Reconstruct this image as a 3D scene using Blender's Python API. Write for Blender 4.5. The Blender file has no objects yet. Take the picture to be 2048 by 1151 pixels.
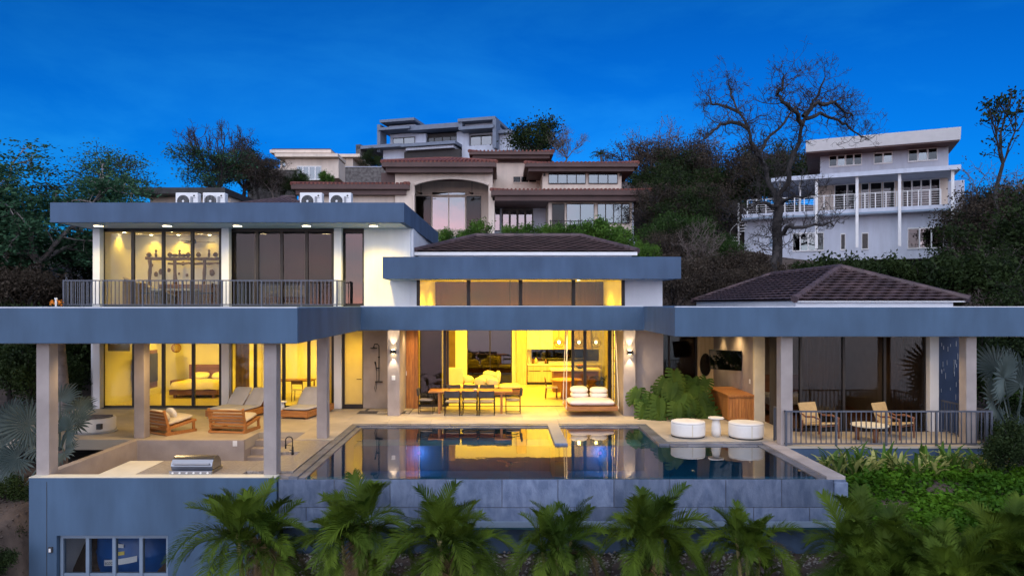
import bpy, math, random
import numpy as np
from mathutils import Vector, Matrix
R = math.radians
sc = bpy.context.scene
col = sc.collection
rng = np.random.default_rng(7)
random.seed(7)

# ---------------------------------------------------------------- camera, world, sun, exposure
# plan measured from the photograph: eye 3.7 m above the terrace, looking level along +Y
EYE, F, CX, CY = 3.7, 1422.0, 1000.0, 607.0
def X_(px, Y): return (px - CX) / F * Y            # photo column at distance Y -> metres
def Z_(py, Y): return EYE - (py - CY) / F * Y      # photo row at distance Y -> height
cam = bpy.data.cameras.new('camera')
cam.sensor_width = 36.0
cam.lens = 36.0 * F / 2048.0
cam.shift_x = (1024 - CX) / 2048.0
cam.shift_y = (CY - 575.5) / 2048.0
cam.clip_start, cam.clip_end = 0.2, 6000
camo = bpy.data.objects.new('camera', cam)
camo.location = (0, 0, EYE); camo.rotation_euler = (R(90), 0, 0)
col.objects.link(camo); sc.camera = camo

SUN_EL, SUN_ROT = R(6.0), R(188)
w = bpy.data.worlds.new('World'); sc.world = w; w.use_nodes = True
nt = w.node_tree; nt.nodes.clear()
out = nt.nodes.new('ShaderNodeOutputWorld'); bg = nt.nodes.new('ShaderNodeBackground')
sky = nt.nodes.new('ShaderNodeTexSky'); sky.sky_type = 'NISHITA'; sky.sun_disc = False
sky.sun_elevation = SUN_EL; sky.sun_rotation = SUN_ROT; sky.altitude = 0
sky.air_density = 1.0; sky.dust_density = 0.4; sky.ozone_density = 4.0
tint = nt.nodes.new('ShaderNodeMixRGB'); tint.blend_type = 'MULTIPLY'; tint.inputs[0].default_value = 1.0
tint.inputs[2].default_value = (0.012, 0.36, 0.84, 1)
# towards the sunset behind the camera the blue gives way to a lavender and rose glow (seen mirrored in the windows)
dirn = nt.nodes.new('ShaderNodeTexCoord'); dp = nt.nodes.new('ShaderNodeVectorMath'); dp.operation = 'DOT_PRODUCT'
dp.inputs[1].default_value = (math.sin(SUN_ROT), math.cos(SUN_ROT), 0.0)
mr = nt.nodes.new('ShaderNodeMapRange'); mr.interpolation_type = 'SMOOTHSTEP'; mr.inputs[1].default_value = -0.35; mr.inputs[2].default_value = 0.9
glow = nt.nodes.new('ShaderNodeMixRGB'); glow.inputs[1].default_value = (0.006, 0.30, 0.68, 1); glow.inputs[2].default_value = (0.10, 0.19, 0.33, 1)
nt.links.new(dirn.outputs['Generated'], dp.inputs[0]); nt.links.new(dp.outputs['Value'], mr.inputs[0]); nt.links.new(mr.outputs[0], glow.inputs[0]); nt.links.new(glow.outputs[0], tint.inputs[2])
# thin clouds, everywhere in the sky
tc = nt.nodes.new('ShaderNodeTexCoord'); mp = nt.nodes.new('ShaderNodeMapping')
mp.inputs['Location'].default_value = (0.47, 0.0, 0.62); mp.inputs['Rotation'].default_value = (0, R(-14), 0)
mp.inputs['Scale'].default_value = (1.5, 1.2, 4.6)
nz = nt.nodes.new('ShaderNodeTexNoise'); nz.inputs['Scale'].default_value = 1.5; nz.inputs['Detail'].default_value = 7
nz.inputs['Roughness'].default_value = 0.62; nz.inputs['Distortion'].default_value = 0.35
rp = nt.nodes.new('ShaderNodeValToRGB'); rp.color_ramp.elements[0].position = 0.43; rp.color_ramp.elements[1].position = 0.72
rp.color_ramp.elements[1].color = (0.48, 0.48, 0.48, 1)
cm = nt.nodes.new('ShaderNodeMixRGB'); cm.blend_type = 'MIX'
br = nt.nodes.new('ShaderNodeMixRGB'); br.blend_type = 'MULTIPLY'; br.inputs[0].default_value = 1.0
br.inputs[2].default_value = (14.0, 1.9, 1.25, 1)
L = nt.links.new
L(tc.outputs['Generated'], mp.inputs[0]); L(mp.outputs[0], nz.inputs['Vector']); L(nz.outputs['Fac'], rp.inputs[0])
sx = nt.nodes.new('ShaderNodeSeparateXYZ'); L(dirn.outputs['Generated'], sx.inputs[0])
zr_ = nt.nodes.new('ShaderNodeMapRange'); zr_.interpolation_type = 'SMOOTHSTEP'; zr_.inputs[1].default_value = 0.08; zr_.inputs[2].default_value = 0.55; zr_.inputs[3].default_value = 1.08; zr_.inputs[4].default_value = 0.66
zm_ = nt.nodes.new('ShaderNodeMixRGB'); zm_.blend_type = 'MULTIPLY'; zm_.inputs[0].default_value = 1.0
L(sx.outputs['Z'], zr_.inputs[0]); L(sky.outputs[0], zm_.inputs[1]); L(zr_.outputs[0], zm_.inputs[2])
L(zm_.outputs[0], tint.inputs[1]); L(tint.outputs[0], br.inputs[1])
L(rp.outputs[0], cm.inputs[0]); L(tint.outputs[0], cm.inputs[1]); L(br.outputs[0], cm.inputs[2])
L(cm.outputs[0], bg.inputs[0]); L(bg.outputs[0], out.inputs[0])
bg.inputs[1].default_value = 0.128

sd = bpy.data.lights.new('sun', 'SUN'); sd.energy = 2.0; sd.angle = R(140); sd.color = (0.83, 0.87, 1.0)
so = bpy.data.objects.new('sun', sd); col.objects.link(so)
so.rotation_euler = (R(90 - 20), 0, R(-8)); so.location = (-6, -40, 14)

vs = sc.view_settings
vs.view_transform = 'Standard'; vs.look = 'None'; vs.exposure = 1.4; vs.gamma = 1.0; vs.use_curve_mapping = False
sc.render.engine = 'CYCLES'
cy = sc.cycles
cy.use_denoising = True
try: cy.denoiser = 'OPENIMAGEDENOISE'
except Exception: pass
cy.max_bounces = 7; cy.diffuse_bounces = 3; cy.glossy_bounces = 4; cy.transmission_bounces = 4
cy.transparent_max_bounces = 16; cy.caustics_reflective = False; cy.caustics_refractive = False
cy.sample_clamp_indirect = 4.0; cy.use_light_tree = True

# ---------------------------------------------------------------- materials
MAT = {}
def newmat(name):
    m = bpy.data.materials.new(name); m.use_nodes = True
    n = m.node_tree; n.nodes.clear()
    o = n.nodes.new('ShaderNodeOutputMaterial')
    MAT[name] = m
    return m, n, o
def pbr(name, c, rough=0.6, metal=0.0, var=0.12, vscale=3.0, bump=0.0, bscale=40.0, c2=None, spec=0.5, stretch=(1, 1, 1),
        emit=None, es=0.0, trans=0.0, detail=5, dist=0.0, geo=False, rnd=0.0, streak=0.0):
    m, n, o = newmat(name)
    b = n.nodes.new('ShaderNodeBsdfPrincipled'); n.links.new(b.outputs[0], o.inputs[0])
    b.inputs['Roughness'].default_value = rough; b.inputs['Metallic'].default_value = metal
    b.inputs['Specular IOR Level'].default_value = spec
    if emit: b.inputs['Emission Color'].default_value = (*emit, 1); b.inputs['Emission Strength'].default_value = es
    t = n.nodes.new('ShaderNodeTexCoord'); mpn = n.nodes.new('ShaderNodeMapping'); mpn.inputs['Scale'].default_value = stretch
    n.links.new(t.outputs['Object'], mpn.inputs[0])
    if geo:
        g = n.nodes.new('ShaderNodeNewGeometry'); n.links.new(g.outputs['Position'], mpn.inputs[0])
    z = n.nodes.new('ShaderNodeTexNoise'); z.inputs['Scale'].default_value = vscale; z.inputs['Detail'].default_value = detail
    z.inputs['Distortion'].default_value = dist
    n.links.new(mpn.outputs[0], z.inputs['Vector'])
    mx = n.nodes.new('ShaderNodeMixRGB')
    a = [max(0, x * (1 - var)) for x in c]; d = [min(1, x * (1 + var)) for x in c] if c2 is None else c2
    if c2 is not None: a = c
    mx.inputs[1].default_value = (*a, 1); mx.inputs[2].default_value = (*d, 1)
    cr = n.nodes.new('ShaderNodeMapRange'); cr.inputs[1].default_value = 0.35; cr.inputs[2].default_value = 0.65
    n.links.new(z.outputs['Fac'], cr.inputs[0]); n.links.new(cr.outputs[0], mx.inputs[0])
    if streak:   # rain streaks and grime that run down the face
        ms_ = n.nodes.new('ShaderNodeMapping'); ms_.inputs['Scale'].default_value = (1.1, 1.1, 0.14); g2 = n.nodes.new('ShaderNodeNewGeometry'); n.links.new(g2.outputs['Position'], ms_.inputs[0])
        z3 = n.nodes.new('ShaderNodeTexNoise'); z3.inputs['Scale'].default_value = 2.2; z3.inputs['Detail'].default_value = 8; z3.inputs['Roughness'].default_value = 0.65; n.links.new(ms_.outputs[0], z3.inputs['Vector'])
        r3 = n.nodes.new('ShaderNodeMapRange'); r3.inputs[1].default_value = 0.40; r3.inputs[2].default_value = 0.68; r3.inputs[3].default_value = 1.0; r3.inputs[4].default_value = 1 - streak; n.links.new(z3.outputs['Fac'], r3.inputs[0])
        h3 = n.nodes.new('ShaderNodeHueSaturation'); n.links.new(r3.outputs[0], h3.inputs['Value']); n.links.new(mx.outputs[0], h3.inputs['Color']); mx = h3
    if rnd:      # piece to piece differences of tone
        oi = n.nodes.new('ShaderNodeObjectInfo'); hv = n.nodes.new('ShaderNodeHueSaturation'); rr = n.nodes.new('ShaderNodeMapRange')
        rr.inputs[3].default_value = 1 - rnd; rr.inputs[4].default_value = 1 + rnd
        n.links.new(oi.outputs['Random'], rr.inputs[0]); n.links.new(rr.outputs[0], hv.inputs['Value']); n.links.new(mx.outputs[0], hv.inputs['Color']); mx = hv
    n.links.new(mx.outputs[0], b.inputs['Base Color'])
    if bump > 0:
        z2 = n.nodes.new('ShaderNodeTexNoise'); z2.inputs['Scale'].default_value = bscale; z2.inputs['Detail'].default_value = 4
        n.links.new(mpn.outputs[0], z2.inputs['Vector'])
        bp = n.nodes.new('ShaderNodeBump'); bp.inputs['Strength'].default_value = bump; bp.inputs['Distance'].default_value = 0.02
        n.links.new(z2.outputs['Fac'], bp.inputs['Height']); n.links.new(bp.outputs[0], b.inputs['Normal'])
    if trans > 0:   # leaf or cloth: part of the light passes through
        tr = n.nodes.new('ShaderNodeBsdfTranslucent'); n.links.new(mx.outputs[0], tr.inputs[0])
        ms = n.nodes.new('ShaderNodeMixShader'); ms.inputs[0].default_value = trans
        n.links.new(b.outputs[0], ms.inputs[1]); n.links.new(tr.outputs[0], ms.inputs[2]); n.links.new(ms.outputs[0], o.inputs[0])
    return m
def emis(name, c, s):
    m, n, o = newmat(name); e = n.nodes.new('ShaderNodeEmission')
    e.inputs[0].default_value = (*c, 1); e.inputs[1].default_value = s; n.links.new(e.outputs[0], o.inputs[0]); return m
def glass(name, tintc, ior=1.45, rough=0.0, bump=0.0, bscale=1.0, boost=0.0):
    m, n, o = newmat(name)
    tr = n.nodes.new('ShaderNodeBsdfTransparent'); tr.inputs[0].default_value = (*tintc, 1)
    gl = n.nodes.new('ShaderNodeBsdfGlossy'); gl.inputs['Roughness'].default_value = rough
    fr = n.nodes.new('ShaderNodeFresnel'); fr.inputs[0].default_value = ior
    ms = n.nodes.new('ShaderNodeMixShader')
    fac = fr.outputs[0]
    if boost:
        ad = n.nodes.new('ShaderNodeMath'); ad.operation = 'ADD'; ad.use_clamp = True; ad.inputs[1].default_value = boost
        n.links.new(fac, ad.inputs[0]); fac = ad.outputs[0]
    n.links.new(fac, ms.inputs[0]); n.links.new(tr.outputs[0], ms.inputs[1]); n.links.new(gl.outputs[0], ms.inputs[2])
    n.links.new(ms.outputs[0], o.inputs[0])
    if bump:
        g = n.nodes.new('ShaderNodeNewGeometry'); z = n.nodes.new('ShaderNodeTexNoise'); z.inputs['Scale'].default_value = bscale
        z.inputs['Detail'].default_value = 3
        bp = n.nodes.new('ShaderNodeBump'); bp.inputs['Strength'].default_value = bump; bp.inputs['Distance'].default_value = 0.02
        n.links.new(g.outputs['Position'], z.inputs['Vector']); n.links.new(z.outputs['Fac'], bp.inputs['Height'])
        n.links.new(bp.outputs[0], gl.inputs['Normal']); n.links.new(bp.outputs[0], fr.inputs['Normal'])
    return m
pbr('slate_paint', (0.060, 0.113, 0.192), 0.8, var=0.13, vscale=1.3, stretch=(1, 1, 0.45), detail=9, bump=0.15, bscale=90, geo=True, streak=0.12)
pbr('slate_paint_dark', (0.062, 0.108, 0.188), 0.8, var=0.14, vscale=1.2, stretch=(1, 1, 0.45), detail=9, bump=0.15, bscale=80, geo=True, streak=0.12)
pbr('white_paint', (0.80, 0.81, 0.84), 0.7, var=0.03, vscale=1.2, bump=0.08, bscale=70, geo=True, streak=0.08)
pbr('room_white', (0.8, 0.78, 0.72), 0.8, var=0.03, vscale=1.0)
pbr('flashing', (0.62, 0.64, 0.68), 0.45, 0.2, var=0.08)
pbr('taupe_plaster', (0.36, 0.31, 0.29), 0.85, var=0.12, vscale=1.8, bump=0.35, bscale=55, geo=True)
pbr('deck_stone', (0.44, 0.38, 0.30), 0.72, var=0.10, vscale=0.7, bump=0.12, bscale=45, geo=True)
pbr('deck_slab', (0.44, 0.38, 0.30), 0.62, var=0.13, vscale=1.1, detail=8, bump=0.12, bscale=45, geo=True, rnd=0.06)
pbr('room_floor', (0.52, 0.46, 0.36), 0.28, var=0.06, vscale=0.6, geo=True)
pbr('teak', (0.32, 0.115, 0.028), 0.45, c2=(0.50, 0.21, 0.05), vscale=3.0, stretch=(9, 9, 0.7), dist=1.2, bump=0.2, bscale=12, rnd=0.22)
pbr('teak_x', (0.32, 0.115, 0.028), 0.45, c2=(0.50, 0.22, 0.06), vscale=3.0, stretch=(0.7, 9, 9), dist=1.2, bump=0.2, bscale=12, rnd=0.22)
pbr('dark_wood', (0.10, 0.045, 0.02), 0.5, c2=(0.18, 0.085, 0.04), vscale=3.0, stretch=(0.8, 8, 8), dist=0.8)
pbr('walnut_dark', (0.05, 0.022, 0.016), 0.5, c2=(0.08, 0.035, 0.022), vscale=2.0, stretch=(5, 5, 0.4), dist=0.2)
pbr('walnut', (0.16, 0.065, 0.035), 0.5, c2=(0.24, 0.10, 0.05), vscale=2.0, stretch=(1.0, 6, 6), dist=0.8)
pbr('pale_wood', (0.52, 0.40, 0.22), 0.5, c2=(0.62, 0.50, 0.30), vscale=2.0, stretch=(8, 8, 0.7), dist=0.6)
pbr('black_metal', (0.016, 0.015, 0.015), 0.4, 0.6, var=0.2)
pbr('bronze_frame', (0.022, 0.018, 0.017), 0.45, 0.3, var=0.2)
pbr('steel', (0.30, 0.31, 0.34), 0.3, 1.0, var=0.08, stretch=(1, 1, 30))
pbr('rail_metal', (0.10, 0.11, 0.14), 0.5, 0.5, var=0.1)
pbr('charcoal', (0.03, 0.03, 0.032), 0.7, var=0.2)
pbr('slate_tile', (0.10, 0.138, 0.225), 0.38, c2=(0.175, 0.222, 0.325), vscale=5.0, bump=0.5, bscale=35, geo=True, stretch=(1.3, 1, 0.6), dist=0.4, detail=10, rnd=0.26, streak=0.18)
pbr('coping_slate', (0.13, 0.135, 0.16), 0.35, var=0.25, vscale=2.5, bump=0.25, bscale=40, geo=True, rnd=0.22)
pbr('pool_floor', (0.06, 0.24, 0.36), 0.5, c2=(0.09, 0.32, 0.46), vscale=1.3, geo=True)
pbr('granite', (0.20, 0.17, 0.15), 0.35, c2=(0.42, 0.37, 0.32), vscale=6, stretch=(1, 3, 1), dist=3.0)
pbr('cream_stone', (0.70, 0.64, 0.50), 0.5, var=0.05)
pbr('fabric_grey', (0.42, 0.42, 0.46), 0.9, var=0.06, bump=0.2, bscale=150)
pbr('fabric_white', (0.78, 0.75, 0.70), 0.9, var=0.04, bump=0.15, bscale=120)
pbr('fabric_cream', (0.66, 0.58, 0.44), 0.9, var=0.05, bump=0.2, bscale=120)
pbr('fabric_pink', (0.70, 0.60, 0.56), 0.9, var=0.05, bump=0.2, bscale=120)
pbr('fabric_dark', (0.06, 0.055, 0.055), 0.9, var=0.2)
pbr('fabric_tan', (0.50, 0.36, 0.18), 0.85, var=0.12, vscale=30, bump=0.4, bscale=90)
pbr('cushion_taupe', (0.30, 0.26, 0.23), 0.9, var=0.08)
pbr('curtain_brown', (0.22, 0.145, 0.075), 0.9, var=0.1, trans=0.3)
pbr('blind_grey', (0.34, 0.31, 0.32), 0.9, var=0.05, trans=0.35)
pbr('blind_brown', (0.16, 0.125, 0.10), 0.9, var=0.05, trans=0.25)
pbr('blind_cream', (0.55, 0.45, 0.22), 0.9, var=0.05, trans=0.35)
pbr('frosted', (0.85, 0.80, 0.60), 0.6, var=0.03, trans=0.75)
pbr('plastic_white', (0.78, 0.78, 0.78), 0.4, var=0.03)
pbr('plastic_grey', (0.30, 0.31, 0.33), 0.5, var=0.05)
pbr('roof_tile', (0.058, 0.038, 0.042), 0.6, c2=(0.105, 0.067, 0.068), vscale=2.2, bump=0.3, bscale=40, geo=True, rnd=0.22)
pbr('red_tile', (0.15, 0.045, 0.035), 0.65, c2=(0.24, 0.085, 0.06), vscale=1.2, bump=0.3, bscale=20, geo=True)
pbr('eave_brown', (0.085, 0.045, 0.04), 0.6, var=0.15, vscale=1.0)
pbr('stucco_cream', (0.74, 0.62, 0.52), 0.85, var=0.06, vscale=0.7, bump=0.2, bscale=30, geo=True, streak=0.14)
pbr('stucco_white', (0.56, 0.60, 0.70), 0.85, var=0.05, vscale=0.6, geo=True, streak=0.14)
pbr('modern_grey', (0.15, 0.18, 0.24), 0.7, var=0.08)
pbr('stone_dark', (0.07, 0.062, 0.06), 0.9, c2=(0.16, 0.15, 0.145), vscale=4.0, bump=0.6, bscale=9)
pbr('dark_room', (0.05, 0.045, 0.045), 0.9, var=0.1)  # near-black colour stands in for the dark of unlit interiors
pbr('soil', (0.045, 0.032, 0.026), 0.95, c2=(0.10, 0.072, 0.058), vscale=1.5, bump=0.8, bscale=12, geo=True)
pbr('gravel', (0.10, 0.095, 0.09), 0.9, c2=(0.30, 0.28, 0.26), vscale=18, bump=0.9, bscale=30, geo=True)
pbr('pebble_dark', (0.035, 0.033, 0.035), 0.7, c2=(0.12, 0.115, 0.12), vscale=25, bump=0.9, bscale=40, geo=True)
pbr('bark_grey', (0.11, 0.085, 0.075), 0.9, c2=(0.20, 0.165, 0.15), vscale=6, bump=0.6, bscale=20, stretch=(1, 1, 0.4))
pbr('bark_dark', (0.02, 0.018, 0.018), 0.9, c2=(0.05, 0.043, 0.042), vscale=6, bump=0.4, bscale=20)
pbr('bark_pale', (0.26, 0.23, 0.22), 0.9, var=0.25, vscale=5)
pbr('palm_stem', (0.16, 0.15, 0.06), 0.7, c2=(0.30, 0.24, 0.10), vscale=5)
for nm, c, c2 in (('leaf_areca', (0.028, 0.058, 0.006), (0.11, 0.168, 0.016)), ('leaf_dark', (0.012, 0.024, 0.008), (0.034, 0.056, 0.015)),
                  ('leaf_green', (0.04, 0.10, 0.015), (0.10, 0.20, 0.03)), ('leaf_dry', (0.034, 0.026, 0.02), (0.085, 0.066, 0.048)),
                  ('leaf_teal', (0.03, 0.085, 0.045), (0.075, 0.17, 0.085)), ('leaf_silver', (0.065, 0.095, 0.09), (0.14, 0.18, 0.17)),
                  ('leaf_monstera', (0.022, 0.055, 0.009), (0.085, 0.15, 0.025)), ('leaf_mid', (0.02, 0.05, 0.012), (0.055, 0.105, 0.026)), ('leaf_cover', (0.028, 0.085, 0.005), (0.095, 0.22, 0.012)),
                  ('leaf_strap', (0.06, 0.12, 0.025), (0.13, 0.20, 0.05)), ('leaf_variegated', (0.25, 0.30, 0.09), (0.45, 0.45, 0.16))):
    pbr(nm, c, 0.65, spec=0.15, rnd=0.25 if nm in ('leaf_monstera', 'leaf_areca', 'leaf_strap', 'leaf_silver') else 0.0, c2=c2, vscale=1.1 if nm not in ('leaf_strap',) else 4, trans=0.25, geo=True)
pbr('frond_brown', (0.14, 0.09, 0.035), 0.8, var=0.3, vscale=5)
pbr('flower_orange', (0.75, 0.25, 0.02), 0.7, var=0.2, vscale=20)
pbr('weathered', (0.05, 0.045, 0.045), 0.95, c2=(0.24, 0.23, 0.23), vscale=1.6, dist=1.5, detail=9)
pbr('tank_blue', (0.008, 0.08, 0.30), 0.4, var=0.15, vscale=2)
pbr('sticker', (0.65, 0.68, 0.72), 0.6, var=0.03)
pbr('ink', (0.02, 0.03, 0.06), 0.6)
pbr('ink_yellow', (0.6, 0.5, 0.12), 0.6)
pbr('wall_blue', (0.05, 0.085, 0.17), 0.7, var=0.12, vscale=2)
pbr('sea', (0.01, 0.035, 0.06), 0.08, var=0.1, bump=0.3, bscale=0.4, geo=True)
pbr('frame_blue', (0.20, 0.27, 0.36), 0.5, 0.2, var=0.06)
glass('pane', (0.94, 0.95, 0.94), 1.32)
glass('pane_dark', (0.60, 0.58, 0.57), 1.38)
glass('pane_mirror', (0.25, 0.25, 0.27), 1.5, boost=0.03)
glass('pane_day', (0.35, 0.36, 0.38), 1.6, boost=0.16, bump=0.25, bscale=0.6)
glass('water', (0.45, 0.74, 0.84), 1.36, 0.012, bump=0.10, bscale=1.1, boost=0.19)
emis('lamp_warm', (1.0, 0.80, 0.42), 14)
emis('lamp_soft', (1.0, 0.80, 0.40), 5)
emis('lamp_violet', (0.50, 0.30, 1.0), 0.7)

# ---------------------------------------------------------------- mesh helpers
ORG = {}
class MB:
    def __init__(s): s.v = []; s.f = []
    def add(s, v, f):
        o = len(s.v); s.v += [tuple(map(float, p)) for p in v]; s.f += [tuple(i + o for i in q) for q in f]; return s
    def box(s, x0, x1, y0, y1, z0, z1):
        return s.add([(x0, y0, z0), (x1, y0, z0), (x1, y1, z0), (x0, y1, z0), (x0, y0, z1), (x1, y0, z1), (x1, y1, z1), (x0, y1, z1)],
                     [(0, 3, 2, 1), (4, 5, 6, 7), (0, 1, 5, 4), (1, 2, 6, 5), (2, 3, 7, 6), (3, 0, 4, 7)])
    def rbox(s, c, size, M=None, rz=0, rx=0, ry=0):
        from mathutils import Euler
        if M is None: M = Euler((rx, ry, rz)).to_matrix()
        h = [x / 2 for x in size]; pts = []
        for z in (-1, 1):
            for x, y in ((-1, -1), (1, -1), (1, 1), (-1, 1)):
                p = M @ Vector((x * h[0], y * h[1], z * h[2])); pts.append((p.x + c[0], p.y + c[1], p.z + c[2]))
        return s.add(pts, [(0, 3, 2, 1), (4, 5, 6, 7), (0, 1, 5, 4), (1, 2, 6, 5), (2, 3, 7, 6), (3, 0, 4, 7)])
    def prism(s, pts, vec):
        n = len(pts); q = [tuple(a + b for a, b in zip(p, vec)) for p in pts]
        return s.add(list(pts) + q, [tuple(range(n))[::-1], tuple(range(n, 2 * n))] + [(i, (i + 1) % n, n + (i + 1) % n, n + i) for i in range(n)])
    def tube(s, pts, rad, n=8, cap=True):
        pts = [Vector(p) for p in pts]; m = len(pts)
        if not hasattr(rad, '__len__'): rad = [rad] * m
        o = len(s.v); prev = None
        for i, p in enumerate(pts):
            d = (pts[min(i + 1, m - 1)] - pts[max(i - 1, 0)])
            d = d.normalized() if d.length > 1e-9 else Vector((0, 0, 1))
            if prev is None: u = d.orthogonal().normalized()
            else:
                u = prev - d * prev.dot(d); u = u.normalized() if u.length > 1e-6 else d.orthogonal().normalized()
            prev = u; v = d.cross(u)
            for k in range(n):
                a = 2 * math.pi * k / n; q = p + (u * math.cos(a) + v * math.sin(a)) * rad[i]; s.v.append((q.x, q.y, q.z))
        for i in range(m - 1):
            for k in range(n):
                a = o + i * n + k; b = o + i * n + (k + 1) % n; s.f.append((a, b, b + n, a + n))
        if cap: s.f.append(tuple(range(o, o + n))[::-1]); s.f.append(tuple(range(o + (m - 1) * n, o + m * n)))
        return s
    def lathe(s, prof, c=(0, 0, 0), n=24, sx=1, sy=1):
        o = len(s.v); m = len(prof)
        for r, z in prof:
            for k in range(n):
                a = 2 * math.pi * k / n; s.v.append((c[0] + r * sx * math.cos(a), c[1] + r * sy * math.sin(a), c[2] + z))
        for i in range(m - 1):
            for k in range(n):
                a = o + i * n + k; b = o + i * n + (k + 1) % n; s.f.append((a, b, b + n, a + n))
        s.f.append(tuple(range(o, o + n))[::-1]); s.f.append(tuple(range(o + (m - 1) * n, o + m * n)))
        return s
    def pillow(s, c, size, p=2.6, M=None, n=14, m=8, wr=0.0):
        o = len(s.v); M = M or Matrix.Identity(3)
        sp = lambda t, e: math.copysign(abs(t) ** e, t)
        for i in range(m + 1):
            ph = -math.pi / 2 + math.pi * i / m
            for k in range(n):
                a = 2 * math.pi * k / n
                e = 2 / p
                q = Vector((sp(math.cos(ph), 0.75) * sp(math.cos(a), e) * size[0] / 2, sp(math.cos(ph), 0.75) * sp(math.sin(a), e) * size[1] / 2,
                            sp(math.sin(ph), 0.9) * size[2] / 2))
                if wr: q += Vector((random.uniform(-wr, wr), random.uniform(-wr, wr), random.uniform(-wr, wr)))
                q = M @ q; s.v.append((q.x + c[0], q.y + c[1], q.z + c[2]))
        for i in range(m):
            for k in range(n):
                a = o + i * n + k; b = o + i * n + (k + 1) % n; s.f.append((a, b, b + n, a + n))
        return s
    def build(s, name, mat, parent=None, smooth=False, bevel=0.0, org=None, kind=None):
        v = np.array(s.v, dtype=np.float64).reshape(-1, 3)
        if parent is not None and org is None:
            r = parent
            while r.parent is not None: r = r.parent
            org = ORG.get(r.name)
        if org is not None: v = v - np.array(org)
        me = bpy.data.meshes.new(name); me.from_pydata(v.tolist(), [], s.f); me.update()
        return link(name, me, mat, parent, smooth, bevel, kind)
def link(name, me, mat, parent=None, smooth=False, bevel=0.0, kind=None):
    if mat is not None and not me.materials:
        for mm in (mat if isinstance(mat, (list, tuple)) else [mat]): me.materials.append(MAT[mm] if isinstance(mm, str) else mm)
    if smooth: me.polygons.foreach_set('use_smooth', [True] * len(me.polygons))
    o = bpy.data.objects.new(name, me); col.objects.link(o)
    if parent is not None: o.parent = parent
    if bevel:
        b = o.modifiers.new('bevel', 'BEVEL'); b.width = bevel; b.segments = 2; b.limit_method = 'ANGLE'
    if kind: o['kind'] = kind
    return o
def npmesh(name, v, f, mat, parent=None, smooth=False, kind=None):
    """v (N,3), f (M,k) arrays"""
    v = np.asarray(v, dtype=np.float32); f = np.asarray(f, dtype=np.int32)
    me = bpy.data.meshes.new(name); k = f.shape[1]
    me.vertices.add(len(v)); me.vertices.foreach_set('co', v.ravel())
    me.loops.add(f.size); me.loops.foreach_set('vertex_index', f.ravel())
    me.polygons.add(len(f)); me.polygons.foreach_set('loop_start', np.arange(0, f.size, k, dtype=np.int32))
    me.polygons.foreach_set('loop_total', np.full(len(f), k, dtype=np.int32))
    me.update(calc_edges=True)
    return link(name, me, mat, parent, smooth, 0, kind)
def tag(o, label, cat, group=None, kind=None):
    if label: o['label'] = label
    if cat: o['category'] = cat
    if group: o['group'] = group
    if kind: o['kind'] = kind
    return o
def thing(name, label, cat, loc=(0, 0, 0), rz=0.0, group=None, world=False):
    """Empty at the base of a thing; world=True: its parts are written in world metres"""
    o = bpy.data.objects.new(name, None); o.empty_display_size = 0.3; col.objects.link(o)
    o.location = loc; o.rotation_euler = (0, 0, rz)
    if world: ORG[o.name] = tuple(loc)
    return tag(o, label, cat, group)
def copy_tree(o, parent=None):
    c = o.copy(); col.objects.link(c); c.parent = parent
    for ch in list(o.children): copy_tree(ch, c)
    return c
def dup(root, loc, rz=0.0, label=None, s=1.0, group=None):
    c = copy_tree(root); c.location = loc; c.rotation_euler = (0, 0, rz); c.scale = (s, s, s)
    if label: c['label'] = label
    if group: c['group'] = group
    return c
def lamp(name, typ, loc, energy, color, parent=None, size=0.05, spot=None, blend=0.6, aim=None, rot=None):
    d = bpy.data.lights.new(name, typ); d.energy = energy * 0.82; d.color = color
    if typ == 'AREA':
        d.shape = 'DISK'; d.size = size
    else: d.shadow_soft_size = size
    if typ == 'SPOT': d.spot_size = spot; d.spot_blend = blend
    o = bpy.data.objects.new(name, d); col.objects.link(o)
    if parent is not None:
        o.parent = parent; r = ORG.get(parent.name)
        if r: loc = tuple(a - b for a, b in zip(loc, r))
    o.location = loc
    if rot: o.rotation_euler = rot
    return o
WARM = (1.0, 0.67, 0.29); YEL = (1.0, 0.60, 0.02)

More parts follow.
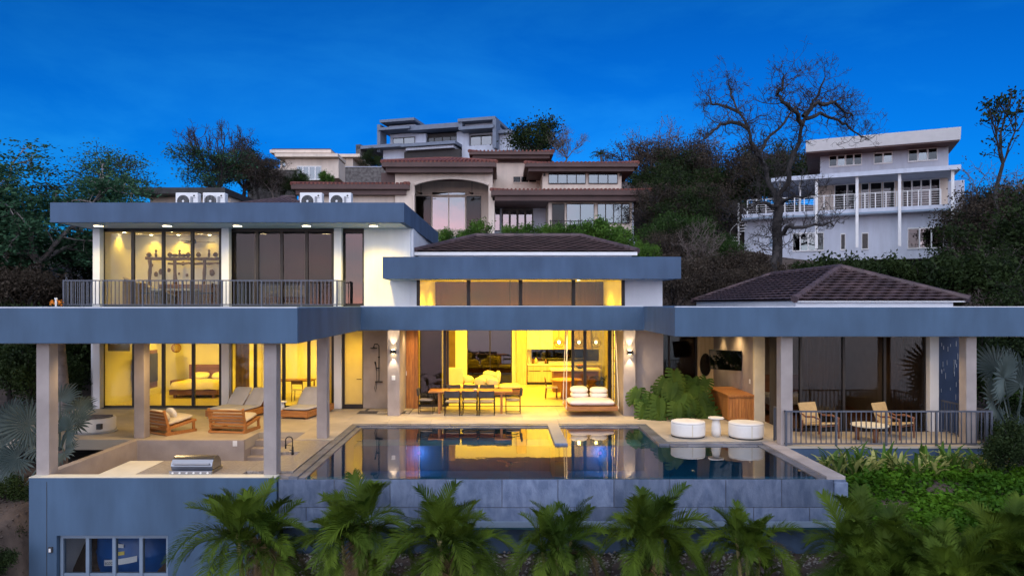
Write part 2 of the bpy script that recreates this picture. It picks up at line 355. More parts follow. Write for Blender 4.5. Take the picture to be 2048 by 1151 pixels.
# ================================================================ SETTING: ground, sea, terrace
def lerp_tab(t, tab):
    return np.interp(t, [a for a, b in tab], [b for a, b in tab])
def smooth01(t): t = np.clip(t, 0, 1); return t * t * (3 - 2 * t)
def hgt(x, y):
    x = np.asarray(x, float); y = np.asarray(y, float)
    base = lerp_tab(y, [(-400, -48), (-140, -44), (-30, -16), (0, -7), (12, -2.6), (14.2, -1.75), (16, -1.7), (22, -0.9), (30, -0.4)])
    right = lerp_tab(y, [(-400, -48), (-140, -44), (-30, -16), (0, -6), (11, -1.75), (13, -1.2), (17.4, -0.58), (19, -0.5), (30, -0.4)])
    left = lerp_tab(y, [(-400, -48), (-140, -44), (-30, -16), (0, -6), (11, -2.6), (13.5, -1.5), (15.5, -0.9), (20, -0.45), (30, -0.3)])
    door = lerp_tab(y, [(-400, -48), (-140, -44), (-30, -16), (0, -7), (12, -3.5), (15.5, -3.4), (16.2, -1.8), (30, -0.4)])
    wr = smooth01((x - 7.4) / 0.8); wl = smooth01((-10.0 - x) / 0.5); wd = smooth01((-4.9 - x) / 0.6)
    z = base * (1 - wd) + door * wd
    z = z * (1 - wr) + right * wr
    z = z * (1 - wl) + left * wl
    # the hill behind the villa
    hc = lerp_tab(y, [(30, 0), (36, 2.2), (48, 7.2), (52, 8.0), (60, 11.5), (70, 14.8), (78, 17.0), (88, 19.5), (100, 21), (130, 20), (400, 0)])
    side = lerp_tab(x, [(-220, 0.1), (-60, 0.28), (-34, 0.42), (-20, 0.75), (-10, 1.0), (14, 1.0), (30, 0.85), (60, 0.8), (220, 0.3)])
    return z + hc * side
xs = np.unique(np.concatenate([np.linspace(-900, -60, 15), np.linspace(-60, -16, 23), np.linspace(-16, 16, 65), np.linspace(16, 60, 23), np.linspace(60, 900, 15)]))
ys = np.unique(np.concatenate([np.linspace(-900, -40, 12), np.linspace(-40, 8, 17), np.linspace(8, 40, 65), np.linspace(40, 130, 46), np.linspace(130, 900, 12)]))
gx, gy = np.meshgrid(xs, ys); gz = hgt(gx, gy) + 0.05 * np.sin(gx * 1.7) * np.sin(gy * 2.1)
inhouse = (gx > -15.4) & (gx < 12.6) & (gy > 18.0) & (gy < 34)
gz = np.where(inhouse, np.minimum(gz, -0.8), gz)
inpool = (gx > -10.2) & (gx < 7.2) & (gy > 15.3) & (gy < 22.5); gz = np.where(inpool, np.minimum(gz, -1.75), gz)
ny, nx = gx.shape
idx = np.arange(ny * nx).reshape(ny, nx)
gf = np.stack([idx[:-1, :-1], idx[:-1, 1:], idx[1:, 1:], idx[1:, :-1]], -1).reshape(-1, 4)
ground = npmesh('ground', np.stack([gx, gy, gz], -1).reshape(-1, 3), gf, 'soil', smooth=True); ground['kind'] = 'structure'
m = MB(); m.add([(-3000, -3000, -36), (3000, -3000, -36), (3000, -60, -36), (-3000, -60, -36)], [(0, 1, 2, 3)])
m.build('sea', 'sea', kind='structure')

# terrace: one slab with its openings for the pool, the sunken kitchen and its steps
PX0, PX1, PX2 = -4.55, 4.5, 7.42          # pool: left edge, inner corner, right edge
PY0, PYM, PY1 = 15.25, 19.15, 21.95       # pool: front, mid, back
NX0, NX1, NY = -6.95, -5.6, 20.5          # stair notch
RECTS = ((-15.2, -4.84, 21.95, 25.05), (-4.84, -3.04, 23.9, 25.05), (-4.84, 4.5, 21.95, 22.9), (-3.04, 4.5, 22.9, 25.35), (4.5, 8.35, 21.95, 23.2), (4.5, 5.4, 23.2, 23.9), (-4.84, -3.04, 22.9, 23.9),
         (-15.2, NX0, 19.4, 21.95), (NX0, NX1, NY, 21.95), (NX1, PX0, 19.4, 21.95), (PX1, 7.42, PYM, 21.95), (7.42, 12.95, 18.45, 20.6), (7.42, 8.35, 20.6, 21.95))
m = MB()
for (x0, x1, y0, y1) in RECTS: m.box(x0, x1, y0, y1, -0.28 if x0 < 7 else -0.05, -0.012)
deck = m.build('terrace_floor', 'deck_stone', kind='structure')
for (x0, x1, y0, y1) in RECTS:                     # paving slabs, about 1.2 m, open joints
    nx_, ny_ = max(1, round((x1 - x0) / 1.25)), max(1, round((y1 - y0) / 1.25))
    for a in range(nx_):
        for b in range(ny_):
            xa, xb, ya, yb = x0 + (x1 - x0) * a / nx_, x0 + (x1 - x0) * (a + 1) / nx_, y0 + (y1 - y0) * b / ny_, y0 + (y1 - y0) * (b + 1) / ny_
            MB().box(xa + 0.003, xb - 0.003, ya + 0.003, yb - 0.003, -0.0115, 0.0).build('paving_slab', 'deck_slab', deck)
m = MB()
for (x0, x1, y0, y1) in ((7.5, 12.93, 18.47, 20.58),): m.box(x0, x1, y0, y1, -0.75, -0.042)
m.build('terrace_footing', 'slate_paint_dark', kind='structure')
# stepping slabs and pebble beds by the shower
bed = MB().box(-4.83, -3.05, 23.92, 25.02, 0.002, 0.012)
bed.v = [(x, y, z) for x, y, z in bed.v]
bedo = bed.build('pebble_bed', 'pebble_dark', kind='structure')
for (x0, x1, y0, y1) in ((-4.55, -3.75, 24.45, 24.85), (-3.62, -3.06, 24.45, 25.0), (-4.15, -3.5, 23.93, 24.34), (-3.2, -3.06, 23.93, 24.34), (-4.82, -4.66, 24.5, 25.0)):
    MB().box(x0, x1, y0, y1, 0.012, 0.03).build('stepping_slab', 'deck_stone', bedo, bevel=0.008)

# ================================================================ THE VILLA
V = thing('modern_villa', 'modern slate grey and white villa with flat overhanging roofs and glowing yellow rooms', 'house', (0, 25, 0), world=True)
def part(name, mat, mb, parent=None, **k): return mb.build(name, mat, parent or V, **k)
LZ0, LZ1 = 2.856, 3.61
part('lower_roof', 'slate_paint', MB().prism([(-15.3, 15.1, LZ0), (-4.3, 15.1, LZ0), (-4.42, 22.6, LZ0), (4.57, 22.6, LZ0), (4.5, 18.3, LZ0), (15.2, 18.3, LZ0),
     (15.2, 33.2, LZ0), (4.6, 33.2, LZ0), (4.6, 25.5, LZ0), (-3.04, 25.5, LZ0), (-3.04, 31.0, LZ0), (-15.3, 31.0, LZ0)], (0, 0, LZ1 - LZ0)), bevel=0.012)
fl = MB()
for a, b in (((-15.3, 15.12), (-4.32, 15.12)), ((-4.44, 22.62), (4.55, 22.62)), ((4.52, 18.32), (15.2, 18.32))):
    fl.box(a[0], b[0], a[1], a[1] + 0.12, LZ1, LZ1 + 0.022)
part('roof_flashing', 'flashing', fl)
part('soffit', 'white_paint', MB().prism([(-15.2, 15.25, LZ0 - 0.012), (-4.46, 15.25, LZ0 - 0.012), (-4.56, 22.75, LZ0 - 0.012), (4.7, 22.75, LZ0 - 0.012), (4.66, 18.45, LZ0 - 0.012), (15.1, 18.45, LZ0 - 0.012),
     (15.1, 25, LZ0 - 0.012), (-15.2, 25, LZ0 - 0.012)], (0, 0, 0.009)))
# upper roof: a ring of fascia with a sunken roof deck
def ring_roof(name, x0, x1, y0, y1, z0, z1, deckz, x0b=None, x1b=None, mat='slate_paint_dark', ymax=99):
    x0b = x0 if x0b is None else x0b; x1b = x1 if x1b is None else x1b; t = 0.16
    o = [(x0, y0), (x1, y0), (x1b, y1), (x0b, y1)]; i = [(x0 + t, y0 + t), (x1 - t, y0 + t), (x1b - t, y1 - t), (x0b + t, y1 - t)]
    mb = MB()
    v = [(x, y, z0) for x, y in o] + [(x, y, z1) for x, y in o] + [(x, y, z1) for x, y in i] + [(x, y, deckz) for x, y in i] + [(x, y, z0) for x, y in i]
    f = []
    for k in range(4):
        n = (k + 1) % 4
        f += [(k, n, 4 + n, 4 + k), (4 + k, 4 + n, 8 + n, 8 + k), (8 + k, 8 + n, 12 + n, 12 + k), (n, k, 16 + k, 16 + n)]
    f += [(12, 13, 14, 15)]
    mb.add(v, f); ob = part(name, mat, mb)
    part('soffit', 'white_paint', MB().prism([(x, min(y, ymax), z0 - 0.004) for x, y in i], (0, 0, 0.05)), ob)
    return ob
UZ0, UZ1 = 6.39, 7.04
ring_roof('upper_roof', -14.87, -3.17, 23.5, 33.4, UZ0, UZ1, 6.90, x1b=-2.9)
CZ0, CZ1 = 4.54, 5.27
ring_roof('clerestory_roof', -3.93, 6.06, 23.8, 33.3, CZ0, CZ1, 5.0, ymax=25.28)

# ---- columns
for x, y in ((-9.9, 15.55), (-4.98, 15.55), (-9.93, 19.72), (-4.9, 19.7)):
    z0 = 0.0 if y > 19 else -0.02
    part('column', 'taupe_plaster', MB().box(x - 0.14, x + 0.14, y - 0.16, y + 0.16, z0, LZ0 - 0.012), bevel=0.01)
for x0, x1, y, mt in ((7.35, 7.66, 18.75, 'taupe_plaster'), (12.2, 12.47, 18.75, 'taupe_plaster'), (12.46, 12.72, 20.75, 'white_paint')):
    part('column', mt, MB().box(x0, x1, y - 0.15, y + 0.15, 0, LZ0 - 0.012), bevel=0.008)
for px0, px1 in ((186, 200), (443, 458), (668, 683)):
    x0, x1 = X_(px0, 25.1), X_(px1, 25.1)
    part('column', 'white_paint', MB().box(x0, x1, 25.08, 25.34, 0, LZ0 - 0.012), bevel=0.006)
    part('column', 'white_paint', MB().box(x0, x1, 25.08, 25.34, LZ1, UZ0), bevel=0.006)
    part('column_base', 'flashing', MB().box(x0 - 0.01, x1 + 0.01, 25.07, 25.35, LZ1, LZ1 + 0.10))
part('column', 'white_paint', MB().box(-15.3, -15.16, 26.6, 26.75, 0, LZ0))
# pillars by the shower and the daybed
P1 = part('pillar', 'taupe_plaster', MB().box(-3.72, -3.32, 23.5, 25.15, 0, LZ0 - 0.012), bevel=0.012)
P2 = part('pillar', 'taupe_plaster', MB().box(4.08, 4.48, 23.5, 25.3, 0, LZ0 - 0.012), bevel=0.012)
part('wall', 'taupe_plaster', MB().box(4.48, 5.45, 23.75, 24.0, 0, LZ0 - 0.012))
part('wall', 'taupe_plaster', MB().box(5.2, 5.45, 24.0, 27.0, 0, LZ0 - 0.012))
part('shower_wall', 'taupe_plaster', MB().box(-4.84, -3.72, 25.15, 25.4, 0, LZ0 - 0.012))
for i in range(6):
    x0 = -3.31 + i * 0.068
    part('plank', 'teak', MB().box(x0, x0 + 0.064, 25.12 + 0.004 * (i % 3), 25.42, 0.0, LZ0 - 0.013), bevel=0.004)
# ---- upper white walls
part('wall', 'white_paint', MB().box(X_(728, 25.3), X_(821, 25.3), 25.3, 25.5, LZ1, UZ0))
part('wall', 'white_paint', MB().box(-3.25, -3.11, 25.5, 33.0, LZ1, UZ0))
part('wall', 'white_paint', MB().box(X_(821, 25.3) + 0.001, -2.97, 25.31, 25.5, LZ1, CZ0))
part('wall', 'white_paint', MB().box(4.45, 5.78, 25.3, 25.5, LZ1, CZ0))
part('wall', 'white_paint', MB().box(5.58, 5.78, 25.5, 33.0, LZ1, CZ0))

# ---- glazed bays: dark frame, one pane object per leaf
def bay(x0, x1, z0, z1, y, cuts, panes='pane', t=0.06, name='glass_wall', fm='bronze_frame', top=0.07, d=0.10, parent=None, bot=0.06):
    mb = MB(); xs_ = [x0] + list(cuts) + [x1]
    mb.box(x0, x1, y, y + d, z1 - top, z1); mb.box(x0, x1, y, y + d, z0, z0 + bot)
    for k, x in enumerate(xs_):
        w_ = t if 0 < k < len(xs_) - 1 else t * 0.9
        a, b = (x - w_ / 2, x + w_ / 2) if 0 < k < len(xs_) - 1 else ((x, x + w_) if k == 0 else (x - w_, x))
        mb.box(a, b, y - 0.003, y + d + 0.003, z0 + bot, z1 - top)
    fr = part(name, fm, mb, parent)
    for k in range(len(xs_) - 1):
        pm = panes if isinstance(panes, str) else panes[k]
        if pm is None: continue
        part('pane', pm, MB().box(xs_[k] + t * 0.4, xs_[k + 1] - t * 0.4, y + d * 0.42, y + d * 0.58, z0 + bot * 0.8, z1 - top * 0.8), fr)
    return fr
GY = 25.4
xx = lambda *p: [X_(q, GY) for q in p]
a, b = xx(202, 443); bay(a, b, LZ1, UZ0, GY, xx(265, 326, 384), t=0.10, top=0.12)
a, b = xx(458, 668); bay(a, b, LZ1, UZ0, GY, xx(514, 563, 613), ['pane_dark'] * 4, t=0.10, top=0.12)
a, b = xx(683, 728); bay(a, b, LZ1, UZ0, GY, [], 'pane_mirror', t=0.06, top=0.16, bot=0.1)
a, b = xx(202, 443); bay(a, b, 0, LZ0, GY, xx(267, 326, 386), t=0.10)
a, b = xx(458, 668); bay(a, b, 0, LZ0, GY, xx(510, 567, 617), t=0.10)
bd = bay(X_(683, 25.2), X_(731, 25.2), 0, LZ0 - 0.02, 25.2, [], 'frosted', t=0.12, name='glass_door', bot=0.14, top=0.1)
hb = MB().box(-4.93, -4.91, 25.14, 25.2, 1.02, 1.05).box(-5.07, -4.91, 25.13, 25.15, 1.025, 1.045)
part('handle', 'black_metal', hb, bd)
# clerestory
a, b = X_(833, 25.35), X_(1250, 25.35)
bay(a, b, LZ1, CZ0 + 0.10, 25.35, [X_(q, 25.35) for q in (937, 1041, 1147)], 'pane', t=0.13, top=0.03, bot=0.03, name='clerestory_window')
# living room sliding doors: fixed leaf left, open middle, stacked leaves right
LGY = 25.6
bay(X_(824, LGY), X_(892, LGY), 0, LZ0, LGY, [], 'pane_dark', t=0.10, name='sliding_door')
bay(X_(886, LGY), X_(897, LGY), 0, LZ0, LGY + 0.12, [], None if False else 'pane_dark', t=0.07, name='sliding_door')
bay(X_(1143, LGY), X_(1222, LGY), 0, LZ0, LGY, [X_(1170, LGY)], ['pane_dark', 'pane_dark'], t=0.11, name='sliding_door')
bay(X_(1222, LGY), 4.12, 0, LZ0, LGY + 0.12, [], 'pane', t=0.05, name='sliding_door')
part('door_track', 'bronze_frame', MB().box(X_(897, LGY), X_(1143, LGY), LGY, LGY + 0.12, 0.002, 0.012))
# courtyard glass behind the monstera, and the right wing
bay(5.45, 7.45, 0, LZ0, 26.9, [6.4], 'pane_dark', t=0.06, name='glass_wall')
part('wall', 'taupe_plaster', MB().box(8.05, 8.3, 22.5, 27.0, 0, LZ0 - 0.012))         # television wall
part('wall_end', 'cream_stone', MB().box(8.0, 8.33, 22.35, 22.5, 0, LZ0 - 0.012), bevel=0.006)
part('wall', 'pale_wood', MB().box(7.45, 8.05, 26.8, 27.0, 0, LZ0 - 0.012))
RGY = 20.75
bay(8.4, 8.75, 0, LZ0, 22.0, [], 'pane_dark', t=0.05)
part('glass_return', 'bronze_frame', MB().box(8.34, 8.42, 20.8, 22.0, 0, LZ0))
a = X_(1576, RGY); b = X_(1861, RGY)
bay(a, b, 0, LZ0, RGY, [X_(1602, RGY), X_(1688, RGY), X_(1770, RGY)], ['pane_dark', 'pane_dark', 'pane_dark', 'pane_dark'], t=0.07)
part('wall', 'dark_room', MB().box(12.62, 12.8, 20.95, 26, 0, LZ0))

# ---- room shells
def room(x0, x1, y0, y1, z0, z1, wall='room_white', floor='room_floor', ceil='room_white', back=None, left=True, right=True):
    t = 0.08
    part('room_floor', floor, MB().box(x0, x1, y0, y1, z0 - 0.05, z0 + 0.001))
    part('ceiling', ceil, MB().box(x0, x1, y0, y1, z1, z1 + 0.03))
    part('back_wall', back or wall, MB().box(x0, x1, y1, y1 + t, z0, z1))
    if left: part('side_wall', wall, MB().box(x0 - t, x0, y0, y1 + t, z0, z1 + 0.03))
    if right: part('side_wall', wall, MB().box(x1, x1 + t, y0, y1 + t, z0, z1 + 0.03))
room(-14.2, -9.95, 25.52, 27.7, LZ1 + 0.02, UZ0 - 0.04)
room(-9.8, -6.02, 25.52, 29.6, LZ1 + 0.02, UZ0 - 0.04)
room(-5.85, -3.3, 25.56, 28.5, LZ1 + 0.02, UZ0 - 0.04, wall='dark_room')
room(-14.2, -9.95, 25.52, 30.2, 0, LZ0 - 0.04)
room(-9.8, -6.02, 25.52, 29.2, 0, LZ0 - 0.04)
room(-5.85, -4.0, 25.45, 27.6, 0, LZ0 - 0.04)
# living room, double height under the clerestory
part('room_floor', 'room_floor', MB().box(-3.0, 4.8, 25.36, 33.0, -0.06, 0.001))
part('ceiling', 'room_white', MB().box(-3.0, 4.8, 25.38, 33.0, 4.72, 4.76))
part('side_wall', 'room_white', MB().box(-3.1, -3.0, 25.52, 33.1, 0, 4.72))
part('side_wall', 'room_white', MB().box(4.8, 4.9, 25.52, 33.1, 0, 4.72))
part('back_wall', 'walnut_dark', MB().box(-3.0, 4.8, 33.0, 33.1, 3.3, 4.72))
bw = MB(); YB = 33.0
for p0, p1, z0, z1 in ((862, 934, 0, 3.3), (1024, 1240, 0, 3.3), (934, 1024, 2.75, 3.3)):
    bw.box(X_(p0, YB) if p0 > 862 else -3.0, X_(p1, YB) if p1 < 1240 else 4.8, YB, YB + 0.1, z0, z1)
part('back_wall', 'room_white', bw)
bay(X_(934, YB), X_(1024, YB), 0, 2.75, YB + 0.02, [X_(980, YB)], 'pane_mirror', t=0.05, name='back_window')
part('partition', 'curtain_brown', MB().box(-2.4, -1.95, 31.0, 31.12, 0, 3.0))
part('added_dark_panel', 'dark_room', MB().box(-2.95, -2.15, 26.2, 26.3, 0, 2.84))  # dark panel added so the left glass leaf looks dark
# right bedroom and courtyard corridor
room(8.35, 12.6, 22.2, 26.2, 0, LZ0 - 0.03, wall='cushion_taupe', back='cushion_taupe', floor='walnut', left=False)
part('room_floor', 'walnut', MB().box(8.35, 12.6, 20.86, 22.2, -0.05, 0.001))
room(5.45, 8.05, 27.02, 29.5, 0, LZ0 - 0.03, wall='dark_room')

# ---- tiled hip roofs, every tile a piece
def tile_mesh(q):
    """q: 4 corners (bottom-left, bottom-right, top-right, top-left) on the slope; rolled profile, thick front lip"""
    bl, br_, tr, tl = [Vector(p) for p in q]; n = (br_ - bl).cross(tl - bl)
    if n.length < 1e-9: return None
    n.normalize(); mb = MB(); K = 5; rows = []
    for (pa, pb, lift) in ((bl, br_, 0.075), (tl, tr, 0.008)):
        rows.append([pa.lerp(pb, k / (K - 1)) + n * (lift + 0.022 * (0.5 - 0.5 * math.cos(2 * math.pi * k / (K - 1)))) for k in range(K)])
    low = [rows[0][k] - n * 0.028 for k in range(K)]
    v = [tuple(p) for r_ in (low, rows[0], rows[1]) for p in r_]
    f = []
    for r_ in range(2):
        for k in range(K - 1): f.append((r_ * K + k, r_ * K + k + 1, (r_ + 1) * K + k + 1, (r_ + 1) * K + k))
    mb.add(v, f); return mb
def tile_face(parent, A, B, C, D, w_, ex, mat='roof_tile', single=None):
    """trapezoid A-B (eave) C-D (ridge, C above B); single: one joined mesh instead of pieces"""
    A, B, C, D = [Vector(p) for p in (A, B, C, D)]
    rows = max(2, round(((D - A).length + (C - B).length) / 2 / ex)); u = (B - A).normalized(); L0 = (B - A).length
    for r_ in range(rows):
        t0, t1 = r_ / rows, (r_ + 1.12) / rows
        t1 = min(t1, 1)
        a0, b0, a1, b1 = A.lerp(D, t0), B.lerp(C, t0), A.lerp(D, t1), B.lerp(C, t1)
        s0, e0, s1, e1 = [(p - A).dot(u) for p in (a0, b0, a1, b1)]
        k0 = math.floor((s0) / w_ - 0.5); x = k0 * w_ + (w_ / 2 if r_ % 2 else 0)
        base0 = a0 - u * s0; base1 = a1 - u * s1
        while x < e0 - 1e-4:
            xa, xb = max(x, s0), min(x + w_, e0); ta, tb = max(xa, s1), min(xb, e1)
            if xb - xa > 0.02:
                if tb <= ta: ta = tb = min(max((xa + xb) / 2, s1), max(e1, s1 + 1e-3))
                q = [base0 + u * xa, base0 + u * xb, base1 + u * tb, base1 + u * ta]
                mb = tile_mesh(q)
                if mb:
                    if single is not None: single.add(mb.v, mb.f)
                    else: part('tile', mat, mb, parent)
            x += w_
def ridge_caps(parent, A, B, r_=0.11, step=0.36, mat='roof_tile'):
    A, B = Vector(A), Vector(B); n = max(1, int((B - A).length / step))
    for k in range(n):
        p0, p1 = A.lerp(B, k / n), A.lerp(B, min(1, (k + 1.1) / n))
        part('ridge_tile', mat, MB().tube([p0 + Vector((0, 0, 0.035)), p1 + Vector((0, 0, 0.05))], [r_ * 1.08, r_ * 0.88], 8), parent)
# right wing roof
ez = 3.80; x0, x1, y0, y1, rise = 8.9, 14.2, 21.5, 32.9, 1.10; mx_ = (x0 + x1) / 2; hw = (x1 - x0) / 2
P = [(x0, y0, ez), (x1, y0, ez), (x1, y1, ez), (x0, y1, ez)]; Q = [(mx_, y0 + hw, ez + rise), (mx_, y1 - hw, ez + rise)]
tr1 = part('tiled_roof', 'roof_tile', MB().add(P + Q, [(0, 1, 4), (1, 2, 5, 4), (2, 3, 5), (3, 0, 4, 5), (3, 2, 1, 0)]))
tile_face(tr1, P[0], P[1], Q[0], Q[0], 0.40, 0.32)
tile_face(tr1, P[3], P[0], Q[0], Q[1], 0.52, 0.32)
sg = MB(); tile_face(tr1, P[1], P[2], Q[1], Q[0], 0.40, 0.32, single=sg); part('far_tiles', 'roof_tile', sg, tr1, kind='stuff')
for a_, b_ in ((P[0], Q[0]), (P[1], Q[0]), (Q[0], Q[1]), (P[3], Q[1])): ridge_caps(tr1, a_, b_)
part('gutter', 'plastic_white', MB().box(x0 + 0.05, x1 - 0.05, y0 + 0.03, y0 + 0.13, ez - 0.05, ez - 0.01), tr1)
part('roof_wall', 'white_paint', MB().box(x0 + 0.1, x1 - 0.4, y0 + 0.15, y1 - 0.3, LZ1, ez - 0.02))
# centre roof behind the clerestory fascia
ez = 5.58; P = [(-3.12, 25.8, ez), (4.99, 25.8, ez), (4.99, 32.6, ez), (-3.12, 32.6, ez)]; Q = [(-1.0, 29.2, 6.44), (3.3, 29.2, 6.44)]
tr2 = part('tiled_roof', 'roof_tile', MB().add(P + Q, [(0, 1, 5, 4), (1, 2, 5), (2, 3, 4, 5), (3, 0, 4), (3, 2, 1, 0)]))
tile_face(tr2, P[0], P[1], Q[1], Q[0], 0.42, 0.34)
sg = MB(); tile_face(tr2, P[1], P[2], Q[1], Q[1], 0.4, 0.34, single=sg); part('far_tiles', 'roof_tile', sg, tr2, kind='stuff')
for a_, b_ in ((P[0], Q[0]), (P[1], Q[1]), (Q[0], Q[1])): ridge_caps(tr2, a_, b_)
part('gutter', 'plastic_white', MB().box(-3.1, 4.97, 25.74, 25.84, ez - 0.13, ez - 0.01), tr2)
part('roof_wall', 'white_paint', MB().box(-3.0, 4.8, 25.95, 32.4, 5.0, ez - 0.02))

# ---- railings: rail, posts and every baluster
def railing(pts, z0, h, step, name='railing', post_every=10, mat='rail_metal', r_=0.011):
    root = None; me = None
    mb = MB(); n = len(pts)
    for k in range(n - 1):
        a_, b_ = Vector((*pts[k], 0)), Vector((*pts[k + 1], 0)); d = (b_ - a_).normalized(); ang = math.atan2(d.y, d.x); c = (a_ + b_) / 2; Lg = (b_ - a_).length
        mb.rbox((c.x, c.y, z0 + h - 0.02), (Lg + 0.04, 0.05, 0.04), rz=ang); mb.rbox((c.x, c.y, z0 + 0.06), (Lg, 0.035, 0.03), rz=ang)
    root = part(name, mat, mb)
    bm = MB().box(-r_, r_, -r_, r_, z0 + 0.075, z0 + h - 0.04); pm = MB().box(-0.024, 0.024, -0.024, 0.024, z0, z0 + h - 0.04)
    mes = []
    for q, nm in ((bm, 'baluster'), (pm, 'post')):
        me = bpy.data.meshes.new(nm); me.from_pydata(q.v, [], q.f); me.materials.append(MAT[mat]); mes.append(me)
    for k in range(n - 1):
        a_, b_ = Vector((*pts[k], 0)), Vector((*pts[k + 1], 0)); cnt = max(1, round((b_ - a_).length / step))
        for i in range(cnt + (1 if k == n - 2 else 0)):
            p = a_.lerp(b_, i / cnt); post = (i % post_every == 0)
            o = link('post' if post else 'baluster', mes[1] if post else mes[0], None, root)
            o.location = Vector(p) - Vector((ORG[V.name][0], ORG[V.name][1], ORG[V.name][2]))
    return root
railing([(-14.85, 26.6), (-14.85, 24.2), (-5.55, 24.2), (-5.45, 25.0)], LZ1, 0.9, 0.135)
railing([(7.45, 19.3), (7.45, 18.52), (12.8, 18.52), (12.8, 20.6)], 0.0, 0.92, 0.13)

# ---- pit walls, steps, counters of the sunken kitchen and the basement front
part('basement_wall', 'slate_paint', MB().prism([(-10.07, 15.2, -4.0), (-9.48, 15.2, -4.0), (-9.48, 15.2, -1.25), (-7.1, 15.2, -1.25), (-7.1, 15.2, -4.0), (-4.78, 15.2, -4.0), (-4.78, 15.2, -0.02), (-10.07, 15.2, -0.02)], (0, 0.2, 0)))
part('pit_wall', 'taupe_plaster', MB().box(-10.05, -9.85, 15.45, 19.4, -1.1, -0.005))
part('pit_wall', 'taupe_plaster', MB().box(-9.85, NX0, 19.3, 19.399, -1.1, -0.004))
part('pit_wall', 'taupe_plaster', MB().box(NX1, -4.85, 19.3, 19.399, -1.1, -0.004))
part('pit_wall', 'taupe_plaster', MB().box(NX0 - 0.1, NX0 - 0.002, 19.4, NY, -1.1, -0.284))
part('pit_floor', 'deck_stone', MB().box(-9.85, -4.85, 15.4, 19.3, -1.0, -0.95))
for k in range(4):
    part('step', 'taupe_plaster', MB().box(NX0, NX1, NY - 0.001 - (k + 1) * 0.33, NY - k * 0.33 - 0.002, -0.95, -0.17 * (k + 1)), bevel=0.006)
part('edge_band', 'cream_stone', MB().box(-10.07, -4.79, 15.195, 15.45, -0.018, 0.0))
part('wall_joint', 'charcoal', MB().box(X_(93, 15.2), X_(93, 15.2) + 0.012, 15.196, 15.2, -4.0, -0.1))
part('door_sill', 'frame_blue', MB().box(-9.48, -7.1, 15.2, 15.32, -3.45, -3.4))
# basement glazing
bs = bay(-9.46, -7.12, -3.4, -1.27, 15.30, [X_(175, 15.3), X_(228, 15.3), X_(282, 15.3)], 'pane', t=0.07, fm='frame_blue', name='basement_door')
part('mid_rail', 'frame_blue', MB().box(-9.4, -7.18, 15.325, 15.405, -2.18, -2.1), bs)
room(-9.6, -6.9, 15.45, 18.2, -3.5, -1.15, wall='white_paint', floor='soil')
# blue wall beyond the right terrace
part('feature_wall', 'wall_blue', MB().box(14.0, 15.1, 23.0, 23.2, -0.6, LZ0))
for k in range(26):
    px = random.uniform(1880, 1928); py = random.uniform(685, 800); h_ = random.uniform(0.08, 0.2)
    x_ = X_(px, 22.99); z_ = Z_(py, 22.99)
    if 14.0 < x_ < 15.09: part('light_streak', 'flashing', MB().box(x_, x_ + 0.012, 22.985, 23.0, z_, z_ + h_))

# ================================================================ SWIMMING POOL
W_ = thing('swimming_pool', 'L-shaped infinity pool with slate tiled front wall below the terrace', 'swimming pool', (1.4, 15.3, -1.75), world=True)
WZ = -0.06
def pp(name, mat, mb, parent=None, **k): return mb.build(name, mat, parent or W_, **k)
bs_ = MB(); fz = -1.15
bs_.box(PX0 + 0.3, PX1, PY0 + 0.2, PY1 - 0.3, fz - 0.05, fz); bs_.box(PX1, PX2 - 0.2, PY0 + 0.2, PYM - 0.3, fz - 0.05, fz)
bs_.box(PX0 + 0.05, PX0 + 0.3, PY0 + 0.2, PY1, fz, -0.09); bs_.box(PX0 + 0.3, PX1, PY1 - 0.3, PY1 - 0.05, fz, -0.09)
bs_.box(PX1 - 0.3, PX1 - 0.05, PYM - 0.3, PY1 - 0.3, fz, -0.09); bs_.box(PX1 - 0.05, PX2 - 0.2, PYM - 0.3, PYM - 0.05, fz, -0.09)
bs_.box(PX2 - 0.4, PX2 - 0.2, PY0 + 0.2, PYM - 0.3, fz, -0.09)
bs_.box(PX0 + 0.3, PX2 - 0.4, PY0 + 0.1, PY0 + 0.3, fz, WZ - 0.012)
pp('basin', 'pool_floor', bs_)
pp('ledge', 'pool_floor', MB().box(PX0 + 0.31, PX1 - 0.31, PY1 - 1.3, PY1 - 0.305, fz, -0.42))
wt = MB()
wx0, wx1 = PX0 + 0.12, PX2 - 0.25
wt.add([(wx0, PY0 + 0.05, WZ), (wx1, PY0 + 0.05, WZ), (wx1, PYM - 0.2, WZ), (PX1 - 0.2, PYM - 0.2, WZ), (PX1 - 0.2, PY1 - 0.2, WZ), (wx0 + 0.1, PY1 - 0.2, WZ)], [(0, 1, 2, 3, 4, 5)])
pp('water', 'water', wt)
# coping, one slab after another
def coping(x0, x1, y0, y1, z1, n, ax, mat='coping_slate', z0=-0.12):
    for k in range(n):
        if ax == 'x': a_, b_ = x0 + (x1 - x0) * k / n, x0 + (x1 - x0) * (k + 1) / n - 0.006; pp('coping_slab', mat, MB().box(a_, b_, y0, y1, z0, z1), bevel=0.006)
        else: a_, b_ = y0 + (y1 - y0) * k / n, y0 + (y1 - y0) * (k + 1) / n - 0.006; pp('coping_slab', mat, MB().box(x0, x1, a_, b_, z0, z1), bevel=0.006)
coping(PX0 + 0.004, PX1 - 0.004, PY1 - 0.28, PY1 - 0.004, -0.008, 15, 'x')
coping(PX0 + 0.28, PX1 - 0.28, PY1 - 0.44, PY1 - 0.284, -0.04, 15, 'x')
coping(PX0 + 0.004, PX0 + 0.2, PY0 + 0.02, PY1 - 0.29, -0.008, 11, 'y')
coping(PX0 + 0.204, PX0 + 0.36, PY0 + 0.06, PY1 - 0.45, -0.04, 11, 'y')
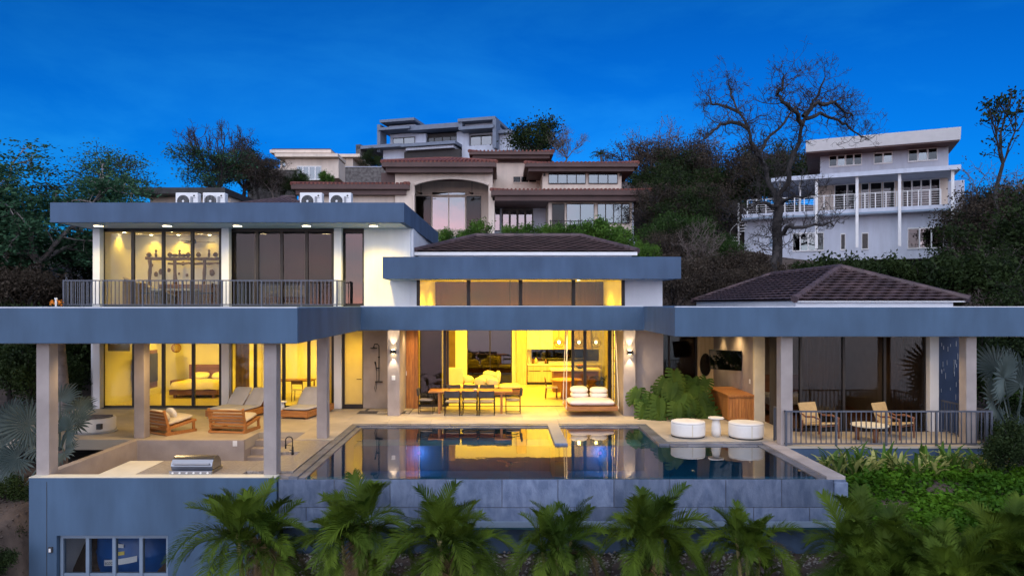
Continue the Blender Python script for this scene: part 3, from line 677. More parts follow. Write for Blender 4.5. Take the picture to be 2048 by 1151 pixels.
coping(PX1 - 0.28, PX1 - 0.004, PYM - 0.27, PY1 - 0.29, -0.008, 5, 'y')
coping(PX1 + 0.0, PX2 - 0.42, PYM - 0.28, PYM - 0.004, -0.008, 5, 'x')
coping(PX1 + 0.0, PX2 - 0.62, PYM - 0.44, PYM - 0.284, -0.04, 5, 'x')
coping(PX2 - 0.40, PX2, PY0 + 0.02, PYM + 0.02, 0.0, 7, 'y', 'taupe_plaster')
coping(PX2 - 0.60, PX2 - 0.404, PY0 + 0.06, PYM - 0.28, -0.04, 7, 'y')
# the tongue of terrace that runs into the water
pp('divider', 'deck_stone', MB().box(1.46, 1.80, 18.95, PY1 - 0.01, -1.15, 0.0), bevel=0.01)
pp('divider_tile', 'slate_tile', MB().box(1.455, 1.805, 18.90, 18.95, -0.5, -0.01))
# front wall: two courses of big slate tiles with open joints, trough below
pp('front_wall', 'coping_slate', MB().box(PX0 - 0.2, PX2, PY0 + 0.02, PY0 + 0.12, -1.0, WZ - 0.015))
for r_, (z0, z1) in enumerate(((-0.66, WZ - 0.008), (-0.965, -0.674))):
    x = PX0 - 0.2; k = 0
    while x < PX2 - 0.01:
        w__ = 1.2 if not (k == 0 and r_ == 1) else 0.6
        x2 = min(x + w__ - 0.014, PX2 - 0.27 if x < PX2 - 0.3 else PX2)
        if x2 - x > 0.05: pp('wall_tile', 'slate_tile', MB().box(x, x2, PY0 - 0.002 + random.uniform(-0.004, 0.004), PY0 + 0.02, z0, z1), bevel=0.004)
        x = x2 + 0.014; k += 1
pp('end_pier', 'slate_tile', MB().box(PX2 - 0.26, PX2 + 0.03, PY0 - 0.04, PYM - 0.01, -0.9, -0.121), bevel=0.01)
pp('trough', 'coping_slate', MB().box(PX0 - 0.2, PX2 - 0.28, PY0 - 0.12, PY0 + 0.3, -1.04, -0.97))
pp('trough_lip', 'frame_blue', MB().box(PX0 - 0.2, PX2 - 0.28, PY0 - 0.14, PY0 - 0.1, -1.05, -0.93))
pp('base_wall', 'slate_paint_dark', MB().box(PX0 - 0.2, PX2 - 0.1, PY0 + 0.3, PY0 + 0.5, -2.2, -1.0))
for x, y in ((-2.35, PY1 - 1.32), (2.9, PY1 - 1.32)):
    pp('pool_light', 'lamp_violet', MB().tube([(x, y, -0.62), (x, y - 0.04, -0.62)], 0.05, 14))
    lamp('pool_lamp', 'POINT', (x, y - 0.2, -0.6), 5, (0.5, 0.4, 1.0), W_, 0.08)

# ================================================================ LAMPS
def downlight(label, loc, power, color, group, spot=None, r_=0.075, drop=0.0, emit='lamp_warm', size=0.08, blend=0.9, rim='plastic_white'):
    t = thing('recessed_downlight', label, 'downlight', loc, group=group)
    MB().lathe([(r_ * 1.25, -0.004 - drop), (r_ * 1.3, 0.0)], n=18).build('trim_ring', rim, t)
    MB().lathe([(r_ * 0.8, -0.007 - drop), (r_, -0.0042 - drop)], n=18).build('lens', emit, t, smooth=True)
    o = lamp('lamp', 'SPOT' if spot else 'POINT', (0, 0, -0.06 - drop), power, color, t, size, spot, blend)
    return t
for px, lab in ((197, 'lit downlight under upper roof above the leftmost white column'), (334, 'lit downlight under upper roof above the wooden rack room'),
                (475, 'lit downlight under upper roof just right of the middle white column'), (613, 'lit downlight under upper roof above the curtained room'),
                (747, 'lit downlight under upper roof washing the bare white wall')):
    downlight(lab, (X_(px, 24.1), 24.1, UZ0 - 0.01), 230 if px == 747 else 90, (1.0, 0.72, 0.16), 'downlights under the upper roof', R(140), 0.14, 0.05)
# terrace ceiling spots (their pools of light are in the photograph, the lamps sit up in the soffit)
for i, (x, y, p) in enumerate(((-9.3, 16.3, 70), (-5.6, 16.3, 80), (-9.0, 19.2, 130), (-6.6, 19.2, 120), (-9.6, 22.6, 60), (-7.0, 22.6, 60), (-5.0, 22.0, 80),
                               (-2.95, 24.5, 45), (-4.2, 23.6, 50), (-1.9, 23.3, 120), (0.0, 23.3, 120), (2.0, 23.3, 110), (3.9, 23.0, 90), (5.4, 20.4, 85), (7.2, 21.6, 70), (7.6, 23.9, 60), (9.3, 19.6, 70), (11.3, 19.6, 70))):
    downlight('recessed spotlight in the white terrace ceiling', (x, y, LZ0 - 0.013), p * 0.68, WARM, 'spotlights in the terrace ceiling', R(150), 0.06)
def wall_lamp(label, x, y, z):
    t = thing('wall_lamp', label, 'wall lamp', (x, y, z), group='up and down wall lamps')
    MB().box(-0.09, 0.09, -0.13, 0.0, -0.06, 0.06).build('housing', 'black_metal', t, bevel=0.008)
    MB().box(-0.05, 0.05, -0.10, -0.04, 0.0601, 0.064).build('lens', 'lamp_warm', t)
    MB().box(-0.05, 0.05, -0.10, -0.04, -0.064, -0.0601).build('lens', 'lamp_warm', t)
    lamp('lamp', 'SPOT', (0, -0.085, 0.10), 28, (1.0, 0.80, 0.52), t, 0.02, R(62), 0.5, rot=(R(180), 0, 0))
    lamp('lamp', 'SPOT', (0, -0.085, -0.10), 28, (1.0, 0.80, 0.52), t, 0.02, R(62), 0.5)
    return t
wall_lamp('black up-down wall lamp on the pillar beside the shower', -3.52, 23.5, Z_(703, 23.4))
wall_lamp('black up-down wall lamp on the pillar beside the hanging daybed', 4.28, 23.5, Z_(704, 23.4))
wall_lamp('black up-down wall lamp on the cream wall end right of the television', 8.55, 22.0, Z_(724, 21.9))
# room ceiling spots
for (x, y, z, p) in ((-14.0, 26.5, UZ0 - 0.04, 55), (-13.45, 27.42, UZ0 - 0.04, 60), (-12.4, 27.42, UZ0 - 0.04, 90), (-11.2, 27.42, UZ0 - 0.04, 25), (-12.1, 26.2, UZ0 - 0.04, 60)):
    downlight('recessed spotlight in the ceiling of the wooden rack room', (x, y, z), p * 0.45, YEL, 'spotlights in the rack room', R(120), 0.06)
for (x, y, z, p) in ((-13.2, 28.6, LZ0 - 0.04, 95), (-11.0, 28.8, LZ0 - 0.04, 105), (-12.0, 26.6, LZ0 - 0.04, 85)):
    downlight('recessed spotlight in the ceiling of the lit bedroom', (x, y, z), p, YEL, 'spotlights in the lit bedroom', R(160), 0.06)
for (x, y, z, p) in ((-8.6, 27.8, LZ0 - 0.04, 100), (-6.9, 27.8, LZ0 - 0.04, 120), (-7.6, 26.4, LZ0 - 0.04, 80)):
    downlight('recessed spotlight in the ceiling of the room behind the sun loungers', (x, y, z), p, YEL, 'spotlights in the lounger room', R(160), 0.06)
downlight('recessed spotlight behind the frosted yellow door', (-4.9, 26.3, LZ0 - 0.04), 85, YEL, None, R(170), 0.06)
for (x, y, z, p) in ((-1.6, 27.3, 4.72, 420), (0.9, 27.3, 4.72, 420), (3.2, 27.6, 4.72, 420), (-1.6, 30.6, 4.72, 420), (1.0, 30.6, 4.72, 420), (3.4, 30.8, 4.72, 420)):
    downlight('recessed spotlight in the high living room ceiling', (x, y, z), p, YEL, 'spotlights in the living room', R(155), 0.07)
downlight('dim recessed spotlight in the curtained upper bedroom', (-7.9, 27.2, UZ0 - 0.04), 30, (1, .75, .5), None, R(160), 0.06)
downlight('dim recessed spotlight in the dark right bedroom', (10.5, 23.2, LZ0 - 0.03), 40, (1, .7, .35), None, R(160), 0.06)
downlight('recessed spotlight over the teak cabinet', (7.7, 25.6, LZ0 - 0.013), 55, WARM, None, R(90), 0.06)

# ================================================================ FURNITURE AND SMALL THINGS
from mathutils import Euler
def rot(rx=0, ry=0, rz=0): return Euler((rx, ry, rz)).to_matrix()
# ---- dining table and chairs (chair faces -Y in its own frame: backrest at +Y)
def make_dining_chair(label):
    t = thing('dining_chair', label, 'chair', group='chairs around the outdoor dining table')
    for sx in (-1, 1):
        for y in (-0.24, 0.24):
            MB().tube([(sx * 0.25, y, 0), (sx * 0.25, y, 0.64 if y < 0 else 0.62)], 0.011, 6).build('leg', 'black_metal', t)
        MB().tube([(sx * 0.25, -0.24, 0.64), (sx * 0.25, 0.0, 0.655), (sx * 0.25, 0.24, 0.62), (sx * 0.25, 0.27, 0.80)], 0.013, 6).build('armrest', 'black_metal', t)
    fr = MB()
    for y in (-0.24, 0.24): fr.tube([(-0.25, y, 0.42), (0.25, y, 0.42)], 0.011, 6)
    for sx in (-1, 1): fr.tube([(sx * 0.25, -0.24, 0.42), (sx * 0.25, 0.24, 0.42)], 0.011, 6); fr.tube([(sx * 0.25, -0.24, 0.012), (sx * 0.25, 0.24, 0.012)], 0.010, 6)
    fr.build('seat_frame', 'black_metal', t)
    MB().pillow((0, 0, 0.455), (0.48, 0.48, 0.07), 5).build('seat', 'cushion_taupe', t, smooth=True)
    bk = MB(); n = 7
    for k in range(n):
        x = -0.25 + 0.5 * k / (n - 1); c = 0.05 * math.cos(math.pi * (x / 0.5)); 
        for z in (0.60, 0.83):
            for yy in (0.235, 0.265): bk.v.append((x, yy + c + (0.03 if z > 0.7 else 0), z - 0.015 * math.cos(math.pi * x / 0.5)))
    for k in range(n - 1):
        o_ = k * 4; p_ = o_ + 4
        bk.f += [(o_, p_, p_ + 2, o_ + 2), (o_ + 1, o_ + 3, p_ + 3, p_ + 1), (o_ + 2, p_ + 2, p_ + 3, o_ + 3), (o_, o_ + 1, p_ + 1, p_)]
    bk.f += [(0, 2, 3, 1), ((n - 1) * 4, (n - 1) * 4 + 1, (n - 1) * 4 + 3, (n - 1) * 4 + 2)]
    bk.build('backrest', 'fabric_dark', t)
    return t
TY = 24.35
ch = make_dining_chair('black dining chair with its back to the pool, left of the near three')
ch.location = (X_(905, 23.75), 23.75, 0); ch.rotation_euler = (0, 0, R(180))
for px, y, rz, lab in ((940, 23.75, 180, 'black dining chair with its back to the pool, middle of the near three'),
                       (974, 23.75, 180, 'black dining chair with its back to the pool, right of the near three'),
                       (853, 24.15, 90, 'black dining chair at the left end of the outdoor table by the wood panel'),
                       (1026, 24.15, -90, 'black dining chair at the right end of the outdoor table, facing the table'),
                       (905, 25.0, 0, 'black dining chair on the house side of the table, left of the far three'),
                       (940, 25.0, 0, 'black dining chair on the house side of the table, middle of the far three'),
                       (974, 25.0, 0, 'black dining chair on the house side of the table, right of the far three')):
    dup(ch, (X_(px, y), y, 0), R(rz + random.uniform(-4, 4)), lab)
t = thing('dining_table', 'long teak dining table on the terrace in front of the living room', 'table', (-1.0, TY, 0))
for k in range(4): MB().box(-1.42, 1.42, -0.45 + k * 0.226, -0.45 + k * 0.226 + 0.222, 0.705, 0.75).build('plank', 'teak_x', t, bevel=0.005)
for sx in (-1, 1):
    for sy in (-1, 1): MB().box(sx * 1.05 - 0.04, sx * 1.05 + 0.04, sy * 0.36 - 0.04, sy * 0.36 + 0.04, 0, 0.704).build('leg', 'teak', t, bevel=0.005)
MB().box(-1.05, 1.05, -0.03, 0.03, 0.62, 0.704).build('apron', 'teak_x', t)
t = thing('bottle', 'slim clear bottle standing at the left end of the dining table', 'bottle', (-1.75, TY, 0.75))
MB().lathe([(0.03, 0), (0.032, 0.14), (0.012, 0.2), (0.012, 0.26), (0.015, 0.27)], n=12).build('body', 'pane', t, smooth=True)
tag(MB().lathe([(0.03, 0), (0.06, 0.03), (0.065, 0.05)], n=14).build('small_bowl', 'plastic_white'), 'small white bowl on the middle of the dining table', 'bowl').location = (-0.85, TY - 0.1, 0.75)

# ---- slatted teak lounge chairs (backrest at +Y)
def make_slat_chair(label):
    t = thing('lounge_chair', label, 'chair', group='slatted teak lounge chairs')
    for sx in (-1, 1):
        s_ = MB().prism([(sx * 0.52 - 0.03, -0.5, 0), (sx * 0.52 - 0.03, 0.45, 0), (sx * 0.52 - 0.03, 0.45, 0.10), (sx * 0.52 - 0.03, -0.5, 0.08)], (0.06, 0, 0)); s_.build('runner', 'teak_x', t)
        MB().rbox((sx * 0.52, -0.03, 0.26), (0.055, 0.95, 0.07), rx=R(-9)).build('side_rail', 'teak_x', t, bevel=0.006)
        MB().rbox((sx * 0.52, 0.42, 0.40), (0.055, 0.07, 0.66), rx=R(-16)).build('back_post', 'teak', t, bevel=0.006)
        MB().rbox((sx * 0.52, -0.42, 0.19), (0.055, 0.07, 0.26)).build('leg', 'teak', t, bevel=0.005)
        MB().rbox((sx * 0.52, 0.38, 0.11), (0.055, 0.07, 0.14)).build('leg', 'teak', t, bevel=0.005)
    for k in range(6):
        z = 0.16 + k * 0.098; y = 0.37 + (z - 0.10) * 0.29
        MB().rbox((0, y, z), (1.10, 0.022, 0.07), rx=R(-16)).build('back_slat', 'teak_x', t, bevel=0.004)
    MB().box(-0.55, 0.55, 0.44, 0.48, 0.02, 0.07).build('back_rail', 'teak_x', t)
    for k in range(6):
        y = -0.42 + k * 0.14; MB().rbox((0, y, 0.285 - y * 0.158), (1.0, 0.09, 0.02), rx=R(-9)).build('seat_slat', 'teak_x', t)
    MB().pillow((0, -0.05, 0.375), (1.0, 0.92, 0.16), 6, rot(R(-9))).build('seat_cushion', 'fabric_cream', t, smooth=True)
    MB().pillow((0, 0.34, 0.50), (0.98, 0.17, 0.40), 5, rot(R(-18))).build('back_cushion', 'fabric_cream', t, smooth=True)
    return t
# place: backs toward the camera
c1 = make_slat_chair('slatted teak lounge chair with cream cushion, back to camera, right of its pair')
c1.location = (X_(455, 20.2), 20.75, 0); c1.rotation_euler = (0, 0, R(172))
c2_ = dup(c1, (X_(334, 20.4), 20.55, 0), R(148), 'slatted teak lounge chair turned sideways beside the left terrace column'); c2_.rotation_euler = (0, 0, R(180 - 32))
tag(MB().pillow((0, 0, 0), (0.42, 0.13, 0.34), 3.5, rot(R(-20), 0, R(148))).build('throw_pillow', 'fabric_white', smooth=True), 'small white throw pillow on the sideways teak lounge chair', 'pillow').location = (X_(340, 20.4), 20.50, 0.55)

# ---- sun loungers (head at +Y, foot at -Y)
def make_lounger(label, width, n):
    t = thing('sun_lounger', label, 'sun lounger', group='teak sun loungers')
    for sx in (-1, 1): MB().box(sx * width / 2 - 0.03, sx * width / 2 + 0.03, -0.95, 0.95, 0.06, 0.26).build('side_board', 'teak_x', t, bevel=0.006)
    MB().box(-width / 2, width / 2, -0.98, -0.94, 0.06, 0.26).build('foot_board', 'teak_x', t, bevel=0.006)
    MB().box(-width / 2, width / 2, 0.94, 0.98, 0.06, 0.26).build('head_board', 'teak_x', t, bevel=0.006)
    for sx in (-1, 1):
        for y in (-0.85, 0.85): MB().box(sx * (width / 2 - 0.08) - 0.04, sx * (width / 2 - 0.08) + 0.04, y - 0.04, y + 0.04, 0, 0.07).build('foot', 'teak', t)
    MB().box(-width / 2 + 0.03, width / 2 - 0.03, -0.94, 0.94, 0.20, 0.24).build('deck_board', 'teak_x', t)
    w1 = width / n
    for k in range(n):
        cx = -width / 2 + w1 * (k + 0.5)
        MB().pillow((cx, -0.42, 0.30), (w1 * 0.98, 1.05, 0.10), 8).build('mattress', 'fabric_grey', t, smooth=True)
        MB().pillow((cx, 0.36, 0.56), (w1 * 0.98, 0.86, 0.10), 8, rot(R(42))).build('back_pad', 'fabric_grey', t, smooth=True)
        MB().rbox((cx, 0.56, 0.42), (w1 * 0.7, 0.04, 0.40), rx=R(-20)).build('prop', 'teak', t)
    return t
l1 = make_lounger('wide double sun lounger with two grey pads by the bedroom glass', 1.35, 2)
l1.location = (X_(487, 23.9), 23.75, 0); l1.rotation_euler = (0, 0, R(-14))
l2 = make_lounger('single grey sun lounger on red teak base between the two right columns', 0.95, 1)
l2.location = (X_(617, 23.9), 23.8, 0); l2.rotation_euler = (0, 0, R(-12))
def pedestal_table(label, loc, h, r_, mat='plastic_white'):
    t = thing('side_table', label, 'side table', loc)
    MB().lathe([(r_, h - 0.035), (r_ * 1.03, h - 0.02), (r_, h)], n=28).build('top', mat, t, smooth=False)
    MB().lathe([(r_ * 0.62, 0), (r_ * 0.66, h * 0.3), (r_ * 0.58, h * 0.6), (r_ * 0.42, h - 0.034)], n=18).build('pedestal', mat, t, smooth=True)
    return t
pedestal_table('small round white side table standing between the sun loungers', (X_(563, 23.4), 23.4, 0), 0.5, 0.17)
pedestal_table('white carved pedestal table between the two round ottomans', (X_(1432, 19.95), 19.95, 0), 0.52, 0.21, 'fabric_white')
def ottoman(label, loc):
    t = thing('ottoman', label, 'ottoman', loc, group='round white ottomans by the pool')
    MB().lathe([(0.43, 0.03), (0.462, 0.05), (0.47, 0.1), (0.47, 0.34), (0.462, 0.385)], n=36).build('drum', 'fabric_white', t, smooth=True)
    MB().lathe([(0.466, 0.386), (0.47, 0.40), (0.455, 0.425), (0.3, 0.44), (0.01, 0.443)], n=36).build('seat', 'fabric_white', t, smooth=True)
    MB().lathe([(0.45, 0.0), (0.45, 0.029)], n=30).build('base', 'charcoal', t)
    MB().box(-0.012, 0.012, -0.474, -0.466, 0.05, 0.38).build('seam', 'fabric_cream', t)
ottoman('round white ottoman left of the white pedestal table', (X_(1375, 19.95), 19.9, 0))
ottoman('round white ottoman right of the white pedestal table, by the railing', (X_(1492, 19.7), 19.7, 0))
# fire bowl on the left deck
t = thing('fire_table', 'round white fire table with dark slatted top on the left deck', 'fire pit', (X_(192, 20.6), 20.6, 0))
MB().lathe([(0.55, 0), (0.57, 0.03), (0.55, 0.05)], n=36).build('base', 'plastic_grey', t, smooth=False)
MB().lathe([(0.50, 0.05), (0.52, 0.08), (0.52, 0.40), (0.50, 0.42)], n=36).build('drum', 'fabric_white', t, smooth=True)
MB().lathe([(0.44, 0.42), (0.44, 0.425)], n=30).build('lid', 'charcoal', t)
for k in range(7): MB().box(-0.40 + 0.03 * abs(k - 3), 0.40 - 0.03 * abs(k - 3), -0.36 + k * 0.11, -0.32 + k * 0.11, 0.425, 0.445).build('slat', 'bark_grey', t)
MB().box(0.30, 0.42, -0.52, -0.40, 0.15, 0.30).build('control_panel', 'charcoal', t)

# ---- hanging daybed
DB = (X_(1181, 23.9), 24.0, 0)
t = thing('hanging_daybed', 'rope-hung teak daybed with white mattress in front of the glass', 'daybed', DB)
MB().box(-0.80, 0.80, -0.62, 0.62, 0.22, 0.30).build('platform', 'teak_x', t, bevel=0.008)
MB().box(-0.82, 0.82, -0.66, -0.62, 0.18, 0.33).build('front_board', 'teak_x', t, bevel=0.008)
MB().box(-0.82, 0.82, 0.62, 0.66, 0.18, 0.33).build('rear_board', 'teak_x', t, bevel=0.008)
for sx in (-1, 1): MB().box(sx * 0.82 - 0.02, sx * 0.82 + 0.02, -0.62, 0.62, 0.18, 0.33).build('side_board', 'teak_x', t)
MB().pillow((0, 0, 0.42), (1.56, 1.22, 0.24), 9, n=40).build('mattress', 'fabric_pink', t, smooth=True)
for sx in (-1, 1):
    for sy in (-1, 1):
        rp_ = MB().tube([(sx * 0.84, sy * 0.56, 0.24), (sx * 0.86, sy * 0.56, 0.5), (sx * 0.80, sy * 0.30, LZ0 - 0.02)], 0.018, 7).build('rope', 'fabric_cream', t)
        MB().pillow((sx * 0.84, sy * 0.56, 0.27), (0.10, 0.10, 0.12), 2).build('knot', 'fabric_cream', rp_, smooth=True)
for i, (dx, dz, lab) in enumerate(((-0.33, 0.60, 'lower white pillow on the left side of the daybed'), (0.33, 0.60, 'lower white pillow on the right side of the daybed'),
                                   (-0.34, 0.77, 'upper white pillow on the left side of the daybed'), (0.33, 0.75, 'upper white pillow on the right side of the daybed'))):
    tag(MB().pillow((0, 0, 0), (0.62, 0.44, 0.20), 3.2, rot(R(6 + 4 * i % 9), 0, R(3 - 2 * i))).build('daybed_pillow', 'fabric_white', smooth=True), lab, 'pillow', 'pillows on the daybed').location = (DB[0] + dx, DB[1] + 0.33, dz)

# ---- shower set, switches
t = thing('shower_set', 'black rain shower column with hand shower on the taupe wall', 'shower', (X_(758, 25.12), 25.13, 0))
MB().tube([(0, -0.03, 0.98), (0, -0.03, 2.23), (-0.06, -0.05, 2.28), (-0.14, -0.12, 2.28), (-0.16, -0.14, 2.20)], 0.014, 8).build('riser', 'black_metal', t)
MB().lathe([(0.12, 2.13), (0.125, 2.15), (0.03, 2.17), (0.02, 2.20)], (-0.16, -0.15, 0), 20).build('rain_head', 'black_metal', t)
MB().rbox((0, -0.04, 0.95), (0.26, 0.05, 0.045)).build('mixer', 'black_metal', t, bevel=0.01)
MB().tube([(-0.08, -0.06, 1.35), (-0.1, -0.08, 1.55), (-0.13, -0.09, 1.66)], [0.014, 0.018, 0.032], 8).build('hand_shower', 'black_metal', t)
MB().box(-0.09, 0.03, -0.07, -0.03, 1.42, 1.45).build('holder', 'black_metal', t)
MB().tube([(-0.08, -0.06, 1.36), (-0.07, -0.06, 1.0), (-0.09, -0.05, 0.72), (-0.12, -0.05, 0.60), (-0.15, -0.05, 0.72), (-0.11, -0.05, 0.93)], 0.008, 6).build('hose', 'black_metal', t)
MB().box(-0.03, 0.03, -0.045, 0.0, 1.80, 1.84).build('bracket', 'black_metal', t)
def plate(label, x, y, z):
    t = thing('switch_plate', label, 'switch', (x, y, z), group='white switch plates')
    MB().box(-0.06, 0.06, -0.012, 0, -0.075, 0.075).build('plate', 'plastic_white', t, bevel=0.004)
    MB().box(-0.028, 0.028, -0.018, -0.012, -0.045, 0.045).build('rocker', 'plastic_white', t)
    return t
plate('white switch plate on the pillar beside the shower', -3.52, 23.498, Z_(755, 23.5))
plate('white switch plate on the orange wood panel', X_(810, 25.1), 25.118, Z_(746, 25.1))
plate('white socket plate on the low wall behind the grill', X_(470, 19.3), 19.298, Z_(886, 19.3))
t = thing('keypad', 'small dark keypad on the basement wall left of the glass door', 'keypad', (X_(102, 15.2), 15.2, Z_(1098, 15.2)))
MB().box(-0.045, 0.045, -0.03, 0, -0.06, 0.06).build('case', 'charcoal', t, bevel=0.006)
MB().box(-0.03, 0.012, -0.034, -0.03, -0.045, 0.03).build('face', 'plastic_white', t)

# ---- outdoor kitchen: counters, grill, tap
t = thing('kitchen_counter', 'stone topped counter along the front edge of the sunken kitchen', 'counter', (-7, 15.9, -0.95), world=True)
MB().box(-8.72, -5.56, 15.46, 16.7, -0.95, -0.07).build('cabinet', 'taupe_plaster', t)
MB().box(-7.93, -5.62, 15.45, 16.8, -0.06, -0.004).build('worktop', 'granite', t, bevel=0.008)
MB().box(-8.74, -7.94, 15.46, 16.8, -0.06, -0.004).build('cover_board', 'cream_stone', t, bevel=0.006)
t = thing('sink_counter', 'stone sink counter running along the left pool edge', 'counter', (-5, 18, -0.95), world=True)
MB().box(-5.55, -4.6, 15.46, 19.28, -0.95, -0.065).build('cabinet', 'taupe_plaster', t)
cw = MB()
for x0, x1, y0, y1 in ((-5.61, -4.58, 15.75, 17.3), (-5.6, -5.45, 17.3, 17.8), (-5.0, -4.58, 17.3, 17.8), (-5.6, -4.58, 17.8, 19.28)): cw.box(x0, x1, y0, y1, -0.06, -0.002)
cw.build('worktop', 'granite', t)
MB().box(-5.45, -5.0, 17.3, 17.8, -0.28, -0.26).build('basin', 'steel', t)
t = thing('kitchen_tap', 'black arched spring tap at the outdoor sink', 'tap', (X_(584, 17.4), 17.45, -0.002))
MB().lathe([(0.035, 0), (0.03, 0.05), (0.022, 0.2)], n=12).build('body', 'black_metal', t, smooth=True)
MB().tube([(0, 0, 0.18)] + [(-0.085 + 0.085 * math.cos(a_), 0, 0.36 + 0.085 * math.sin(a_)) for a_ in np.linspace(0, math.pi, 9)] + [(-0.17, 0, 0.26)], 0.013, 8).build('spout', 'black_metal', t, smooth=True)
MB().lathe([(0.02, 0.15), (0.022, 0.26)], (-0.17, 0, 0), 10).build('spray_head', 'black_metal', t)
MB().tube([(0.0, 0, 0.22), (-0.16, 0, 0.24)], 0.007, 6).build('holder_arm', 'black_metal', t)
MB().tube([(0, 0, 0.1), (-0.07, -0.03, 0.13)], 0.009, 6).build('lever', 'black_metal', t)
GX = X_(394, 15.8)
t = thing('gas_grill', 'built-in stainless steel gas grill on the front counter', 'grill', (GX, 15.78, -0.004))
MB().box(-0.47, 0.47, -0.3, 0.28, 0, 0.07).build('burner_box', 'steel', t, bevel=0.008)
hd = MB(); prof = [(-0.22, 0.075)] + [(-0.02 + 0.26 * -math.cos(a_), 0.10 + 0.25 * math.sin(a_)) for a_ in np.linspace(0.25, math.pi - 0.05, 10)] + [(0.25, 0.075)]
hd.prism([(-0.45, y, z) for y, z in prof], (0.9, 0, 0)); hd.build('hood', 'steel', t)
MB().tube([(-0.40, -0.30, 0.22), (0.40, -0.30, 0.22)], 0.016, 8).tube([(-0.38, -0.30, 0.22), (-0.38, -0.22, 0.22)], 0.01, 6).tube([(0.38, -0.30, 0.22), (0.38, -0.22, 0.22)], 0.01, 6).build('hood_handle', 'steel', t)
MB().box(-0.46, 0.46, -0.32, -0.30, 0.0, 0.065).build('control_panel', 'steel', t)
for k in range(6): MB().tube([(-0.38 + k * 0.152, -0.32, 0.033), (-0.38 + k * 0.152, -0.345, 0.033)], 0.022, 12).build('knob', 'plastic_white', t)

# ---- right terrace: two sling chairs, coffee table
def make_sling(label):
    t = thing('terrace_chair', label, 'chair', group='woven sling chairs on the right terrace')
    for sx in (-1, 1):
        MB().tube([(sx * 0.33, -0.34, 0), (sx * 0.33, -0.32, 0.55)], [0.022, 0.028], 8).build('leg', 'walnut', t)
        MB().tube([(sx * 0.33, 0.36, 0), (sx * 0.33, 0.30, 0.45)], [0.022, 0.028], 8).build('leg', 'walnut', t)
        MB().tube([(sx * 0.33, -0.36, 0.55), (sx * 0.34, -0.1, 0.60), (sx * 0.33, 0.20, 0.56), (sx * 0.31, 0.34, 0.62)], [0.022, 0.03, 0.026, 0.02], 8).build('armrest', 'walnut', t, smooth=True)
    MB().tube([(-0.33, -0.33, 0.36), (0.33, -0.33, 0.36)], 0.018, 8).tube([(-0.33, 0.31, 0.30), (0.33, 0.31, 0.30)], 0.018, 8).build('stretcher', 'walnut', t)
    MB().rbox((0, -0.02, 0.375), (0.60, 0.66, 0.045), rx=R(-8)).build('seat', 'fabric_tan', t, bevel=0.012)
    MB().rbox((0, 0.40, 0.63), (0.62, 0.045, 0.58), rx=R(-18)).build('backrest', 'fabric_tan', t, bevel=0.012)
    return t
s1 = make_sling('tan woven sling chair left of the round coffee table on the right terrace')
s1.location = (X_(1640, 19.75), 19.75, 0); s1.rotation_euler = (0, 0, R(22))
dup(s1, (X_(1790, 19.75), 19.75, 0), R(30), 'tan woven sling chair right of the round coffee table on the right terrace')
t = thing('coffee_table', 'low round coffee table between the tan sling chairs', 'table', (X_(1739, 19.25), 19.25, 0))
MB().lathe([(0.46, 0.40), (0.48, 0.42), (0.47, 0.44)], n=36).build('top', 'cream_stone', t)
for a_ in (30, 150, 270): MB().tube([(0.3 * math.cos(R(a_)), 0.3 * math.sin(R(a_)), 0), (0.3 * math.cos(R(a_)), 0.3 * math.sin(R(a_)), 0.40)], 0.06, 12).build('leg', 'walnut', t, smooth=True)

# ---- teak cabinet and television by the pool
t = thing('teak_cabinet', 'orange teak slatted cabinet under the wall television', 'cabinet', (7.55, 23.6, 0), world=True)
MB().box(7.22, 8.02, 22.42, 24.6, 0.02, 0.74).build('carcass', 'teak', t)
MB().box(7.17, 8.04, 22.37, 24.65, 0.755, 0.83).build('top', 'teak', t, bevel=0.008)
for k in range(8): MB().box(7.22 + k * 0.1, 7.22 + k * 0.1 + 0.094, 22.398, 22.42, 0.03, 0.74).build('front_slat', 'teak', t, bevel=0.004)
for k in range(16): MB().box(7.195, 7.22, 22.43 + k * 0.135, 22.43 + k * 0.135 + 0.128, 0.03, 0.74).build('side_slat', 'teak', t, bevel=0.004)
t = thing('television', 'flat television on a tilted wall arm above the teak cabinet', 'television', (8.05, 24.0, 1.75))
Mt = rot(0, R(-9), R(48))
MB().rbox((-0.42, 0.02, 0.05), (0.05, 1.15, 0.68), Mt).build('screen_case', 'black_metal', t, bevel=0.006)
q = Mt @ Vector((-0.027, 0, 0)); MB().rbox((-0.42 + q.x, 0.02 + q.y, 0.05 + q.z), (0.004, 1.11, 0.64), Mt).build('screen', 'pane_mirror', t)
MB().tube([(0, -0.1, 0), (-0.14, -0.22, 0.02), (-0.40, 0.0, 0.05)], 0.03, 8).build('wall_arm', 'black_metal', t)
MB().box(-0.03, 0, -0.25, 0.0, -0.15, 0.15).build('wall_plate', 'black_metal', t)
plate('white outlet plate under the television near the wall end', 8.05, 22.9, 1.2).rotation_euler = (0, 0, R(-90))
t = thing('wall_mirror', 'tall oval black mirror on the pale wood wall behind the plants', 'mirror', (X_(1412, 26.7), 26.76, Z_(729, 26.7)))
MB().lathe([(0.205, -0.012), (0.215, 0.0)], n=30, sx=1.0, sy=2.0).build('rim', 'black_metal', t).rotation_euler = (R(90), 0, R(0))
MB().lathe([(0.19, 0.001), (0.19, 0.006)], n=30, sx=1.0, sy=2.0).build('glass', 'pane_dark', t).rotation_euler = (R(90), 0, 0)

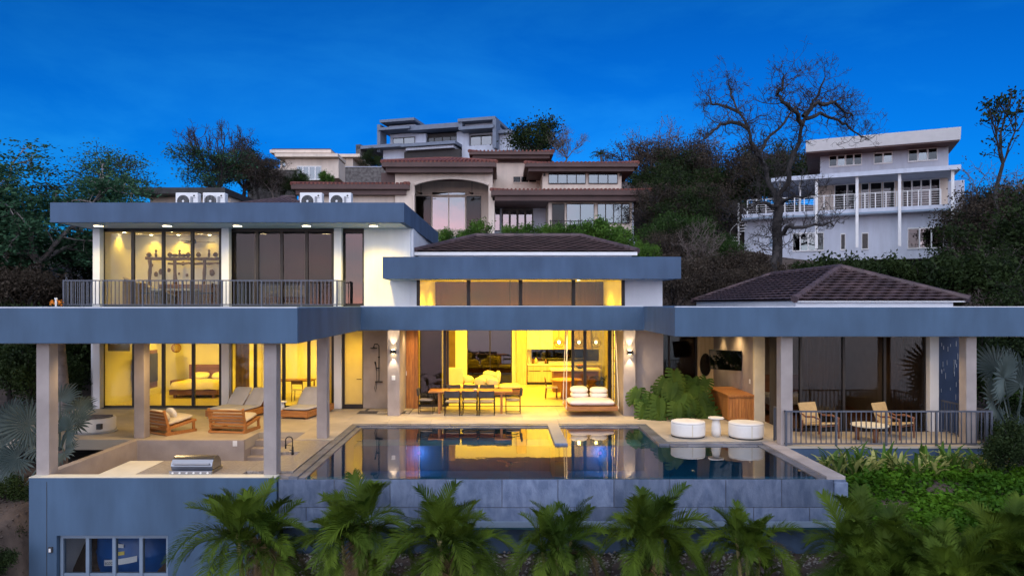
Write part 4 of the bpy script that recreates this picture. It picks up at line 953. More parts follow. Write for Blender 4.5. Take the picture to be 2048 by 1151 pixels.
# ---- ceiling fans
def make_fan(label, loc, drop, r_=0.75, group='ceiling fans', blades=3, rz=0.3):
    t = thing('ceiling_fan', label, 'ceiling fan', loc, group=group); t.rotation_euler = (0, 0, rz)
    MB().tube([(0, 0, 0), (0, 0, -drop)], 0.018, 8).build('rod', 'black_metal', t)
    MB().lathe([(0.05, -drop - 0.16), (0.11, -drop - 0.12), (0.12, -drop - 0.05), (0.05, -drop)], n=18).build('motor', 'black_metal', t, smooth=True)
    for k in range(blades):
        a_ = 2 * math.pi * k / blades
        MB().rbox((math.cos(a_) * r_ * 0.56, math.sin(a_) * r_ * 0.56, -drop - 0.1), (r_ * 0.9, 0.12, 0.012), rz=a_, rx=0.12).build('blade', 'dark_wood', t)
make_fan('ceiling fan in the upper room with the wooden rack', (X_(387, 26.5), 26.5, UZ0 - 0.04), 0.25)
make_fan('ceiling fan above the bed in the lit bedroom', (X_(392, 27.5), 27.5, LZ0 - 0.04), 0.12)
make_fan('ceiling fan hanging in the living room left of the kitchen', (X_(1020, 30.0), 30.0, 4.72), 1.75, 0.8)

# ---- lit bedroom (ground floor left)
def make_bed(label, loc, rz, w_=1.7, blanket='fabric_white', head=True):
    t = thing('bed', label, 'bed', loc); t.rotation_euler = (0, 0, rz)
    MB().box(-w_ / 2 - 0.05, w_ / 2 + 0.05, -1.0, 1.0, 0.12, 0.32).build('bed_frame', 'walnut', t, bevel=0.01)
    for sx in (-1, 1):
        for y in (-0.9, 0.9): MB().box(sx * w_ * 0.42 - 0.05, sx * w_ * 0.42 + 0.05, y - 0.05, y + 0.05, 0, 0.12).build('leg', 'walnut', t)
    MB().pillow((0, 0, 0.44), (w_, 1.98, 0.26), 9, n=36).build('mattress', 'fabric_white', t, smooth=True)
    bl = MB(); n, m_ = 18, 14
    for i in range(n + 1):
        for j in range(m_ + 1):
            x = -w_ / 2 - 0.06 + (w_ + 0.12) * i / n; y = -1.06 + 1.5 * j / m_; e = min(x + w_ / 2 + 0.06, w_ / 2 + 0.06 - x, y + 1.06)
            bl.v.append((x, y, 0.60 + 0.012 * math.sin(x * 9 + y * 4) - max(0, 0.10 - e) * 2.6 + 0.01 * random.random()))
    for i in range(n):
        for j in range(m_): a_ = i * (m_ + 1) + j; bl.f.append((a_, a_ + m_ + 1, a_ + m_ + 2, a_ + 1))
    bl.build('blanket', blanket, t, smooth=True)
    if head: MB().box(-w_ / 2 - 0.15, w_ / 2 + 0.15, 1.02, 1.08, 0.1, 1.15).build('headboard', 'walnut', t, bevel=0.01)
    return t
bx, by = X_(393, 28.2), 28.9
make_bed('double bed with pale bedding in the lit ground floor bedroom', (bx, by, 0.001), R(0), 1.8, 'fabric_cream')
for dx, lab in ((-0.42, 'left pillow on the bed in the lit bedroom'), (0.42, 'right pillow on the bed in the lit bedroom')):
    tag(MB().pillow((0, 0, 0), (0.72, 0.45, 0.2), 3.2, rot(R(25), 0, R(4))).build('bed_pillow', 'fabric_white', smooth=True), lab, 'pillow', 'pillows on the lit bed').location = (bx + dx, by + 0.68, 0.72)
t = thing('nightstand', 'dark wood nightstand left of the bed in the lit bedroom', 'nightstand', (bx - 1.4, 29.7, 0.001))
MB().box(-0.25, 0.25, -0.2, 0.2, 0.08, 0.52).build('body', 'walnut', t, bevel=0.008); MB().box(-0.22, 0.22, -0.215, -0.2, 0.14, 0.30).build('drawer', 'dark_wood', t); MB().box(-0.22, 0.22, -0.215, -0.2, 0.32, 0.48).build('drawer', 'dark_wood', t)
for sx in (-1, 1): MB().box(sx * 0.22 - 0.02, sx * 0.22 + 0.02, -0.18, 0.18, 0, 0.08).build('leg', 'walnut', t)
t = thing('globe_pendant', 'round woven pendant lamp hanging left of the bed', 'pendant lamp', (bx - 1.35, 29.4, LZ0 - 0.04))
MB().tube([(0, 0, 0), (0, 0, -0.75)], 0.006, 6).build('cord', 'black_metal', t)
gl = MB()
for k in range(9):
    a_ = math.pi * k / 9; gl.tube([(0.19 * math.sin(u) * math.cos(a_), 0.19 * math.sin(u) * math.sin(a_), -0.94 + 0.19 * math.cos(u)) for u in np.linspace(0, 2 * math.pi, 17)], 0.008, 4, cap=False)
gl.build('shade', 'walnut', t)
t = thing('wall_television', 'dark television panel at the left end of the lit bedroom', 'television', (-13.75, 28.0, 1.1))
MB().box(-0.2, -0.1, -0.75, 0.75, -0.75, 0.75).build('cabinet', 'dark_wood', t); MB().box(-0.1, -0.06, -0.7, 0.7, -0.5, 0.62).build('screen', 'charcoal', t)
def blind(label, x0, x1, y, z0, z1, mat, cat='roller blind', group='roller blinds'):
    t = thing('roller_blind', label, cat, ((x0 + x1) / 2, y, z0), group=group); h = (x1 - x0) / 2
    MB().box(-h, h, -0.004, 0.004, 0.02, z1 - z0 - 0.06).build('cloth', mat, t)
    MB().box(-h, h, -0.015, 0.015, 0.0, 0.025).build('bottom_bar', 'plastic_grey', t)
    MB().tube([(-h, 0.0, z1 - z0 - 0.04), (h, 0, z1 - z0 - 0.04)], 0.03, 8).build('roller', 'plastic_grey', t)
xx5 = lambda p: X_(p, 25.6)
blind('half lowered cream blind in the leftmost lit bedroom window', xx5(216), xx5(260), 25.6, 2.0, LZ0 - 0.05, 'blind_cream')
for p0, p1, mt, lab in ((462, 508, 'blind_brown', 'brown blind in the first upper window right of the middle white column'), (518, 559, 'blind_grey', 'grey blind in the second upper window right of the middle white column'),
                        (568, 609, 'blind_grey', 'grey blind in the third upper window right of the middle white column'), (617, 664, 'blind_brown', 'brown blind in the fourth upper window right of the middle white column')):
    blind(lab, xx5(p0), xx5(p1), 25.62, LZ1 + (0.75 if mt == 'blind_grey' else 0.03), UZ0 - 0.06, mt)
def curtain(label, x0, x1, y, z0, z1, mat, group='floor length curtains'):
    t = thing('curtain', label, 'curtain', ((x0 + x1) / 2, y, z0), group=group); n = max(8, int((x1 - x0) / 0.03)); mb = MB()
    for i in range(n + 1):
        x = x0 + (x1 - x0) * i / n - (x0 + x1) / 2; yy = 0.035 * math.sin(i * 1.15)
        mb.v += [(x, yy, 0.01), (x, yy * 0.8, z1 - z0 - 0.03)]
    for i in range(n): mb.f.append((2 * i, 2 * i + 2, 2 * i + 3, 2 * i + 1))
    mb.build('drape', mat, t, smooth=True); MB().tube([((x0 - x1) / 2, 0, z1 - z0 - 0.02), ((x1 - x0) / 2, 0, z1 - z0 - 0.02)], 0.015, 6).build('rod', 'black_metal', t)
curtain('brown curtain behind the double sun lounger', X_(470, 25.7), X_(498, 25.7), 25.75, 0, LZ0 - 0.05, 'curtain_brown')
curtain('brown curtain at the right end of the lounger room', X_(640, 25.7), X_(664, 25.7), 25.75, 0, LZ0 - 0.05, 'blind_cream')
for p0, p1, lab in ((1602, 1685, 'brown curtain behind the left terrace sling chair'), (1772, 1852, 'brown curtain behind the right terrace sling chair')):
    curtain(lab, X_(p0, 20.95), X_(p1, 20.95), 20.98, 0, LZ0 - 0.05, 'curtain_brown')
# lounger room: writing table and two chairs
def simple_chair(label, loc, rz, group=None, wood='dark_wood', seat='fabric_cream'):
    t = thing('wooden_chair', label, 'chair', loc, group=group); t.rotation_euler = (0, 0, rz)
    for sx in (-1, 1):
        MB().tube([(sx * 0.21, -0.2, 0), (sx * 0.2, -0.2, 0.44)], 0.018, 6).build('leg', wood, t); MB().tube([(sx * 0.21, 0.24, 0), (sx * 0.2, 0.2, 0.44), (sx * 0.2, 0.26, 0.82)], 0.018, 6).build('leg', wood, t)
    MB().box(-0.23, 0.23, -0.23, 0.23, 0.43, 0.48).build('seat', seat, t, bevel=0.01)
    MB().rbox((0, 0.25, 0.74), (0.44, 0.03, 0.16), rx=R(-8)).build('backrest', wood, t, bevel=0.008)
    return t
t = thing('writing_table', 'small wooden table in the room behind the sun loungers', 'table', (X_(585, 27.6), 27.7, 0.001))
MB().box(-0.8, 0.8, -0.35, 0.35, 0.71, 0.75).build('top', 'walnut', t)
for sx in (-1, 1):
    for sy in (-1, 1): MB().box(sx * 0.74 - 0.025, sx * 0.74 + 0.025, sy * 0.3 - 0.025, sy * 0.3 + 0.025, 0, 0.71).build('leg', 'walnut', t)
simple_chair('wooden chair at the small table behind the sun loungers', (X_(596, 27.0), 27.1, 0.001), R(180))
simple_chair('wooden chair at the far right of the small indoor table', (X_(625, 27.4), 27.6, 0.001), R(-70))
# upper right bedroom: bed
make_bed('bed with pale cover in the curtained upper bedroom', (-7.9, 27.6, LZ1 + 0.022), R(90), 1.6, 'fabric_white', False)
# right bedroom
make_bed('bed with grey cover in the dim right wing bedroom', (9.9, 24.6, 0.002), R(0), 1.8, 'fabric_grey')
t = thing('table_lamp', 'dark table lamp on a stand in the dim right bedroom', 'lamp', (11.55, 25.5, 0.002))
MB().box(-0.25, 0.25, -0.2, 0.2, 0, 0.5).build('stand', 'dark_wood', t); MB().lathe([(0.05, 0.5), (0.03, 0.8)], n=10).build('stem', 'black_metal', t); MB().lathe([(0.24, 0.8), (0.2, 1.0), (0.1, 1.12)], n=20).build('lamp_shade', 'charcoal', t, smooth=True)

# ---- rack room (upper left)
fz_ = LZ1 + 0.022
t = thing('driftwood_rack', 'driftwood post and beam rack against the wall of the upper left room', 'rack', (-11.7, 27.2, fz_))
def wob(p0, p1, r_, n=7):
    return [Vector(p0).lerp(Vector(p1), k / n) + Vector((random.uniform(-.03, .03), random.uniform(-.03, .03), random.uniform(-.02, .02))) for k in range(n + 1)], [r_ * random.uniform(0.8, 1.2) for k in range(n + 1)]
yR = 27.2
for px in (300, 349, 408):
    x = X_(px, yR) + 11.7; a_, b_ = wob((x, 0, 0), (x, 0, 1.76), 0.07); MB().tube(a_, b_, 8).build('post', 'dark_wood', t, smooth=True)
a_, b_ = wob((X_(292, yR) + 11.7, 0, 1.80), (X_(440, yR) + 11.7, 0, 1.78), 0.06, 12); MB().tube(a_, b_, 8).build('beam', 'dark_wood', t, smooth=True)
a_, b_ = wob((X_(335, yR) + 11.7, 0.05, 1.60), (X_(440, yR) + 11.7, 0.05, 1.62), 0.04, 10); MB().tube(a_, b_, 8).build('beam', 'dark_wood', t, smooth=True)
orn = [(298, 'round'), (312, 'tall'), (340, 'round'), (350, 'squat'), (359, 'tall'), (366, 'squat'), (376, 'round'), (397, 'round'), (418, 'tall'), (431, 'round')]
for i, (px, k) in enumerate(orn):
    pr = {'round': [(0.03, 0), (0.09, 0.05), (0.10, 0.1), (0.05, 0.17), (0.03, 0.19)], 'tall': [(0.04, 0), (0.05, 0.1), (0.025, 0.2), (0.05, 0.25), (0.01, 0.3)], 'squat': [(0.06, 0), (0.12, 0.04), (0.1, 0.1), (0.06, 0.12)]}[k]
    o_ = MB().lathe(pr, n=10).build('carved_pot', 'dark_wood', smooth=True)
    tag(o_, 'small dark %s carved pot on top of the driftwood beam' % k, 'pot', 'pots on the driftwood beam'); o_.location = (X_(px, yR), yR, fz_ + 1.85)
for i, (px, py, s_) in enumerate(((312, 548, 0.12), (322, 543, 0.14), (338, 540, 0.10), (358, 547, 0.06), (374, 550, 0.08), (424, 545, 0.16), (366, 527, 0.10), (303, 530, 0.10))):
    o_ = MB().pillow((0, 0, 0), (s_ * 1.2, s_ * 0.6, s_ * 1.5), 2.4, wr=s_ * 0.12).build('carved_mask', 'dark_wood', smooth=True)
    tag(o_, 'carved wooden mask hanging on the wall behind the driftwood rack', 'mask', 'masks on the rack wall'); o_.location = (X_(px, 27.62), 27.62, Z_(py, 27.62))
t = thing('sideboard', 'low dark sideboard below the driftwood rack', 'sideboard', (-11.7, 26.9, fz_))
MB().box(-1.1, 1.4, -0.22, 0.2, 0.05, 0.8).build('body', 'walnut', t)
for k in range(5): MB().box(-1.08 + k * 0.5, -0.62 + k * 0.5, -0.24, -0.22, 0.1, 0.75).build('door_front', 'dark_wood', t)
t = thing('work_table', 'table with pale top in the upper left room', 'table', (X_(352, 26.2), 26.2, fz_))
MB().box(-0.75, 0.75, -0.35, 0.35, 0.55, 0.62).build('top', 'pale_wood', t)
for sx in (-1, 1):
    for sy in (-1, 1): MB().box(sx * 0.7 - 0.03, sx * 0.7 + 0.03, sy * 0.3 - 0.03, sy * 0.3 + 0.03, 0, 0.55).build('leg', 'dark_wood', t)
simple_chair('dark chair at the left end of the pale table upstairs', (X_(300, 26.2), 26.2, fz_), R(90), None, 'dark_wood', 'fabric_dark')
simple_chair('dark chair at the right end of the pale table upstairs', (X_(412, 26.1), 26.1, fz_), R(-80), None, 'dark_wood', 'fabric_dark')
t = thing('stair_wall', 'low sloping stair wall in the corner of the upper left room', 'stair wall', (-13.25, 26.6, fz_))
MB().prism([(-0.8, -0.06, 0), (1.1, -0.06, 0), (1.1, -0.06, 0.35), (-0.8, -0.06, 1.0)], (0, 0.12, 0)).build('panel', 'curtain_brown', t); MB().rbox((0.15, 0, 0.71), (2.05, 0.16, 0.05), ry=R(18.8)).build('handrail', 'pale_wood', t)

# ---- living room
t = thing('sofa', 'low cream sofa in the living room behind the dining table', 'sofa', (X_(975, 28.6), 28.6, 0.001))
MB().box(-1.35, 1.35, -0.45, 0.45, 0.1, 0.30).build('base', 'walnut', t)
for k in range(3): MB().pillow((-0.9 + 0.9 * k, 0, 0.39), (0.9, 0.92, 0.2), 7).build('seat_cushion', 'fabric_cream', t, smooth=True)
MB().pillow((-0.95, 0.34, 0.6), (0.8, 0.2, 0.4), 4).build('back_cushion', 'fabric_cream', t, smooth=True)
for sx in (-1, 1):
    for y in (-0.38, 0.38): MB().box(sx * 1.25 - 0.03, sx * 1.25 + 0.03, y - 0.03, y + 0.03, 0, 0.1).build('leg', 'dark_wood', t)
for i, (dx, dy, dz, sz, an, lab) in enumerate(((-0.02, 0.05, 0.62, (0.75, 0.3, 0.42), 20, 'big crumpled cream cushion on the middle of the sofa'), (0.15, 0.2, 0.80, (0.7, 0.3, 0.35), 35, 'cream cushion lying on top of the sofa pile'), (0.42, 0.15, 0.72, (0.22, 0.5, 0.55), 12, 'upright cream cushion at the right of the sofa pile'), (-0.3, -0.15, 0.58, (0.5, 0.22, 0.36), 15, 'left front cream cushion of the sofa pile'), (0.2, -0.2, 0.58, (0.5, 0.22, 0.36), 15, 'right front pinkish cushion of the sofa pile'))):
    tag(MB().pillow((0, 0, 0), sz, 3, rot(R(an), R(an * 0.4), 0), wr=0.012).build('sofa_cushion', 'fabric_pink' if i == 4 else 'fabric_cream', smooth=True), lab, 'cushion', 'cushions piled on the sofa').location = (X_(975, 28.6) + dx, 28.6 + dy, dz)
t = thing('armchair', 'high backed cream armchair left of the living room sofa', 'armchair', (X_(911, 28.4), 28.4, 0.001))
MB().pillow((0, 0, 0.40), (0.62, 0.62, 0.16), 6).build('seat', 'fabric_cream', t, smooth=True); MB().rbox((0, 0.3, 0.74), (0.60, 0.09, 0.78), rx=R(-8)).build('backrest', 'fabric_cream', t, bevel=0.03)
for sx in (-1, 1):
    MB().tube([(sx * 0.33, -0.28, 0), (sx * 0.33, -0.28, 0.58), (sx * 0.33, 0.28, 0.60)], 0.022, 8).build('arm_frame', 'walnut', t); MB().tube([(sx * 0.33, 0.3, 0), (sx * 0.33, 0.28, 0.6)], 0.022, 8).build('leg', 'walnut', t)
# kitchen
KY = 32.5
t = thing('kitchen_units', 'pale kitchen units with dark window strip at the back of the living room', 'kitchen units', (2.4, KY, 0.001), world=True)
kx = lambda p: X_(p, KY)
MB().box(kx(1033), kx(1053), KY - 0.1, 32.98, 0, 3.0).build('tall_cabinet', 'pale_wood', t)
MB().box(kx(1055), kx(1200), KY, 32.98, 0.12, 0.88).build('base_cabinet', 'pale_wood', t)
MB().box(kx(1055), kx(1200), KY + 0.05, 32.98, 0, 0.12).build('plinth', 'charcoal', t)
MB().box(kx(1054), kx(1202), KY - 0.04, 32.98, 0.89, 0.94).build('worktop', 'fabric_white', t)
for k in range(5):
    a_ = kx(1055) + k * 0.66; MB().box(a_ + 0.01, min(a_ + 0.65, kx(1200)), KY - 0.02, KY, 0.14, 0.86).build('door_front', 'pale_wood', t)
    MB().box(a_ + 0.05, a_ + 0.6, KY - 0.03, KY - 0.02, 0.62, 0.65).build('handle', 'black_metal', t)
for k in range(5):
    a_ = kx(1054) + k * 0.60; MB().box(a_, min(a_ + 0.592, kx(1182)), KY + 0.1, 32.98, 1.62, 2.7).build('wall_cabinet', 'plastic_white' if k < 2 else 'pale_wood', t, bevel=0.005)
MB().box(kx(1064), kx(1200), 32.94, 32.985, 1.05, 1.58).build('window_strip', 'pane_mirror', t)
for i, (px, h_, mt, r_) in enumerate(((1058, 0.34, 'fabric_white', 0.04), (1066, 0.25, 'walnut', 0.05), (1072, 0.28, 'pale_wood', 0.07), (1092, 0.22, 'walnut', 0.05), (1096, 0.16, 'charcoal', 0.04))):
    o_ = MB().lathe([(r_, 0), (r_, h_ * 0.7), (r_ * 0.4, h_ * 0.85), (r_ * 0.4, h_)], n=12).build('kitchen_jar', mt, smooth=True)
    tag(o_, ['tall white bottle', 'brown bottle', 'wide pale jar', 'brown jar', 'small black jar'][i] + ' on the kitchen worktop', 'jar', 'jars on the kitchen worktop'); o_.location = (kx(px), KY + 0.2, 0.942)
t = thing('kitchen_island', 'white topped kitchen island with brown front', 'island', (X_(1150, 30.2), 30.2, 0.001))
MB().box(-0.95, 0.95, -0.4, 0.4, 0, 0.88).build('body', 'walnut', t); MB().box(-1.05, 1.05, -0.48, 0.48, 0.885, 0.95).build('worktop', 'fabric_white', t, bevel=0.006)
t = thing('fruit_bowl', 'dark bowl of red fruit on the kitchen island', 'bowl', (X_(1160, 30.2), 30.2, 0.951))
MB().lathe([(0.06, 0), (0.16, 0.06), (0.2, 0.12)], n=18).build('bowl', 'charcoal', t, smooth=True)
for k in range(5): MB().pillow((0.08 * math.cos(k * 1.3), 0.08 * math.sin(k * 1.3), 0.14), (0.09, 0.09, 0.09), 2).build('fruit', 'flower_orange', t, smooth=True)
t = thing('breakfast_table', 'round wooden breakfast table inside behind the open doors', 'table', (X_(1132, 27.9), 27.9, 0.001))
MB().lathe([(0.60, 0.70), (0.62, 0.725), (0.6, 0.75)], n=36).build('top', 'teak_x', t); MB().lathe([(0.22, 0), (0.2, 0.35), (0.22, 0.70)], n=18).build('pedestal', 'teak', t, smooth=True)
simple_chair('dark wooden chair left of the round breakfast table', (X_(1103, 27.8), 27.8, 0.001), R(90), 'breakfast chairs')
simple_chair('dark wooden chair right of the round breakfast table, behind the glass', (X_(1165, 28.0), 28.0, 0.001), R(-90), 'breakfast chairs')
def pendant(label, px, y, zb):
    t = thing('pendant_lamp', label, 'pendant lamp', (X_(px, y), y, 4.72), group='wire pendant lamps over the kitchen island'); d = 4.72 - zb
    MB().tube([(0, 0, 0), (0, 0, -d + 0.2)], 0.008, 6).build('cord', 'black_metal', t)
    cg = MB(); ring = [(0.06, -d + 0.2), (0.22, -d), (0.24, -d - 0.06), (0.14, -d - 0.22)]
    for k in range(8):
        a_ = 2 * math.pi * k / 8; b_ = a_ + math.pi / 8
        cg.tube([(r_ * math.cos(a_ if j % 2 else b_), r_ * math.sin(a_ if j % 2 else b_), z) for j, (r_, z) in enumerate(ring)], 0.006, 4)
    for r_, z in ring[1:]: cg.tube([(r_ * math.cos(a_), r_ * math.sin(a_), z) for a_ in np.linspace(0, 2 * math.pi, 13)], 0.006, 4, cap=False)
    cg.build('wire_shade', 'black_metal', t); MB().pillow((0, 0, -d - 0.02), (0.10, 0.10, 0.13), 2).build('bulb', 'lamp_warm', t, smooth=True)
    lamp('lamp', 'POINT', (0, 0, -d - 0.02), 35, YEL, t, 0.06)
for px, lab in ((1118, 'wire pendant lamp seen through the open doorway'), (1158, 'wire pendant lamp between the two dark door frames'), (1192, 'wire pendant lamp behind the right glass leaf')):
    pendant(lab, px, 30.2, Z_(683, 30.2))
t = thing('display_shelf', 'tall open shelf with lit compartments at the right of the living room', 'shelf', (X_(1231, 26.8), 26.9, 0.001))
MB().box(-0.28, -0.25, -0.2, 0.2, 0, 2.6).box(0.25, 0.28, -0.2, 0.2, 0, 2.6).build('side_panel', 'pale_wood', t)
for k in range(6): MB().box(-0.25, 0.25, -0.2, 0.2, 0.1 + k * 0.48, 0.13 + k * 0.48).build('shelf', 'pale_wood', t)
t = thing('indoor_palm', 'dark potted palm inside behind the right glass leaf', 'plant', (X_(1200, 28.6), 28.6, 0.001))
MB().lathe([(0.15, 0), (0.2, 0.4)], n=16).build('pot', 'charcoal', t)
lf = MB()
for k in range(14):
    a_ = k * 2.4; l_ = random.uniform(0.5, 0.9)
    for j in range(9):
        u = j / 8; c = Vector((math.cos(a_) * 0.5 * u * l_, math.sin(a_) * 0.5 * u * l_, 0.4 + 1.1 * l_ * u - 0.55 * u * u)); s_ = Vector((-math.sin(a_), math.cos(a_), 0))
        for sd in (-1, 1):
            e = c + s_ * sd * 0.25 * (1 - u * 0.5) + Vector((0, 0, -0.08)); lf.add([c, c + Vector((0.0, 0, 0.03)), e], [(0, 1, 2)])
lf.build('foliage', 'leaf_dark', t)

# ---- air conditioners on the upper roof
for i, (px, lab) in enumerate(((377, 'leftmost of the four white air conditioners on the roof'), (431, 'second white air conditioner from the left, square grille side out'),
                               (624, 'third white air conditioner from the left on the roof'), (682, 'rightmost of the four white air conditioners on the roof'))):
    t = thing('air_conditioner', lab, 'air conditioner', (X_(px, 25.0), 25.0, 6.90), group='air conditioners on the upper roof')
    MB().box(-0.39, 0.39, -0.15, 0.15, 0.05, 0.68).build('case', 'plastic_white', t, bevel=0.02)
    for sx in (-1, 1): MB().box(sx * 0.3 - 0.03, sx * 0.3 + 0.03, -0.16, 0.16, 0, 0.05).build('foot', 'plastic_grey', t)
    MB().lathe([(0.235, 0), (0.245, 0.012)], (0, 0, 0), 28).build('fan_ring', 'plastic_grey', t)
    fr_ = t.children[-1]; fr_.rotation_euler = (R(90), 0, 0); fr_.location = (-0.12, -0.148, 0.38)
    MB().lathe([(0.21, 0.0125), (0.21, 0.016)], n=28).build('fan_opening', 'charcoal', fr_)
    gr = MB()
    if i == 1:
        for k in range(9): gr.box(-0.2 + k * 0.05 - 0.004, -0.2 + k * 0.05 + 0.004, -0.2, 0.2, 0.017, 0.022)
    else:
        for r_ in (0.05, 0.09, 0.13, 0.17): gr.tube([(r_ * math.cos(a_), r_ * math.sin(a_), 0.02) for a_ in np.linspace(0, 2 * math.pi, 21)], 0.004, 4, cap=False)
    gr.build('grille', 'plastic_grey', fr_); MB().lathe([(0.04, 0.017), (0.035, 0.026)], n=14).build('hub', 'plastic_white', fr_)
    lg = MB().lathe([(0.032, 0), (0.032, 0.004)], n=16).build('emblem', 'charcoal', t); lg.rotation_euler = (R(90), 0, 0); lg.location = (0.26, -0.151, 0.57)
    MB().box(0.22, 0.31, -0.154, -0.151, 0.49, 0.51).build('badge', 'plastic_grey', t)

# ---- blue water tank behind the basement glass
TX, TYk = -8.35, 16.75
t = thing('water_tank', 'big blue plastic water tank behind the basement glass', 'water tank', (TX, TYk, -3.49))
MB().lathe([(0.98, 0), (1.0, 0.05), (1.0, 0.7), (1.02, 0.74), (1.0, 0.78), (1.0, 1.5), (1.02, 1.54), (1.0, 1.58), (0.98, 1.9), (0.8, 2.15), (0.3, 2.25)], n=48).build('tank', 'tank_blue', t, smooth=True)
def curved_label(name, mat, a0, a1, z0, z1, tilt, r_, parent):
    mb = MB(); n = 14
    for i in range(n + 1):
        u = i / n; a_ = a0 + (a1 - a0) * u; dz = tilt * u
        mb.v += [(r_ * math.cos(a_), r_ * math.sin(a_), z0 + dz), (r_ * math.cos(a_), r_ * math.sin(a_), z1 + dz)]
    for i in range(n): mb.f.append((2 * i, 2 * i + 2, 2 * i + 3, 2 * i + 1))
    return mb.build(name, mat, parent)
A0 = R(-112)
lb = curved_label('label_strip', 'sticker', R(-117), R(-73), 1.36, 1.49, 0.12, 1.024, t)
curved_label('small_label', 'sticker', R(-97), R(-89), 1.80, 1.88, -0.01, 1.012, t); curved_label('small_label', 'ink_yellow', R(-97), R(-88), 1.62, 1.70, 0.02, 1.012, t)
tx = bpy.data.curves.new('text_tmp', 'FONT'); tx.body = 'ecotank'; tx.size = 0.17; tx.extrude = 0.0
txo = bpy.data.objects.new('text_tmp', tx); col.objects.link(txo)
dg = bpy.context.evaluated_depsgraph_get(); tm = bpy.data.meshes.new_from_object(txo.evaluated_get(dg)); bpy.data.objects.remove(txo)
tm.name = 'lettering'; tm.materials.clear()
for v_ in tm.vertices:
    u = (v_.co.x + 0.02) / 0.84; a_ = R(-116) + R(31) * u; z = 1.385 + v_.co.y * 0.75 + 0.12 * (a_ - R(-117)) / R(44)
    v_.co = (1.030 * math.cos(a_), 1.030 * math.sin(a_), z)
link('lettering', tm, 'ink', t)
# small things on the left balcony roof
t = thing('roof_vent', 'white vent pipe on the lower roof between orange blossoms', 'vent pipe', (X_(112, 24.0), 24.0, LZ1))
MB().tube([(0, 0, 0), (0, 0, 0.26)], 0.035, 10).build('pipe', 'plastic_white', t); MB().lathe([(0.05, 0.24), (0.045, 0.29)], n=12).build('cap', 'plastic_white', t)
for dx, lab in ((-0.13, 'orange blossom clump left of the white vent pipe'), (0.13, 'orange blossom clump right of the white vent pipe')):
    mb = MB()
    for k in range(26):
        mb.pillow((random.gauss(0, 0.045), random.gauss(0, 0.04), 0.12 + random.gauss(0, 0.05)), (0.05, 0.05, 0.03), 2, n=6, m=3)
    tt = thing('orange_flowers', lab, 'flowers', (X_(112, 24.0) + dx, 24.0, LZ1), group='orange blossoms on the roof'); mb.build('blossom', 'flower_orange', tt); MB().tube([(0, 0, 0), (0.01, 0, 0.1)], 0.01, 5).build('stem', 'leaf_dark', tt)

